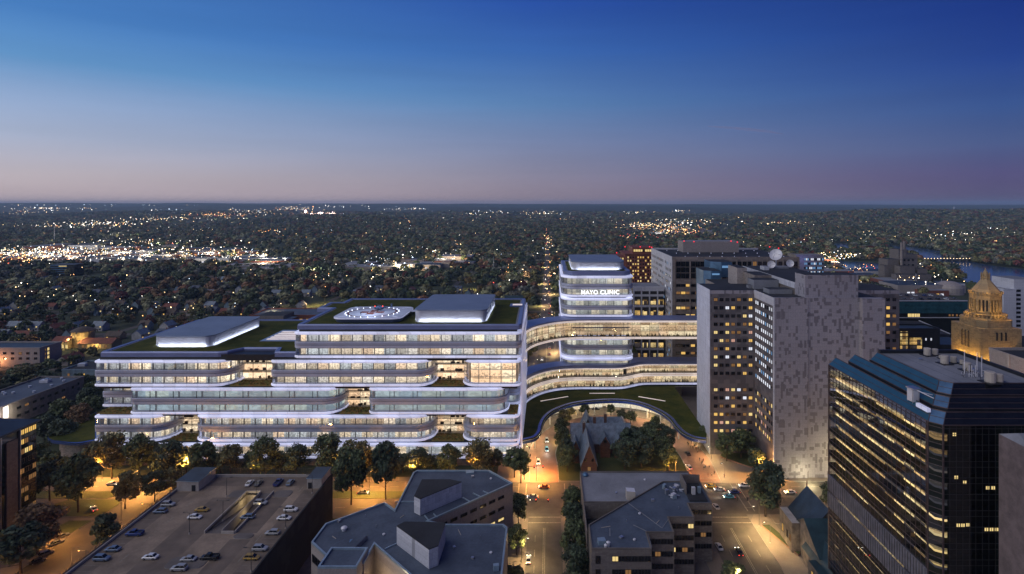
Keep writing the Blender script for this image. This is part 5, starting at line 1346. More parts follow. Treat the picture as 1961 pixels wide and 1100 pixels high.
# facade: glass skin, floors and lit rooms behind, thin rose mullions
SK = ringp(0)[:4]
SKi = ringp(2.2)[:4]
b = MB(); b.mat('office_lit')
b.wall([(94.2, 184.9), (94.2, 137.5), (96, 136.4), (96.5, 136.4)], 0, 74, 'office_lit')
b.wall([(96.5, 136.4), (124.8, 136.4), (124.8, 172.4)], 0, 74, 'gap_black'); b.build('interior_wall', bt)
b = MB(); b.mat('gap_black')
zf = list(np.arange(2.0, 74, 3.9))
for z in zf: b.prism([(92.15, 184.9), (92.15, 136.7), (94.1, 134.4), (124.9, 134.4), (124.9, 136.4), (96, 136.4), (94.2, 137.6), (94.2, 184.9)], z, z + 1.35, 'dark_clad')
b.build('floor_edge', bt)
b = MB(); b.wall(SK[:3], 0, 74.3, 'glazing_dark'); b.wall([SK[2], (XR, 134.2), (XR, 172.5)], 0, 74.3, 'glazing_front'); b.build('glass_skin', bt)
b = MB(); b.mat('mullion_rose')
for y in np.arange(137.3, 185, 1.95): b.box(91.9, 92.0, y - .045, y + .045, 0, 74.2)
for x in np.arange(95.5, 125, 1.55): b.box(x - .04, x + .04, 134.1, 134.19, 0, 74.2, 'mullion_dark')
for z in zf:
    for dz in (0, 1.35): b.box(91.86, 91.96, 136.6, 185, z + dz - .05, z + dz + .05, 'mullion_rose'); b.box(94, 125, 134.06, 134.14, z + dz - .05, z + dz + .05, 'mullion_dark')
    for dz in (0, 1.35): b.obox((92.93, 135.32, z + dz - .05), (3.1, .1, .1), math.atan2(-2.4, 2.0), 'mullion_rose')
b.box(91.8, 92.1, 136.5, 136.8, 0, 74.4, 'mullion_rose'); b.box(93.8, 94.1, 134.0, 134.3, 0, 74.4, 'mullion_rose'); b.box(91.8, 92.1, 184.8, 185.1, 0, 74.4, 'mullion_rose')
b.build('mullion', bt)
b = MB()
for z0, z1 in ((33.7, 38.5), (28.2, 32.8)):
    b.box(91.6, 92.0, 136.7, 185.05, z0, z1, 'louvre_metal')
    for y in np.arange(137, 185, 1.1): b.box(91.5, 91.6, y, y + .12, z0, z1, 'mullion_dark')
b.build('louvre_band', bt)
L = []
for x, z in ((104.5, 59.5), (105.8, 59.5), (104.2, 49.6), (105.4, 49.6), (106.6, 49.6), (97.5, 50.6), (98.6, 50.6), (99.8, 50.7), (97, 62), (99, 60.8), (96.6, 72.2)):
    L.append((x, 134.17, z, 0, .9, .8, 'win_yellow'))
windows(bt, L)
# roof furniture
tk = []
for px, py, r_ in ((1776, 681, 1.6), (1791, 680, 1.3), (1801, 687, .7), (1809, 697, 1.7), (1826, 695, 1.3), (1842, 698, .9), (1852, 710, 1.6), (1896, 733, 2.0), (1913, 732, 1.5)):
    x, y = at(px, py, 81.5); b = MB(); b.lathe((x, y, 81.5), [(r_ * .62, 0), (r_ * .62, r_ * 1.35), (r_ * .55, r_ * 1.4)], 14, 'concrete_pale', 1, 1); b.build('vent_drum', bt)
    b = MB(); b.obox((x, y, 81.45), (r_ * 1.9, r_ * 1.9, .25), .1, 'gap_black'); b.build('drum_base', bt)
rs = np.random.RandomState(8); b = MB()
for px, h in ((1847, 7), (1856, 3), (1861, 3), (1871, 6.5), (1880, 5.5), (1868, 3), (1864, 2)):
    x, y = at(px, 722, 81.5); b.tube((x, y, 81.5), (x, y, 81.5 + h), .12, .1, 6, 'white_metal')
for k in range(22):
    x, y = at(rs.uniform(1840, 1880), rs.uniform(718, 727), 81.5); b.tube((x, y, 81.6 + rs.uniform(0, 1.6)), (x + rs.uniform(-1.3, 1.3), y + rs.uniform(-1, 1), 81.6 + rs.uniform(0, 2.2)), .06, .06, 4, 'white_metal' if k % 2 else 'mullion_dark')
b.build('antenna_cluster', bt)
x, y = at(1749, 762, 77); 
wg = thing('window_washing_gantry', 'pale window-washing crane and platform resting on the blue skylight strip', 'gantry', (x, y, 77))
b = MB(); b.obox((x, y, 76.2), (1.7, 2.2, 3.2), .15, 'white_metal'); b.obox((x, y, 79.4), (2.2, 2.7, .3), .15, 'silver')
for k in range(4): b.tube((x - .8 + (k % 2) * 1.6, y - 1 + (k // 2) * 2, 75.9), (x - .8 + (k % 2) * 1.6, y - 1 + (k // 2) * 2, 79.4), .1, .1, 5, 'silver')
b.build('crane_body', wg)
b = MB(); b.tube((x, y, 79.4), (x + 1.2, y - 6, 78.9), .16, .12, 6, 'white_metal'); b.tube((x + .7, y - 2.5, 79.2), (x + 2.8, y - 3.2, 78.8), .1, .1, 5, 'white_metal'); b.build('boom', wg)
b = MB(); x2, y2 = at(1768, 781, 76.5); b.obox((x2, y2, 76.1), (.9, 4.2, .9), .0, 'led_soft'); b.build('platform', wg)
# pointed stone pier in front of the black tower
b = MB(); zt = ZP(845, 126); b.prism([(XP(1940, 126), 122), (XP(1990, 126), 122), (XP(1990, 126), 130), (XP(1940, 126), 130)], 0, zt, 'pier_stone'); b.prism([(XP(1940, 126), 122), (XP(1990, 126), 122), (XP(1990, 126), 130), (XP(1940, 126), 130)], zt, zt + 1.6, 'roof_grey', P1=[(XP(1951, 126), 125.6), (XP(1980, 126), 125.6), (XP(1980, 126), 126.4), (XP(1951, 126), 126.4)])
tag(b.build('stone_pier'), 'plain pinkish stone pier with a low pointed top before the black glass front', 'pier')

# ------------------------------------------------------------------ dark glass building on the left edge
db = thing('dark_hotel_block', 'dark-roofed glass and brick building with amber windows under its eaves', 'building', (-225, 200, 0))
ze = ZP(806, 232)
b = MB(); b.prism([(-250, 150), (-210.7, 150), (-210.7, 232), (-250, 232)], 0, ze - .6, 'glass_black', 'roof_blue'); b.build('glass_wall', db)
b = MB(); b.prism([(-251, 149), (-209.6, 149), (-209.6, 233), (-251, 233)], ze - .6, ze + .2, 'roof_blue'); b.prism([(-251, 149), (-209.6, 149), (-209.6, 233), (-251, 233)], ze + .21, ze + 5.0, 'roof_blue', P1=[(-246, 154), (-224, 154), (-224, 222), (-246, 222)]); b.build('roof', db)
b = MB(); b.box(-210.7, -210.2, 219, 223.6, 0, ze - 3.8, 'brown_stone'); b.box(-210.6, -209.9, 216.2, 216.6, 0, ze, 'silver'); b.box(-210.7, -210.0, 224.3, 224.7, 0, ze - .7, 'silver'); b.build('brick_pier', db)
L = []
for k in range(9):
    z = 35.6 - k * 3.9
    for y in (212.6, 214.6, 225.8, 227.6, 229.4, 231.1):
        p = pick([('win_amber', .55), ('win_yellow', .35), ('win_black', .1)]) if k == 0 else pick([('win_black', .62), ('win_dim', .14), ('win_amber', .08), ('win_yellow', .06), ('glass_teal', .1)])
        L.append((-210.64, y, z, math.pi / 2, 1.5, 1.9, p))
windows(db, L)

# ------------------------------------------------------------------ stone church, lower right
ch = thing('stone_church', 'stone church with dark teal gabled roofs at the corner below the big tree', 'church', (98, 205, 0))
def gable(b, x0, x1, y0, y1, z0, z1, axis, wm, rm, over=.5):
    """walls to z0, ridge at z1 running along the axis"""
    b.box(x0, x1, y0, y1, 0, z0, wm)
    if axis == 'y':
        xm = (x0 + x1) / 2
        b.mat(wm)
        for y in (y0, y1): b.face([(x0, y, z0), (x1, y, z0), (xm, y, z1 - .1)])
        k = (z1 - z0) / (xm - x0) * over
        b.mat(rm)
        for s, xe in ((-1, x0 - over), (1, x1 + over)):
            b.face([(xe, y0 - over, z0 - k), (xe, y1 + over, z0 - k), (xm, y1 + over, z1), (xm, y0 - over, z1)]); b.face([(xe, y0 - over, z0 - k - .25), (xe, y1 + over, z0 - k - .25), (xm, y1 + over, z1 - .25), (xm, y0 - over, z1 - .25)])
            b.face([(xe, y0 - over, z0 - k), (xm, y0 - over, z1), (xm, y0 - over, z1 - .25), (xe, y0 - over, z0 - k - .25)])
    else:
        ym = (y0 + y1) / 2
        b.mat(wm)
        for x in (x0, x1): b.face([(x, y0, z0), (x, y1, z0), (x, ym, z1 - .1)])
        k = (z1 - z0) / (ym - y0) * over
        b.mat(rm)
        for ye in (y0 - over, y1 + over):
            b.face([(x0 - over, ye, z0 - k), (x1 + over, ye, z0 - k), (x1 + over, ym, z1), (x0 - over, ym, z1)]); b.face([(x0 - over, ye, z0 - k - .25), (x1 + over, ye, z0 - k - .25), (x1 + over, ym, z1 - .25), (x0 - over, ym, z1 - .25)])
            b.face([(x0 - over, ye, z0 - k), (x0 - over, ym, z1), (x0 - over, ym, z1 - .25), (x0 - over, ye, z0 - k - .25)])
b = MB(); gable(b, 91.5, 125, 190, 212, 8, 15, 'x', 'church_stone', 'roof_teal'); gable(b, 95, 109, 205, 222, 8, 16, 'y', 'church_stone', 'roof_blue'); gable(b, 90.5, 100, 175, 200, 6, 11, 'y', 'church_stone', 'roof_teal')
b.build('nave', ch)
b = MB(); b.box(88.6, 91.4, 205, 216, 0, 11, 'church_stone', 'concrete_pale'); b.build('stone_wall', ch)
b = MB(); b.box(87.6, 90.4, 178, 190, 0, 7, 'church_stone', 'roof_teal'); b.build('side_aisle', ch)
b = MB(); x, y = 102, 222.4; b.tube((x, y, 16), (x, y, 18), .25, .1, 6, 'shingle_red'); b.build('finial', ch)
L = [(88.57, y, 5, -math.pi / 2, 1.2, 2.6, p) for y, p in ((206.5, 'win_dim'), (209, 'win_black'), (213, 'win_amber'))] + [(87.57, y, 4, -math.pi / 2, 1.1, 2.2, p) for y, p in ((180, 'win_amber'), (183.5, 'win_yellow'), (187, 'win_amber'))]
windows(ch, L)
point('church_lamp', (86.8, 201, 4.6), (1, .7, .35), 900, .5, ch)

# ------------------------------------------------------------------ mansion in the loop
mn = thing('gabled_mansion', 'rambling brick mansion with steep slate-blue gables inside the brick drive loop', 'mansion', (26, 290, 0))
b = MB()
gable(b, 12, 42, 287, 298, 6, 13.5, 'x', 'dark_brick', 'shingle_slate', .6)
gable(b, 15.5, 22.5, 262, 288, 6.5, 15.0, 'y', 'dark_brick', 'shingle_slate', .6)
gable(b, 17, 24.5, 296, 309, 6.5, 14.5, 'y', 'dark_brick', 'shingle_slate', .6)
gable(b, 35, 44, 290, 304, 6, 12.8, 'y', 'dark_brick', 'shingle_slate', .6)
gable(b, 22, 40, 300, 309, 6, 12.2, 'x', 'dark_brick', 'shingle_slate', .6)
gable(b, 11, 16, 276, 284, 6, 11.5, 'y', 'dark_brick', 'shingle_slate', .5)
gable(b, 26, 31, 282, 289, 7, 11, 'y', 'dark_brick', 'shingle_slate', .4)
gable(b, 33, 38, 282, 288, 7, 10.5, 'y', 'dark_brick', 'shingle_slate', .4)
b.build('main_house', mn)
for x, y in ((30, 297), (18, 285), (24, 293)):
    b = MB(); b.box(x - .7, x + .7, y - .7, y + .7, 10, 16.5, 'dark_brick'); b.lathe((x, y, 16.5), [(.35, 0), (.3, .9)], 8, 'concrete_pale'); b.build('chimney', mn)
windows(mn, [(19, 261.97, 4, 0, 1.4, 1.8, 'win_dim'), (17.4, 261.97, 8, 0, .9, 1.2, 'win_black'), (20.6, 261.97, 8, 0, .9, 1.2, 'win_black'), (28.5, 281.97, 8.3, 0, 1.2, 1.2, 'win_black'), (35.5, 281.97, 8.0, 0, 1.2, 1.2, 'win_dim'), (13.5, 275.97, 4, 0, 1.1, 1.4, 'win_black')] )

# ------------------------------------------------------------------ blocks at middle left
Y = 440
t = simple_block('apartment_block', 'four-storey brick apartment block with a stack of yellow stairwell windows', 'apartment block', -480, XP(76, Y), Y, 460, 14, 'pale_block', 'roof_blue')
ax = XP(76, Y)
windows(t, [(ax + .04, 447.5, z, math.pi / 2, 1.7, 2.2, 'win_yellow') for z in (12, 8.8, 5.6, 2.6)] + [(ax + .04, 445, z, math.pi / 2, .8, 1.8, 'win_dim') for z in (12, 8.8, 5.6)] + [(x, Y - .03, z, 0, 2.2, 1.6, pick([('win_black', .7), ('win_dim', .3)])) for x in np.arange(-466, ax - 2, 6) for z in (10.5, 6.5)])
point('porch_lamp', (-428, Y - 5, 5), (1, .4, .15), 5000, .4, t)
t = simple_block('long_flat_block', 'long low flat-roofed block with a blank pinkish end wall and white-lit corner', 'building', -335.5, -307, 300, 373, 12.2, 'tan_stone', 'roof_slate')
b = MB(); x, y = at(87, 732, 12.2); b.obox((x, y, 12.2), (5, 3.4, 1.6), .1, 'white_metal'); b.obox((x + .8, y + .2, 13.8), (2, 1.6, .8), .1, 'silver'); b.build('air_unit', t)
b = MB()
for px, py in ((122, 731), (98, 739.5), (65, 752), (57, 742), (25, 754), (6, 753), (9, 756), (118, 726)):
    x, y = at(px, py, 12.2); b.lathe((x, y, 12.2), [(.7, 0), (.7, .8), (.9, 1)], 8, 'white_metal')
b.build('roof_vent', t)
b = MB(); b.box(-306.9, -306.4, 317, 320, 1, 12.6, 'led_warm'); b.build('lit_corner', t)
point('corner_lamp', (-303, 319, 9), (1, .9, .7), 2500, .5, t)
windows(t, [(-306.96, y, z, math.pi / 2, 2.4, 1.2, pick([('win_black', .8), ('win_dim', .2)])) for y in np.arange(327, 358, 5) for z in (9, 4.5)] + [(-306.96, y, z, math.pi / 2, 1.2, 1.4, 'win_black') for y, z in ((364, 8.6), (368.5, 9.6), (368.5, 6.4))])
t = simple_block('blue_low_block', 'small teal-walled flat building with a rooftop cooler beside the hospital', 'building', -352, -296, 408, 432, 6.4, 'siding_blue', 'roof_black')
b = MB(); x, y = at(158, 701, 6.4); b.obox((x, y, 6.4), (5, 3, 2), .1, 'white_metal'); b.build('air_unit', t)
windows(t, [(x, 407.96, 3.4, 0, 1.4, 2, p) for x, p in ((-347, 'win_dim'), (-342, 'glass_teal'), (-336, 'win_amber'))])
simple_block('dark_low_block', 'low dark-roofed block in front of the brick apartment block', 'building', -470, -412, 392, 424, 7.5, 'brown_stone', 'roof_blue', [(XP(px, 391.9), 391.9, 4, 0, 2.0, 2.4, p) for px, p in ((10, 'win_dim'), (-4, 'win_black'))] + [(-411.9, y, 4, math.pi / 2, 1.7, 2.2, p) for y, p in ((396, 'win_amber'), (402, 'win_dim'), (410, 'win_white'))])
# golden chapel
cp = thing('lit_chapel', 'small round chapel glowing yellow under a conical roof among trees', 'chapel', (-418, 505, 0))
cxp, cyp = XP(159, 505), 505
b = MB(); b.lathe((cxp, cyp, 0), [(8.6, 0), (8.6, 13.5)], 20, 'gold_stone'); b.lathe((cxp, cyp, 13.5), [(9.4, 0), (9.4, .5)], 20, 'shingle_brown'); b.build('drum_wall', cp)
b = MB(); b.lathe((cxp, cyp, 14), [(9.3, 0), (5, 2.2), (.4, 3.6)], 20, 'shingle_brown'); b.tube((cxp, cyp, 17), (cxp, cyp, 22), .15, .1, 5, 'lamp_metal'); b.build('roof', cp)
b = MB(); gable(b, cxp - 17, cxp - 3, 492, 503, 7, 10.5, 'x', 'gold_stone', 'shingle_red'); gable(b, cxp + 5, cxp + 34, 494, 506, 5, 8.5, 'x', 'gold_stone', 'shingle_red'); b.build('side_hall', cp)
windows(cp, [(cxp - 14 + k * 3.5, 491.96, 2.6, 0, 2, 3, 'win_yellow') for k in range(4)] + [(cxp + 9 + k * 5, 493.96, 2.4, 0, 2, 2.6, 'win_amber' if k % 2 else 'win_dim') for k in range(5)])
for dx, dy, z, e in ((-4, -11, 8.5, 3500), (6, -11, 8.5, 3500), (-12, -15, 3, 3000), (20, -14, 3, 2600), (-12, -6, 9, 1600)): point('floodlight', (cxp + dx, cyp + dy, z), (1, .7, .25), e, .4, cp)
b = MB(); P_ = XP(119, 990); b.box(XP(96, 990), XP(143, 990), 990, 1010, 0, ZP(507, 990), 'dark_clad', 'roof_slate')
for k in range(5): b.box(XP(96, 990), XP(128, 990), 989.6, 990, 4 + k * 3.6, 5.4 + k * 3.6, 'glass_blue')
b.box(XP(113, 990), XP(128, 990), 989.4, 989.6, ZP(509.5, 990) - 1, ZP(509.5, 990) + .1, 'win_yellow'); tag(b.build('dark_office_block'), 'dark slab-like office block alone in front of the brightest shopping lights, far left', 'office block')
# school and brick church behind the hospital
t = simple_block('school_building', 'low rambling brick school with flat dark roofs behind the hospital roof', 'school', -318, -215, 600, 640, 8, 'red_brick', 'roof_slate', [(x, 599.9, 3.8, 0, 3, 1.8, pick([('win_black', .6), ('win_amber', .25), ('win_dim', .15)])) for x in np.arange(-312, -218, 7)])
b = MB(); b.box(-340, -262, 556, 590, 0, 9.5, 'red_brick', 'roof_slate'); b.box(-296, -270, 575, 599, 9.5, 13, 'brown_stone', 'roof_black'); b.build('hall', t)
cc = thing('brick_church', 'red brick church with a teal hipped roof at the avenue corner behind the hospital', 'church', (-48, 640, 0))
b = MB(); gable(b, XP(966, 640), XP(1000, 640), 640, 668, 12, 21, 'x', 'red_brick', 'roof_teal'); gable(b, XP(974, 637), XP(987, 637), 634, 650, 9, 15, 'y', 'red_brick', 'roof_teal'); b.build('nave', cc)
windows(cc, [(XP(px, 639), 639.9, 6, 0, 1.5, 4, 'win_dim') for px in (970, 991, 996)] + [(XP(980.5, 634), 633.95, 6, 0, 2.4, 4, 'win_amber')])
# ------------------------------------------------------------------ cars
def loft(b, st, m):
    """st: (x, half width, z low, z shoulder, z top, top half width)"""
    b.mat(m); rings = []
    for x, w, z0, z1, z2, w2 in st:
        rings.append([(x, -w * .92, z0), (x, -w, z0 + .12), (x, -w, z1), (x, -w2, z2), (x, w2, z2), (x, w, z1), (x, w, z0 + .12), (x, w * .92, z0)])
    for A, B in zip(rings, rings[1:]):
        for k in range(8):
            j = (k + 1) % 8; b.face([A[k], A[j], B[j], B[k]])
    b.face(rings[0][::-1]); b.face(rings[-1])
CARS = {}
def car_proto(kind):
    L, Wd, hh = {'sedan': (4.7, .92, 1.45), 'suv': (4.7, .96, 1.72), 'wagon': (4.7, .93, 1.55), 'pickup': (5.5, .98, 1.82)}[kind]
    e = bpy.data.objects.new('car', None)
    COL.objects.link(e); ORG[e.name] = (0, 0, 0)
    sh = .78 if kind in ('sedan', 'wagon') else .95
    b = MB(); h = L / 2
    loft(b, [(-h, Wd * .86, .38, sh - .12, sh - .04, Wd * .75), (-h + .25, Wd * .96, .28, sh - .02, sh + .08, Wd * .86), (-.9, Wd, .25, sh, sh + .13, Wd * .9), (.75, Wd, .25, sh, sh + .12, Wd * .9), (1.3, Wd, .25, sh - .03, sh + .06, Wd * .88), (h - .3, Wd * .95, .28, sh - .12, sh - .04, Wd * .82), (h, Wd * .82, .38, sh - .25, sh - .2, Wd * .7)], 'paint_white')
    if kind == 'pickup':
        b.box(-h + .25, -.45, -.72, .72, sh + .12, sh + .125, 'tyre')
        for s in (-1, 1): b.box(-h + .1, -.4, s * .86 - .08, s * .86 + .08, sh + .08, sh + .32, 'paint_white')
        b.box(-h + .08, -h + .22, -.8, .8, sh + .06, sh + .32, 'paint_white')
    # roof panel and pillars
    c0, c1, r0, r1 = {'sedan': (-1.65, 1.25, -.95, .45), 'suv': (-2.1, 1.2, -1.75, .45), 'wagon': (-2.1, 1.3, -1.6, .5), 'pickup': (-.45, 1.45, -.3, .85)}[kind]
    b.prism([(r0, -.66), (r1, -.66), (r1, .66), (r0, .66)], hh - .06, hh, 'paint_white')
    for s in (-1, 1):
        for (xa, xb) in ((c0, r0), (c1, r1), ((c0 + c1) / 2, (r0 + r1) / 2)): b.tube((xa, s * .8, sh + .1), (xb, s * .66, hh - .03), .05, .05, 4, 'paint_white')
    b.build('body', e)
    g = MB(); g.prism([(c0, -.82), (c1, -.82), (c1, .82), (c0, .82)], sh + .08, hh - .05, 'car_glass', P1=[(r0, -.67), (r1, -.67), (r1, .67), (r0, .67)]); g.build('windows', e)
    for sx in (-1, 1):
        for sy in (-1, 1):
            w = MB(); x = sx * (h - .95); y = sy * (Wd - .06); w.tube((x, y - .11, .34), (x, y + .11, .34), .34, .34, 12, 'tyre'); w.tube((x, y - .13, .34), (x, y + .13, .34), .19, .19, 8, 'rim'); w.build('wheel', e)
    for s in (-1, 1):
        w = MB(); w.box(h - .12, h + .0, s * .62 - .17, s * .62 + .17, sh - .28, sh - .12, 'lens_off'); w.build('headlight', e)
    for s in (-1, 1):
        w = MB(); w.box(-h - .02, -h + .08, s * .66 - .16, s * .66 + .16, sh - .22, sh - .06, 'tail_off'); w.build('taillight', e)
    note_kids(e); CARS[kind] = [e, False]
for k in ('sedan', 'suv', 'wagon', 'pickup'): car_proto(k)
def car(kind, paint, px, py, h, rz, label, lit=False, group=None, xy=None):
    x, y = xy or at(px, py, h)
    p, used = CARS[kind]
    if used: o = copy_tree(p)
    else: o = p; CARS[kind][1] = True
    CP.append((o, kind, paint, (x, y, h + .07 if h < 5 else h + .01), rz, label, lit, group))
CP = []
def finish_cars():
    names = {}
    for (o, kind, paint, loc, rz, label, lit, group) in CP:
        o.name = {'sedan': 'sedan_car', 'suv': 'suv_car', 'wagon': 'estate_car', 'pickup': 'pickup_truck'}[kind]
    for (o, kind, paint, loc, rz, label, lit, group) in CP:
        o.location = loc; o.rotation_euler = (0, 0, R(rz)); tag(o, label, 'pickup truck' if kind == 'pickup' else 'car', group)
    kid = {}
    for ob in bpy.data.objects:
        if ob.parent: kid.setdefault(ob.parent.name, []).append(ob)
    return kid
GG = 'cars parked on the garage roof'; ST = 'cars driving on the lit streets'
for a in [('sedan', 'paint_white', 478, 928, 92, 'white car at the back parapet, leftmost of the four parked there'), ('sedan', 'paint_grey', 495, 928, 92, 'dark grey car at the back parapet beside the white one'),
          ('pickup', 'paint_blue', 533, 927, 90, 'deep blue pickup parked against the back parapet of the garage roof'), ('wagon', 'paint_steel', 556, 927, 90, 'steel-blue car at the back parapet, nearest the right stair box'),
          ('suv', 'paint_silver', 499, 966, 0, 'silver car just right of the top of the ramp well'), ('wagon', 'paint_steel', 474, 993, 180, 'blue-grey hatchback beside the middle of the ramp well'),
          ('suv', 'paint_white', 557, 979, 0, 'tall white off-roader parked by the dark outer wall'), ('sedan', 'paint_white', 544, 995, 0, 'white car with a dark blue roof glass below the tall white off-roader'),
          ('wagon', 'paint_silver', 522, 1023, 180, 'grey estate parked alone along the dark outer wall'), ('suv', 'paint_silver', 498, 1054, 0, 'pale silver car above the gold one by the dark outer wall'),
          ('sedan', 'paint_gold', 387, 979, 0, 'dark gold car left of the ramp well wall'), ('sedan', 'paint_white', 373, 993, 0, 'white sedan just below the dark gold car left of the ramp'),
          ('suv', 'paint_silver', 322, 969, 0, 'silver car farthest along the left parapet'), ('wagon', 'paint_steel', 307, 982, 180, 'steel-blue estate at the left parapet below the silver one'),
          ('pickup', 'paint_blue', 258, 1025, 180, 'blue pickup with open black bed at the left parapet'), ('sedan', 'paint_steel', 216, 1055, 180, 'blue-grey hatch at the left parapet, above the grey one'),
          ('suv', 'paint_steel', 195, 1073, 0, 'grey-blue crossover at the left parapet, lowest of the row'), ('sedan', 'paint_white', 288, 1070, 180, 'bright white sedan standing alone in the empty aisle'),
          ('sedan', 'paint_silver', 361, 1074, 180, 'grey-green sedan beside the black pickup on the island'), ('pickup', 'paint_black', 402, 1071, 180, 'black pickup parked at the rounded parking island'),
          ('suv', 'paint_silver', 343, 1092, 180, 'pale grey off-roader nearest the camera on the garage roof'), ('wagon', 'paint_gold', 482, 1071, 0, 'mustard gold hatchback beside the dark outer wall')]:
    car(a[0], a[1], a[2], a[3], GZ, a[4], a[5], False, GG)
SC = [('sedan', 'paint_black', 72, 1078, 48, 'black car lowest in the bays under the left tree', False), ('suv', 'paint_white', 940, 952, 180, 'white car on the wide street just left of the left junction', True), ('sedan', 'paint_silver', 1012, 1075, 90, 'silver car driving up the narrow street beside the faceted building', True), ('sedan', 'paint_black', 1415, 1060, 90, 'dark car driving up the street before the stone church', True), ('wagon', 'paint_silver', 1455, 950, 0, 'silver estate partly behind the big round tree', True), ('sedan', 'paint_silver', 180, 977, 140, 'pale car turning off the wide street at the left junction', True), ('sedan', 'paint_white', 215, 929, 0, 'white car on the far carriageway among the left trees', True),
      ('sedan', 'paint_grey', 695, 946, 0, 'grey car on the street between two big trees and the garage', True), ('sedan', 'paint_orange', 1042, 935, 180, 'orange car crossing the avenue junction', True), ('sedan', 'paint_steel', 1020, 954, 180, 'slate-blue car crossing just below the orange one', True),
      ('suv', 'paint_silver', 1047, 846, -88, 'silver car highest on the left brick drive', True), ('wagon', 'paint_cyan', 1047, 863, -88, 'pale blue car in the middle of the left brick drive', True), ('suv', 'paint_white', 1031, 888, -90, 'white car lowest on the left brick drive, headlights on', True),
      ('sedan', 'paint_black', 1289, 827, 120, 'black car rounding the right bend of the loop drive', False), ('sedan', 'paint_black', 1317, 871, 100, 'black car on the right side of the loop drive', False), ('wagon', 'paint_white', 1319, 897, 98, 'white car with a bright beam on the right side of the loop drive', True),
      ('sedan', 'paint_yellow', 1361, 934, 180, 'yellow taxi-coloured car in the right junction', True), ('sedan', 'paint_silver', 1378, 940, 175, 'silver car just behind the yellow one in the right junction', True), ('sedan', 'paint_blue', 1406, 945, 180, 'dark blue car in the middle of the right junction', True),
      ('sedan', 'paint_cyan', 1396, 954, 180, 'light blue car lowest in the right junction', True), ('suv', 'paint_white', 1425, 933, 180, 'white car entering the right junction beside the big tree', True), ('sedan', 'paint_silver', 1371, 973, 100, 'pale car half hidden by the stepped building corner', False),
      ('sedan', 'paint_white', 1513, 945, 180, 'white car with red tail lights right of the big tree', True), ('sedan', 'paint_white', 1377, 1050, 95, 'white car parked at the kerb beside the stepped building', False),
      ('sedan', 'paint_grey', 108, 1043, 58, 'dark car parked in the bays under the left tree', False), ('wagon', 'paint_grey', 88, 1063, 48, 'grey car nearest the camera in the bays under the left tree', False), ('sedan', 'paint_black', 1141, 785, 0, 'dark car waiting at the lit lobby under the canopy', False), ('sedan', 'paint_grey', 118, 1030, 58, 'third dark car in the bays, beyond the other two', False)]
for a in SC: car(a[0], a[1], a[2], a[3], 0, a[4], a[5], a[6], ST if a[6] else None)
rs = np.random.RandomState(11)
for k in range(34):
    y = 372 + k * k * .7 + rs.uniform(0, 5); s = rs.choice([-5.2, 1.2]); x = s * (1 - (y - 372) / 4000)
    if y > 1500: break
    car(rs.choice(['sedan', 'suv']), rs.choice(['paint_white', 'paint_silver', 'paint_grey', 'paint_black']), 0, 0, 0, 90 if s > 0 else -90, 'car driving along the long straight avenue behind the hospital', True, 'cars on the far avenue', (x, y))
for k in range(16):
    car(rs.choice(['sedan', 'suv']), rs.choice(['paint_white', 'paint_silver', 'paint_grey', 'paint_black', 'paint_blue']), 0, 0, ZP(577, 455), rs.choice([90, -90]), 'car parked on the roof of the long teal glass block', False, 'cars on the teal block roof', (XP(1715, 460) + (k % 8) * 7 + rs.uniform(0, 2), 462 + (k // 8) * 18))
KD = finish_cars()
for (o, kind, paint, loc, rz, label, lit, group) in CP:
    for c in KD[o.name]:
        st = c.name.split('.')[0]
        if st == 'body':
            for i, s_ in enumerate(c.material_slots):
                if s_.material and s_.material.name == 'paint_white': slotmat(c, i, paint)
        elif st == 'headlight' and lit: slotmat(c, 0, 'headlight_glow')
        elif st == 'taillight' and lit: slotmat(c, 0, 'tail_glow')
    if lit and loc[1] < 360:
        a = R(rz); L = bpy.data.lights.new('headlight_beam', 'SPOT'); L.energy = 1400; L.spot_size = R(50); L.color = (1, .93, .8); L.shadow_soft_size = .2
        s_ = bpy.data.objects.new('headlight_beam', L); COL.objects.link(s_); s_.parent = o; s_.location = (2.45, 0, .8); s_.rotation_euler = (R(78), 0, R(-90))

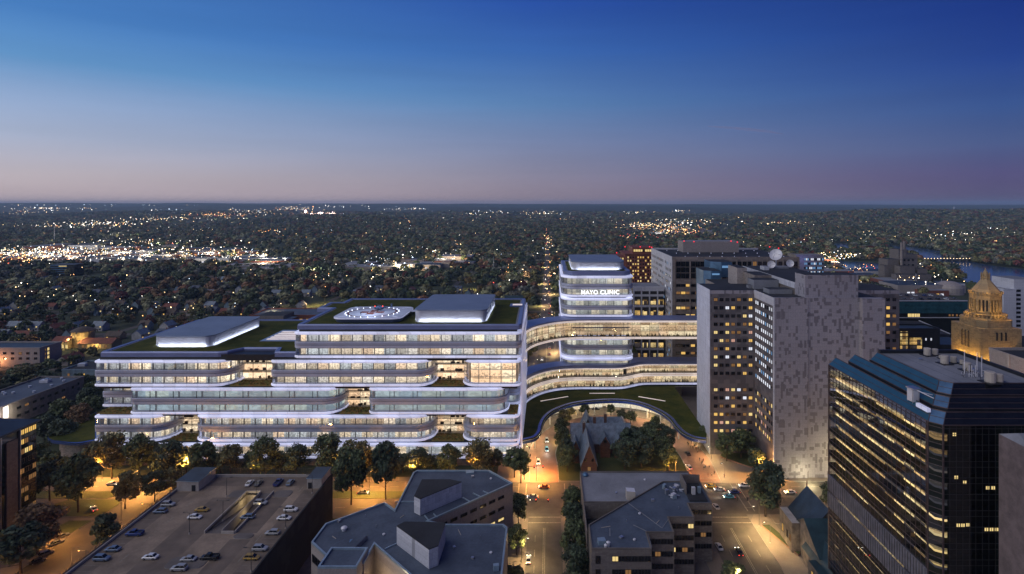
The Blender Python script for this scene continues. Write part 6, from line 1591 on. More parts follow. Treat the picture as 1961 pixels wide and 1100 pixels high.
# ------------------------------------------------------------------ people
def person_mesh(stride, arms):
    J = [(0, 0, .95), (0, 0, 1.15), (0, 0, 1.4), (0, 0, 1.52), (0.02, 0, 1.62), (0.02, 0, 1.76),
         (0, .19, 1.42), (arms, .24, 1.16), (arms * 1.6 + .08, .25, .92), (arms * 1.6 + .12, .25, .84), (0, -.19, 1.42), (-arms, -.24, 1.16), (-arms * .8 + .1, -.25, .92), (-arms * .8 + .15, -.25, .84),
         (0, .1, .9), (stride * .45, .1, .5), (stride * .8 - .05, .1, .09), (stride * .8 + .15, .1, .04), (0, -.1, .9), (-stride * .3, -.1, .5), (-stride * .9, -.1, .1), (-stride * .9 + .18, -.1, .04)]
    E = [(0, 1), (1, 2), (2, 3), (3, 4), (4, 5), (2, 6), (6, 7), (7, 8), (8, 9), (2, 10), (10, 11), (11, 12), (12, 13), (0, 14), (14, 15), (15, 16), (16, 17), (0, 18), (18, 19), (19, 20), (20, 21)]
    Rd = [.16, .15, .17, .06, .10, .09, .07, .05, .035, .04, .07, .05, .035, .04, .10, .07, .045, .04, .10, .07, .045, .04]
    me = bpy.data.meshes.new('body'); me.from_pydata(J, E, []); o = bpy.data.objects.new('tmp', me); COL.objects.link(o)
    o.modifiers.new('s', 'SKIN'); 
    for v, r in zip(me.skin_vertices[0].data, Rd): v.radius = (r, r)
    me.skin_vertices[0].data[0].use_root = True
    q = o.modifiers.new('u', 'SUBSURF'); q.levels = 1; q.render_levels = 1
    bpy.context.view_layer.update()
    m2 = bpy.data.meshes.new_from_object(o.evaluated_get(bpy.context.evaluated_depsgraph_get())); bpy.data.objects.remove(o)
    m2.name = 'body'; m2.materials.clear()
    for k in ('cloth_dark', 'cloth_blue', 'skin'): m2.materials.append(MAT[k])
    for p in m2.polygons:
        c = p.center; p.use_smooth = True
        p.material_index = 2 if (c.z > 1.5 or (abs(c.y) > .2 and c.z < .93 and c.z > .75)) else (0 if c.z > .93 else 1)
    return m2
PMs = [person_mesh(.35, .1), person_mesh(.12, .04), person_mesh(.28, -.08)]
hm = MB(); hm.lathe((.0, 0, 1.70), [(.115, 0), (.125, .06), (.10, .13), (.03, .17)], 8, 'hair_dark'); ho = hm.build('hair'); HM = ho.data; bpy.data.objects.remove(ho)
o_last = []
def person(px, py, label, group, i, z=.23):
    x, y = at(px, py, 0)
    o = bpy.data.objects.new('person', PMs[i % 3]); COL.objects.link(o); o.location = (x, y, z); o.rotation_euler = (0, 0, (i * 2.39) % 6.28)
    ci = i % 7; cn = ['a dark', 'a brown', 'a blue', 'a dark', 'a red', 'a pale', 'a dark'][ci]
    tag(o, label if 'helipad' in label or 'standing' in label else label.replace('person ', f'person in {cn} top ', 1), 'person', group)
    h = bpy.data.objects.new('hair', HM); COL.objects.link(h); h.parent = o
    o_last.append(o)
    slotmat(o, 0, ['cloth_dark', 'cloth_brown', 'cloth_blue', 'cloth_dark', 'cloth_red', 'cloth_white', 'cloth_dark'][i % 7]); slotmat(o, 1, ['cloth_dark', 'cloth_blue', 'cloth_dark'][i % 3])
for i, (a, c) in enumerate([(1004, 857), (1008, 856), (1014, 862), (1018, 851), (1004, 888), (1013, 884), (1016.5, 887), (1016, 877)]): person(a, c, 'person walking beside the left brick drive', 'people on the left pavement', i)
for i, (a, c) in enumerate([(1299, 831), (1306, 835), (1312, 840), (1319, 855), (1317, 853), (1324, 851), (1329, 846), (1330, 858), (1333, 863), (1336, 868), (1341, 864), (1323, 860), (1327, 861), (1340, 884), (1343, 891), (1347, 886), (1349, 898), (1348, 901), (1336, 845), (1345, 889), (1351, 899), (1358, 899), (1356, 914), (1363, 913), (1368, 910), (1387, 916), (1333, 855), (1337, 862)]):
    person(a, c, 'person on the plaza right of the loop drive', 'people on the right plaza', i + 3)
for i, (a, c) in enumerate([(1272, 803), (1279, 804), (1244, 790)]): person(a, c, 'person walking by the lit canopy entrance', 'people under the canopy', i + 1)
person(691, 604, 'person in dark clothes standing on the helipad beside the helicopter', None, 2, 70.75); x, y = at(691, 604, 70.7); o_last[-1].location = (x, y, 70.75)
person(1387, 917, 'person in dark clothes standing beside the brick planter on the plaza', None, 4)
# helicopter
he = thing('helicopter', 'dark medical helicopter parked on the helipad with still rotor blades', 'helicopter', (-90, 297, 70.75))
b = MB(); rr = []
b.mat('cloth_blue')
prof_ = [(-1.9, .15, 1.6, 1.75), (-1.2, .75, .75, 2.2), (0, 1.05, .45, 2.7), (1.6, 1.05, .45, 2.75), (2.8, .85, .8, 2.7), (4.0, .4, 1.5, 2.5), (7.6, .16, 2.05, 2.4)]
for x, w, z0, z1 in prof_: rr.append([(-90 - 0 + x, 297 + w * math.cos(2 * math.pi * k / 12), 70.75 + (z0 + z1) / 2 + (z1 - z0) / 2 * math.sin(2 * math.pi * k / 12)) for k in range(12)])
for A, B in zip(rr, rr[1:]):
    for k in range(12): b.face([A[k], A[(k + 1) % 12], B[(k + 1) % 12], B[k]])
b.face(rr[0][::-1]); b.face(rr[-1]); b.prism([(-83, 296.9), (-82, 296.9), (-82, 297.1), (-83, 297.1)], 72.6, 74.6); b.build('fuselage', he)
b = MB(); b.lathe((-90.7, 297, 72.1), [(.9, 0), (.95, .4), (.5, .8)], 10, 'car_glass'); b.build('windscreen', he)
b = MB()
for k in range(4):
    a = R(35 + 90 * k); b.obox((-89.4 + 2.7 * math.cos(a), 297 + 2.7 * math.sin(a), 74.0), (5.4, .28, .05), a, 'mullion_dark')
b.tube((-89.4, 297, 73.3), (-89.4, 297, 74.2), .18, .18, 8, 'mullion_dark'); b.build('rotor', he)
b = MB()
for s in (-1, 1):
    b.tube((-91.3, 297 + s * 1.1, 70.85), (-87.6, 297 + s * 1.1, 70.85), .07, .07, 6, 'silver')
    for x in (-90.6, -88.4): b.tube((x, 297 + s * 1.1, 70.85), (x, 297 + s * .6, 71.4), .05, .05, 5, 'silver')
b.build('skid', he)
b = MB(); b.obox((-82.2, 296.7, 73.3), (.12, .05, 1.4), .3, 'mullion_dark'); b.build('tail_rotor', he)
for dx in (-91, -87): b = MB(); b.lathe((dx, 296.2, 73.2), [(.15, 0), (.2, .15), (.05, .3)], 6, 'signal_red'); b.build('beacon', he)

# ------------------------------------------------------------------ street lamps
def spot_down(name, loc, col, e, parent):
    L = bpy.data.lights.new(name, 'SPOT'); L.energy = e; L.color = col; L.spot_size = R(150); L.spot_blend = .6; L.shadow_soft_size = .3
    o = bpy.data.objects.new(name, L); COL.objects.link(o); q = org(parent); o.parent = parent; o.location = (loc[0] - q[0], loc[1] - q[1], loc[2] - q[2])
    return o
def lamp(x, y, h, label, group, col='sodium', e=9000, arm=2.0, rz=0.0, z0=0.0, head=True, name='street_lamp', arms=1, on=True):
    t = thing(name, label, 'street lamp', (x, y, z0), group, rz)
    b = MB(); b.tube((x, y, z0), (x, y, z0 + h), .11, .07, 8, 'lamp_metal'); b.lathe((x, y, z0), [(.28, 0), (.2, .5)], 8, 'concrete_pale'); p = b.build('pole', t)
    for s in ((1,) if arms == 1 else (1, -1)):
        b = MB(); b.tube((x, y, z0 + h), (x + s * arm, y, z0 + h + .15), .06, .05, 6, 'lamp_metal'); b.build('arm', t)
        b = MB(); b.box(x + s * arm - .2, x + s * arm + .75 * s + .2 * (s < 0), y - .18, y + .18, z0 + h + .08, z0 + h + .26, 'lamp_metal')
        if on: b.box(min(x + s * arm, x + s * (arm + .5)), max(x + s * arm, x + s * (arm + .5)), y - .14, y + .14, z0 + h - .02, z0 + h + .07, col)
        b.build('lamp_head', t)
    if on:
        c = {'sodium': (1.0, 0.43, 0.09), 'lamp_white': (1.0, 0.66, 0.28)}[col]
        spot_down('lamp_light', (x + arm, y, z0 + h - .1), c, e * .8, t); point('lamp_glow', (x + arm, y, z0 + h - .2), c, e * .08, .9, t)
    return t
FG = 'tall sodium lamps along the wide street in front of the hospital'
fl = [(-205, 259), (-168, 260), (-132, 259), (-98, 259), (-62, 259), (-34, 259), (-250, 246), (-181, 246), (-116, 246), (-78, 246), (-46, 246), (20, 231), (46, 231), (-5.5, 258.8), (58.5, 259), (100, 260), (128, 230), (160, 246), (190, 232)]
for i, (x, y) in enumerate(fl): lamp(x, y, 9.5, 'orange lamp post beside the wide street', FG, 'sodium', 64000 if x < 10 else 48000, rz=(math.pi / 2 if i % 2 else -math.pi / 2))
for x, y, rz in ((-9.5, 226, 0), (-9.5, 200, 0), (-9.5, 172, 0), (6.8, 150, 3.14)): lamp(x, y, 8.5, 'yellow lamp post along the narrow street', 'lamps of the narrow street', 'lamp_white', 12000, rz=rz)
for x, y, rz in ((83, 222, 3.14), (83, 211, 3.14), (60, 184, 0), (60, 160, 0)): lamp(x, y, 8.0, 'warm lamp post beside the stepped building', 'lamps of the street beside the stepped building', 'lamp_white', 17000, rz=rz)
for x, y, rz in ((-11.5, 262, 0), (-12, 280, 0), (-10.5, 300, 0), (82, 262, 3.14), (81, 280, 3.14), (81.2, 298, 3.14), (60, 334.5, -1.57), (20, 338, -1.57)): lamp(x, y, 6.5, 'slim warm lamp post beside the brick loop drive', 'lamps of the brick loop drive', 'lamp_white', 11000, arm=1.2, rz=rz)
for x, y, rz in ((-186, 210, 0), (-186, 180, 0), (-157.5, 222, 3.14), (-157.5, 192, 3.14)): lamp(x, y, 9, 'orange lamp post left of the parking garage', 'lamps left of the garage', 'sodium', 24000, rz=rz)
for i in range(16):
    y = 385 + i * 38 + i * i * 5
    lamp(-10.5 if i % 2 else 6.5, y, 9, 'lamp post along the long avenue behind the hospital', 'lamps of the far avenue', 'lamp_white', 40000 + 2500 * i, rz=0 if i % 2 else 3.14)
for px, py, ar, lb in ((434, 951, 2, 'unlit twin-armed lamp post above the ramp well on the garage roof'), (491, 954, 2, 'unlit lamp post at the corner where the ramp well ends, garage roof'), (363, 1023, 2, 'unlit twin-armed lamp post left of the ramp well, garage roof'), (427, 998, 2, 'unlit lamp post standing inside the ramp well'),
                       (598, 945, 1, 'unlit lamp post beside the right stair box'), (547, 1012, 1, 'unlit lamp post by the dark outer wall among white cars'), (481, 1095, 1, 'unlit lamp post nearest the camera by the dark outer wall'), (326, 958, 1, 'unlit lamp post at the far end of the left parapet')):
    x, y = at(px, py, GZ); lamp(x, y, 7.0, lb, None, arm=1.5, z0=GZ, arms=ar, on=False, rz=3.14 if ar == 1 else 0, name='garage_lamp')
for px, py in ((137, 1105), (232, 1000)): lamp(*at(px, py, 0), 10, 'unlit lamp post beside the garage in the left street' if px < 200 else 'unlit lamp post among the trees at the garage corner', None, arm=2.2, on=False)
# traffic lights at the junctions
def signal(x, y, L, rz, label):
    t = thing('traffic_light', label, 'traffic light', (x, y, 0), None, rz)
    b = MB(); b.tube((x, y, 0), (x, y, 6.6), .14, .1, 8, 'lamp_metal'); b.tube((x, y, 6.2), (x + L, y, 6.5), .09, .06, 6, 'lamp_metal'); b.build('mast', t)
    for u in (.5, .95):
        b = MB(); b.box(x + L * u - .22, x + L * u + .22, y - .2, y + .2, 5.5, 6.9, 'gap_black'); b.lathe((x + L * u, y - .22, 6.5), [(.13, 0), (.13, .2)], 8, 'signal_red'); b.build('signal_head', t)
signal(-10.5, 230, 11, 0, 'traffic light arm reaching over the narrow street at the left junction'); signal(86, 231, 9, 3.14, 'traffic light arm at the corner below the big tree'); signal(-11, 259.5, 9, 0, 'traffic light arm at the entry of the left brick drive')
# planters on the plaza
for (P, lb) in (([(86, 282), (97, 271), (101, 271), (101, 288), (90, 290)], 'low brick planter under the plaza trees beside the marble tower'), ([(84, 222), (87, 222), (92, 205), (90, 203)], 'narrow planted bed along the pavement before the stone church')):
    b = MB(); b.prism(P, .1, .8, 'brick_paving', 'lawn'); tag(b.build('planter_bed'), lb, 'planter')
# tall masts
for px, py, Y, h, lb in ((104, 462, 1800, 60, 'tall thin mast above the far lit shopping district'), (945, 526, 1010, 34, 'tall white pole among the trees behind the hospital'), (1754, 556, 830, 26, 'tall floodlight pole near the river bank'), (1803, 556, 830, 18, 'shorter pole right of the floodlight pole by the river'), (806, 512, 1130, 14, 'small pale pole among the far trees')):
    x = XP(px, Y); b = MB(); b.tube((x, Y, 0), (x, Y, h), .9 if Y > 1500 else .35, .5 if Y > 1500 else .25, 6, 'white_metal'); b.obox((x, Y, h - 1), (2, 1, 1), 0, 'lamp_metal'); tag(b.build('mast'), lb, 'mast')
# ------------------------------------------------------------------ trees
def crown_mesh(seed, h, r, n, leaf, lumps=16, base=.28, name='crown', flat=1.0):
    rs = np.random.RandomState(seed)
    c = []
    for k in range(lumps):
        t = rs.uniform(0, 1); z = h * (base + .12 + (1 - base - .2) * t)
        rad = r * math.sqrt(max(0, 1 - ((t - .38) / .68) ** 2)) * rs.uniform(.35, .85); a = rs.uniform(0, 6.283)
        c.append((rad * math.cos(a), rad * math.sin(a), z, r * rs.uniform(.24, .42)))
    c = np.array(c); idx = rs.randint(0, lumps, n)
    d = rs.normal(size=(n, 3)); d /= np.linalg.norm(d, axis=1)[:, None]
    rr = c[idx, 3] * rs.uniform(.55, 1.12, n)
    P = c[idx, :3] + d * rr[:, None] * np.array([1, 1, .8 * flat])
    return leaf_quads(P, d, leaf, rs, name)
def leaf_quads(P, d, leaf, rs, name, wob=.5):
    n = len(P)
    nrm = d + rs.normal(size=(n, 3)) * wob + np.array([0, 0, .25 if wob > .4 else .05]); nrm /= np.linalg.norm(nrm, axis=1)[:, None]
    t = np.cross(nrm, rs.normal(size=(n, 3))); t /= np.linalg.norm(t, axis=1)[:, None]; bt = np.cross(nrm, t)
    s = (np.asarray(leaf) * rs.uniform(.5, 1.25, n))[:, None]
    V = np.stack([P - t * s - bt * s * .5, P + t * s * .2 - bt * s * .9, P + t * s + bt * s * .4, P - t * s * .3 + bt * s * .9], 1).reshape(-1, 3)
    me = bpy.data.meshes.new(name)
    me.vertices.add(4 * n); me.vertices.foreach_set('co', V.astype(np.float32).ravel())
    me.loops.add(4 * n); me.loops.foreach_set('vertex_index', np.arange(4 * n, dtype=np.int32))
    me.polygons.add(n); me.polygons.foreach_set('loop_start', np.arange(0, 4 * n, 4, dtype=np.int32))
    me.update(calc_edges=True)
    return me
def trunk_mesh(seed, h, r):
    rs = random.Random(seed); b = MB(); b.mat('bark'); k = h / 15
    b.tube((0, 0, 0), (.1 * k, 0, h * .16), .34 * k, .26 * k, 8); b.tube((.1 * k, 0, h * .16), (0, .1 * k, h * .42), .26 * k, .18 * k, 7); b.tube((0, .1 * k, h * .42), (.2 * k, .2 * k, h * .8), .18 * k, .05 * k, 6)
    for q in range(7):
        a = q * 2.4 + rs.random(); z = h * (.2 + .06 * q); L = r * rs.uniform(.5, .85)
        b.tube((0, 0, z), (L * math.cos(a), L * math.sin(a), z + h * rs.uniform(.12, .26)), .12 * k, .03 * k, 5)
    o = b.build('trunk'); me = o.data; bpy.data.objects.remove(o); return me
CM = [(crown_mesh(10 + i, 15, r, 3400, .42, 26), trunk_mesh(i, 15, r)) for i, r in enumerate((5.6, 6.2, 5.0, 6.8))]
CF = [(crown_mesh(30 + i, 14, r, 520, .85, 12, .12), None) for i, r in enumerate((6.0, 6.8, 5.4))]
ALLT = [CM, CF]
for L_ in ALLT:
    for me, _ in L_: me.materials.append(MAT['leaf_green'])
def tree(x, y, h, w, leafm, label, group=None, near=True, seed=0, z=0, name='deciduous_tree'):
    rs = random.Random(seed * 7 + int(x * 13) + int(y))
    cm, tm = rs.choice(CM if near else CF)
    b0 = 15.0 if near else 14.0
    sz = h / b0; sx = w / 12.0
    if near:
        t = bpy.data.objects.new(name, None); COL.objects.link(t)
        c = bpy.data.objects.new('crown', cm); COL.objects.link(c); c.parent = t
        k = bpy.data.objects.new('trunk', tm); COL.objects.link(k); k.parent = t
    else:
        t = bpy.data.objects.new(name, cm); COL.objects.link(t); c = t
    t.location = (x, y, z); t.scale = (sx, sx, sz); t.rotation_euler = (0, 0, rs.uniform(0, 6.28))
    slotmat(c, 0, leafm); tag(t, label, 'tree', group)
    return t
def ordn(i): return ['first', 'second', 'third', 'fourth', 'fifth', 'sixth', 'seventh', 'eighth', 'ninth', 'tenth', 'eleventh', 'twelfth', 'thirteenth', 'fourteenth', 'fifteenth', 'sixteenth'][i]
row = [(104, 13), (215, 20.5), (263, 20), (325, 17), (388, 17), (440, 15.5), (510, 18.5), (568, 15), (628, 19.5), (683, 18), (742, 16), (800, 13), (862, 16), (918, 17.5), (985, 14)]
for i, (px, h) in enumerate([(185, 15), (292, 13), (355, 11), (418, 9), (535, 10), (655, 12), (714, 11), (770, 8), (832, 9), (945, 11)]): tree(XP(px, 265), 265.5 + (i % 2), h, 11.5, ['leaf_olive', 'leaf_green', 'leaf_dark'][i % 3], f'smaller tree hard against the foot of the hospital, {ordn(i)} from the left', 'trees hard against the foot of the hospital', seed=i + 300)
for i, (px, h) in enumerate(row): tree(XP(px, 261), 260 + (i % 3) * .8, h, 14.5 if h > 16 else 12, ['leaf_green', 'leaf_olive', 'leaf_green', 'leaf_dark'][i % 4], f'leafy street tree in the row right before the hospital, {ordn(i)} from the left', 'street trees in the row before the hospital', seed=i)
G2 = 'trees standing between the carriageways and on the near verge'
for i, (px, py, h, w, m, lb) in enumerate([(150, 982, 24, 17, 'leaf_green', 'tall spreading tree on the grass island at the left street junction'), (673, 967, 24, 14, 'leaf_green', 'tall slender tree on the near verge, left of the pair beside the slate-roofed building'), (739, 957, 25, 15, 'leaf_dark', 'tall tree on the near verge, right of the pair beside the slate-roofed building'),
        (240, 975, 15, 11, 'leaf_olive', 'middling tree on the verge beside the garage corner'), (296, 962, 13, 10, 'leaf_dark', 'small dark tree just behind the left garage parapet'), (330, 950, 12, 9, 'leaf_olive', 'small lamp-lit tree behind the left stair box'),
        (200, 1058, 14, 11, 'leaf_dark', 'dark glossy tree pressed against the left garage wall'), (72, 1062, 18, 18, 'leaf_bronze', 'broad bronze tree over the parking bays, lower left'), (40, 1100, 17, 17, 'leaf_dark', 'broad dark tree in the bottom left corner'), (95, 960, 17, 13, 'leaf_dark', 'dark tree beside the dark hotel block'), (75, 905, 14, 11, 'leaf_green', 'tree half hidden behind the dark hotel block'), (415, 905, 9, 8, 'leaf_dark', 'low dark tree just beyond the garage railing'), (480, 908, 10, 9, 'leaf_dark', 'low tree beyond the garage railing, right of the middle')]):
    x, y = at(px, py, 0); tree(x, y, h, w, m, lb, G2 if h > 20 else None, seed=40 + i)
G3 = 'trees left of the hospital'
for i, (px, py, h, w, m) in enumerate([(118, 862, 16, 15, 'leaf_dark'), (150, 838, 18, 16, 'leaf_bronze'), (175, 815, 17, 15, 'leaf_green'), (120, 830, 19, 16, 'leaf_green'), (85, 850, 15, 13, 'leaf_dark'), (165, 790, 15, 13, 'leaf_dark'), (178, 770, 13, 12, 'leaf_green'), (172, 755, 12, 11, 'leaf_dark'), (60, 770, 12, 12, 'leaf_dark'), (48, 738, 13, 15, 'leaf_olive'), (66, 728, 12, 14, 'leaf_olive'), (34, 742, 10, 10, 'leaf_green')]):
    x, y = at(px, py, 0); tree(x, y, h, w, m, f'{["dark", "bronze", "green", "olive"][["leaf_dark", "leaf_bronze", "leaf_green", "leaf_olive"].index(m)]} tree left of the hospital, {ordn(i)} counting up from the stone drum', G3, seed=70 + i)
G4 = 'trees along the narrow street'
for i, (x, y, h, w) in enumerate([(9.5, 222, 15, 10), (9.8, 210, 16, 10), (9.2, 197, 16, 10), (9.6, 184, 15, 9.5), (9.4, 170, 15, 9.5), (9.4, 156, 14, 9)]): tree(x, y, h, w, ['leaf_green', 'leaf_dark'][i % 2], f'street tree squeezed against the stepped building, {ordn(i)} from the junction', G4, seed=90 + i)
for i, (x, y, h, w, lb) in enumerate([(-12.5, 256.5, 15, 10, 'tree at the hospital corner beside the left brick drive'), (-11.8, 222, 13, 8.5, 'tree on the pavement by the faceted building, nearest the junction'), (-11.5, 204, 11, 8, 'tree on the pavement by the faceted building, in the middle'), (-11.3, 184, 9, 7, 'tree on the pavement by the faceted building, nearest the camera'),
        (88.2, 229, 22, 16.5, 'huge round dark tree beside the right junction'), (88, 278, 14, 13, 'plaza tree on the planter, left of its pair'), (96, 281, 14, 13, 'plaza tree on the planter, right of its pair'), (99, 268, 11, 10, 'small tree in the shade of the marble tower'), (60.5, 186, 8, 9, 'small tree at the foot of the stepped building'), (118, 233, 11, 10, 'tree half hidden behind the black glass tower'), (82, 296, 11, 10, 'plaza tree nearest the canopy end')]):
    tree(x, y, h, w, 'leaf_dark' if i in (4, 7) else 'leaf_green', lb, None, seed=110 + i)
G5 = 'garden trees inside the brick loop drive'
for i, (px, py, h, w, m) in enumerate([(1196, 900, 14, 13, 'leaf_dark'), (1228, 897, 15, 14, 'leaf_dark'), (1212, 876, 15, 15, 'leaf_dark'), (1245, 868, 14, 13, 'leaf_green'), (1268, 885, 12, 10, 'leaf_green'), (1282, 905, 13, 10, 'leaf_green'), (1276, 862, 12, 9, 'leaf_dark'), (1076, 840, 11, 9, 'leaf_green'), (1082, 815, 9, 8, 'leaf_olive'), (1076, 865, 12, 9, 'leaf_green'), (1084, 890, 13, 9, 'leaf_dark'), (1086, 905, 12, 10, 'leaf_green'),
        (1120, 800, 8, 7, 'leaf_green'), (1170, 797, 7, 6, 'leaf_green'), (1192, 808, 7, 7, 'leaf_dark'), (1208, 812, 7, 7, 'leaf_green'), (1255, 828, 9, 7, 'leaf_green'), (1243, 842, 9, 9, 'leaf_dark'), (1262, 848, 10, 8, 'leaf_green'), (1092, 800, 6, 6, 'leaf_olive')]):
    x, y = at(px, py, 0); tree(x, y, h, w, m, ('big near-black' if h > 14 else 'green') + f' garden tree in the loop, {["west side", "east side", "south side", "north side"][0 if px < 1100 else 1 if px > 1235 else 2 if py > 860 else 3]} of the mansion', G5, seed=140 + i)
for i, (x, y) in enumerate([(4, 300), (9, 309), (58, 304), (60, 292), (18, 315), (45, 316)]): point('garden_light', (x, y, 1.0), (1.0, .8, .25), 900, .2)

# where nothing may grow
def inpoly(x, y, P):
    c = False; n = len(P)
    for i in range(n):
        x0, y0 = P[i]; x1, y1 = P[i - 1]
        if (y0 > y) != (y1 > y) and x < (x1 - x0) * (y - y0) / (y1 - y0) + x0: c = not c
    return c
RIVW = pts(RIV); LAKEW = pts(LAKE)
NO = [RIVW, LAKEW, pts([(1590, 468), (1612, 466), (1632, 470), (1625, 480), (1600, 482)]), pts([(575, 594), (600, 577), (668, 577), (655, 592)]), pts([(868, 560), (876, 550), (938, 550), (936, 560)]), pts([(112, 532), (150, 527), (212, 527), (204, 540), (120, 545)])]
def blocked(x, y):
    if y < 362 and x > -250: return True
    if y < 380 and x > -345: return True
    if y < 268: return True
    if -14 < x + (y - 360) * .002 < 9 and y < 2300: return True
    if x > 6 and y < 620 and x < .9 * y and y < 560: return True
    if x > 160 and y < 720: return True
    if x > 90 and y < 640: return True
    if -326 < x < -206 and 550 < y < 645: return True
    if -490 < x < -392 and 388 < y < 466: return True
    if -362 < x < -290 and 400 < y < 438: return True
    if -445 < x < -375 and 485 < y < 520: return True
    if -58 < x < -20 and 630 < y < 672: return True
    px = CX + x * F / y
    if 1690 < px < 1785 and 860 < y < 940: return True
    for yy in (430, 545, 660, 790, 930, 1100, 1300):
        if -560 - yy * .2 < x < 120 and yy - 2 < y < yy + 11: return True
    for xx in (-150, -290, -430, -570):
        if xx - 2 < x < xx + 10 and 405 < y < 1300: return True
    for P in NO:
        if inpoly(x, y, P): return True
    return False
def density(px, py):
    """how wooded the land is, by region of the town"""
    if px < 560 and 474 < py < 511: return .1 if px < 300 else .16
    if px < 560 and 511 <= py < 530: return .55
    if px < 560 and 428 < py < 444 and px > 130: return .35
    if 300 < px < 620 and 405 < py < 428 and abs(py - (430 - (px - 300) * .07)) < 5: return .2
    if px < 640 and 444 < py <= 474: return .5
    if 650 < px < 900 and 508 < py < 530: return .3
    if 840 < px < 880 and 485 < py < 515: return .1
    if px < 250 and 530 <= py < 545: return .7
    if 1180 < px < 1420 and 425 < py < 455: return .22
    if 1480 < px < 1720 and 500 < py < 560: return .15
    if 1700 < px < 2000 and 540 < py < 620: return .12
    if py < 412 and px < 520: return .6
    return .95
# ------------------------------------------------------------------ houses among the trees
def house_proto(i, wm, rm):
    e = bpy.data.objects.new('house', None); COL.objects.link(e); ORG[e.name] = (0, 0, 0)
    L, D, z0, z1 = [(12, 9, 5.5, 9.2), (10, 8, 6, 10.2), (14, 9, 3.6, 7.2), (11, 10, 6.2, 9.8), (16, 10, 4.2, 7.6)][i]
    b = MB(); b.box(-L / 2, L / 2, -D / 2, D / 2, 0, z0, wm); b.mat(wm)
    for x in (-L / 2, L / 2): b.face([(x, -D / 2, z0), (x, D / 2, z0), (x, 0, z1 - .1)])
    if i in (1, 3): b.box(-2, 2, -D / 2 - 2.5, -D / 2 + .01, 0, z0, wm); b.face([(-2, -D / 2 - 2.5, z0), (2, -D / 2 - 2.5, z0), (0, -D / 2 - 2.5, z0 + 2.2)])
    b.build('wall', e)
    b = MB(); b.mat(rm); o = .6; k = (z1 - z0) / (D / 2) * o
    for s in (-1, 1): b.face([(-L / 2 - .4, s * (D / 2 + o), z0 - k), (L / 2 + .4, s * (D / 2 + o), z0 - k), (L / 2 + .4, 0, z1), (-L / 2 - .4, 0, z1)])
    if i in (1, 3):
        for s in (-1, 1): b.face([(s * 2.5, -D / 2 - 3, z0 - .4), (0, -D / 2 - 3, z0 + 2.4), (0, -D / 2 + 2.6, z0 + 2.4), (s * 2.5, -D / 2 + 2.6, z0 - .4)])
    b.box(L * .2, L * .2 + .8, -.4, .4, z1 - 1.5, z1 + .9, 'red_brick'); b.build('roof', e)
    for q, (x, z, p) in enumerate(((-L * .32, 1.8, 'win_amber'), (L * .3, 1.8, 'win_black'), (-L * .3, 4.6, 'win_black'), (L * .33, 4.6, 'win_yellow'))):
        if z > z0 - .6: continue
        b = MB(); b.box(x - .7, x + .7, -D / 2 - .06, -D / 2 - .01, z - .75, z + .75, p); b.build('window', e)
    b = MB(); b.box(.8, 1.8, -D / 2 - (2.56 if i in (1, 3) else .06), -D / 2 - (2.51 if i in (1, 3) else .01), 0, 2.1, 'bark'); b.build('door', e)
    return note_kids(e)
HP = [house_proto(0, 'siding_white', 'shingle_slate'), house_proto(1, 'siding_blue', 'shingle_brown'), house_proto(2, 'siding_tan', 'shingle_brown'), house_proto(3, 'siding_white', 'roof_slate'), house_proto(4, 'pale_block', 'shingle_red')]
HN = ['white house with slate-blue roof', 'blue-grey house with front gable', 'low tan house with brown roof', 'white gabled house with grey roof', 'long pale house with dark red roof']
HB = [False] * 5
HPOS = []
rs = np.random.RandomState(21)
nh = 0
for yy, dy in ((430, 22), (545, -14), (545, 22), (660, -14), (660, 22), (790, -14), (790, 22), (930, -14), (930, 24), (430, -16)):
    for x in np.arange(-.98 * yy, -22, 19 + yy * .004):
        x = x + rs.uniform(-3, 3); y = yy + dy + rs.uniform(-2, 2)
        if blocked(x, y) or rs.rand() < .22 or nh >= 150: continue
        px = CX + x * F / y
        if px < -20 or (px > 560 and yy < 560 and y < 352): continue
        k = rs.randint(5); rz = rs.choice([0, math.pi / 2, -math.pi / 2, 0]) + rs.uniform(-.05, .05)
        o = copy_tree(HP[k]) if HB[k] else HP[k]; HB[k] = True
        o.name = 'house'; o.location = (x, y, 0); o.rotation_euler = (0, 0, rz)
        area = 'left of the hospital' if px < 330 else 'behind the lower hospital roof' if px < 640 else 'behind the helipad roof'
        tag(o, HN[k] + ' ' + area, 'house', HN[k].split(' with')[0] + 's ' + area)
        HPOS.append((x, y)); nh += 1
HPA = np.array(HPOS)
for i, (x, y) in enumerate([(-330, 470), (-230, 470), (-120, 470), (-360, 555), (-200, 560), (-95, 556), (-470, 555), (-560, 560), (-260, 675), (-150, 680), (-420, 680), (-60, 478)]):
    lamp(x, y - 6, 8, 'lamp post glowing among the houses behind the hospital', 'lamps of the housing streets', 'sodium' if i % 3 else 'lamp_white', 6000, rz=i)
for px, py in ((622, 584), (595, 588), (905, 556), (1030, 625), (520, 610)):
    x, y = at(px, py, 0); lamp(x, y, 12, 'tall lamp lighting an open lawn behind the hospital', 'lawn lamps behind the hospital', 'lamp_white', 30000, rz=0)
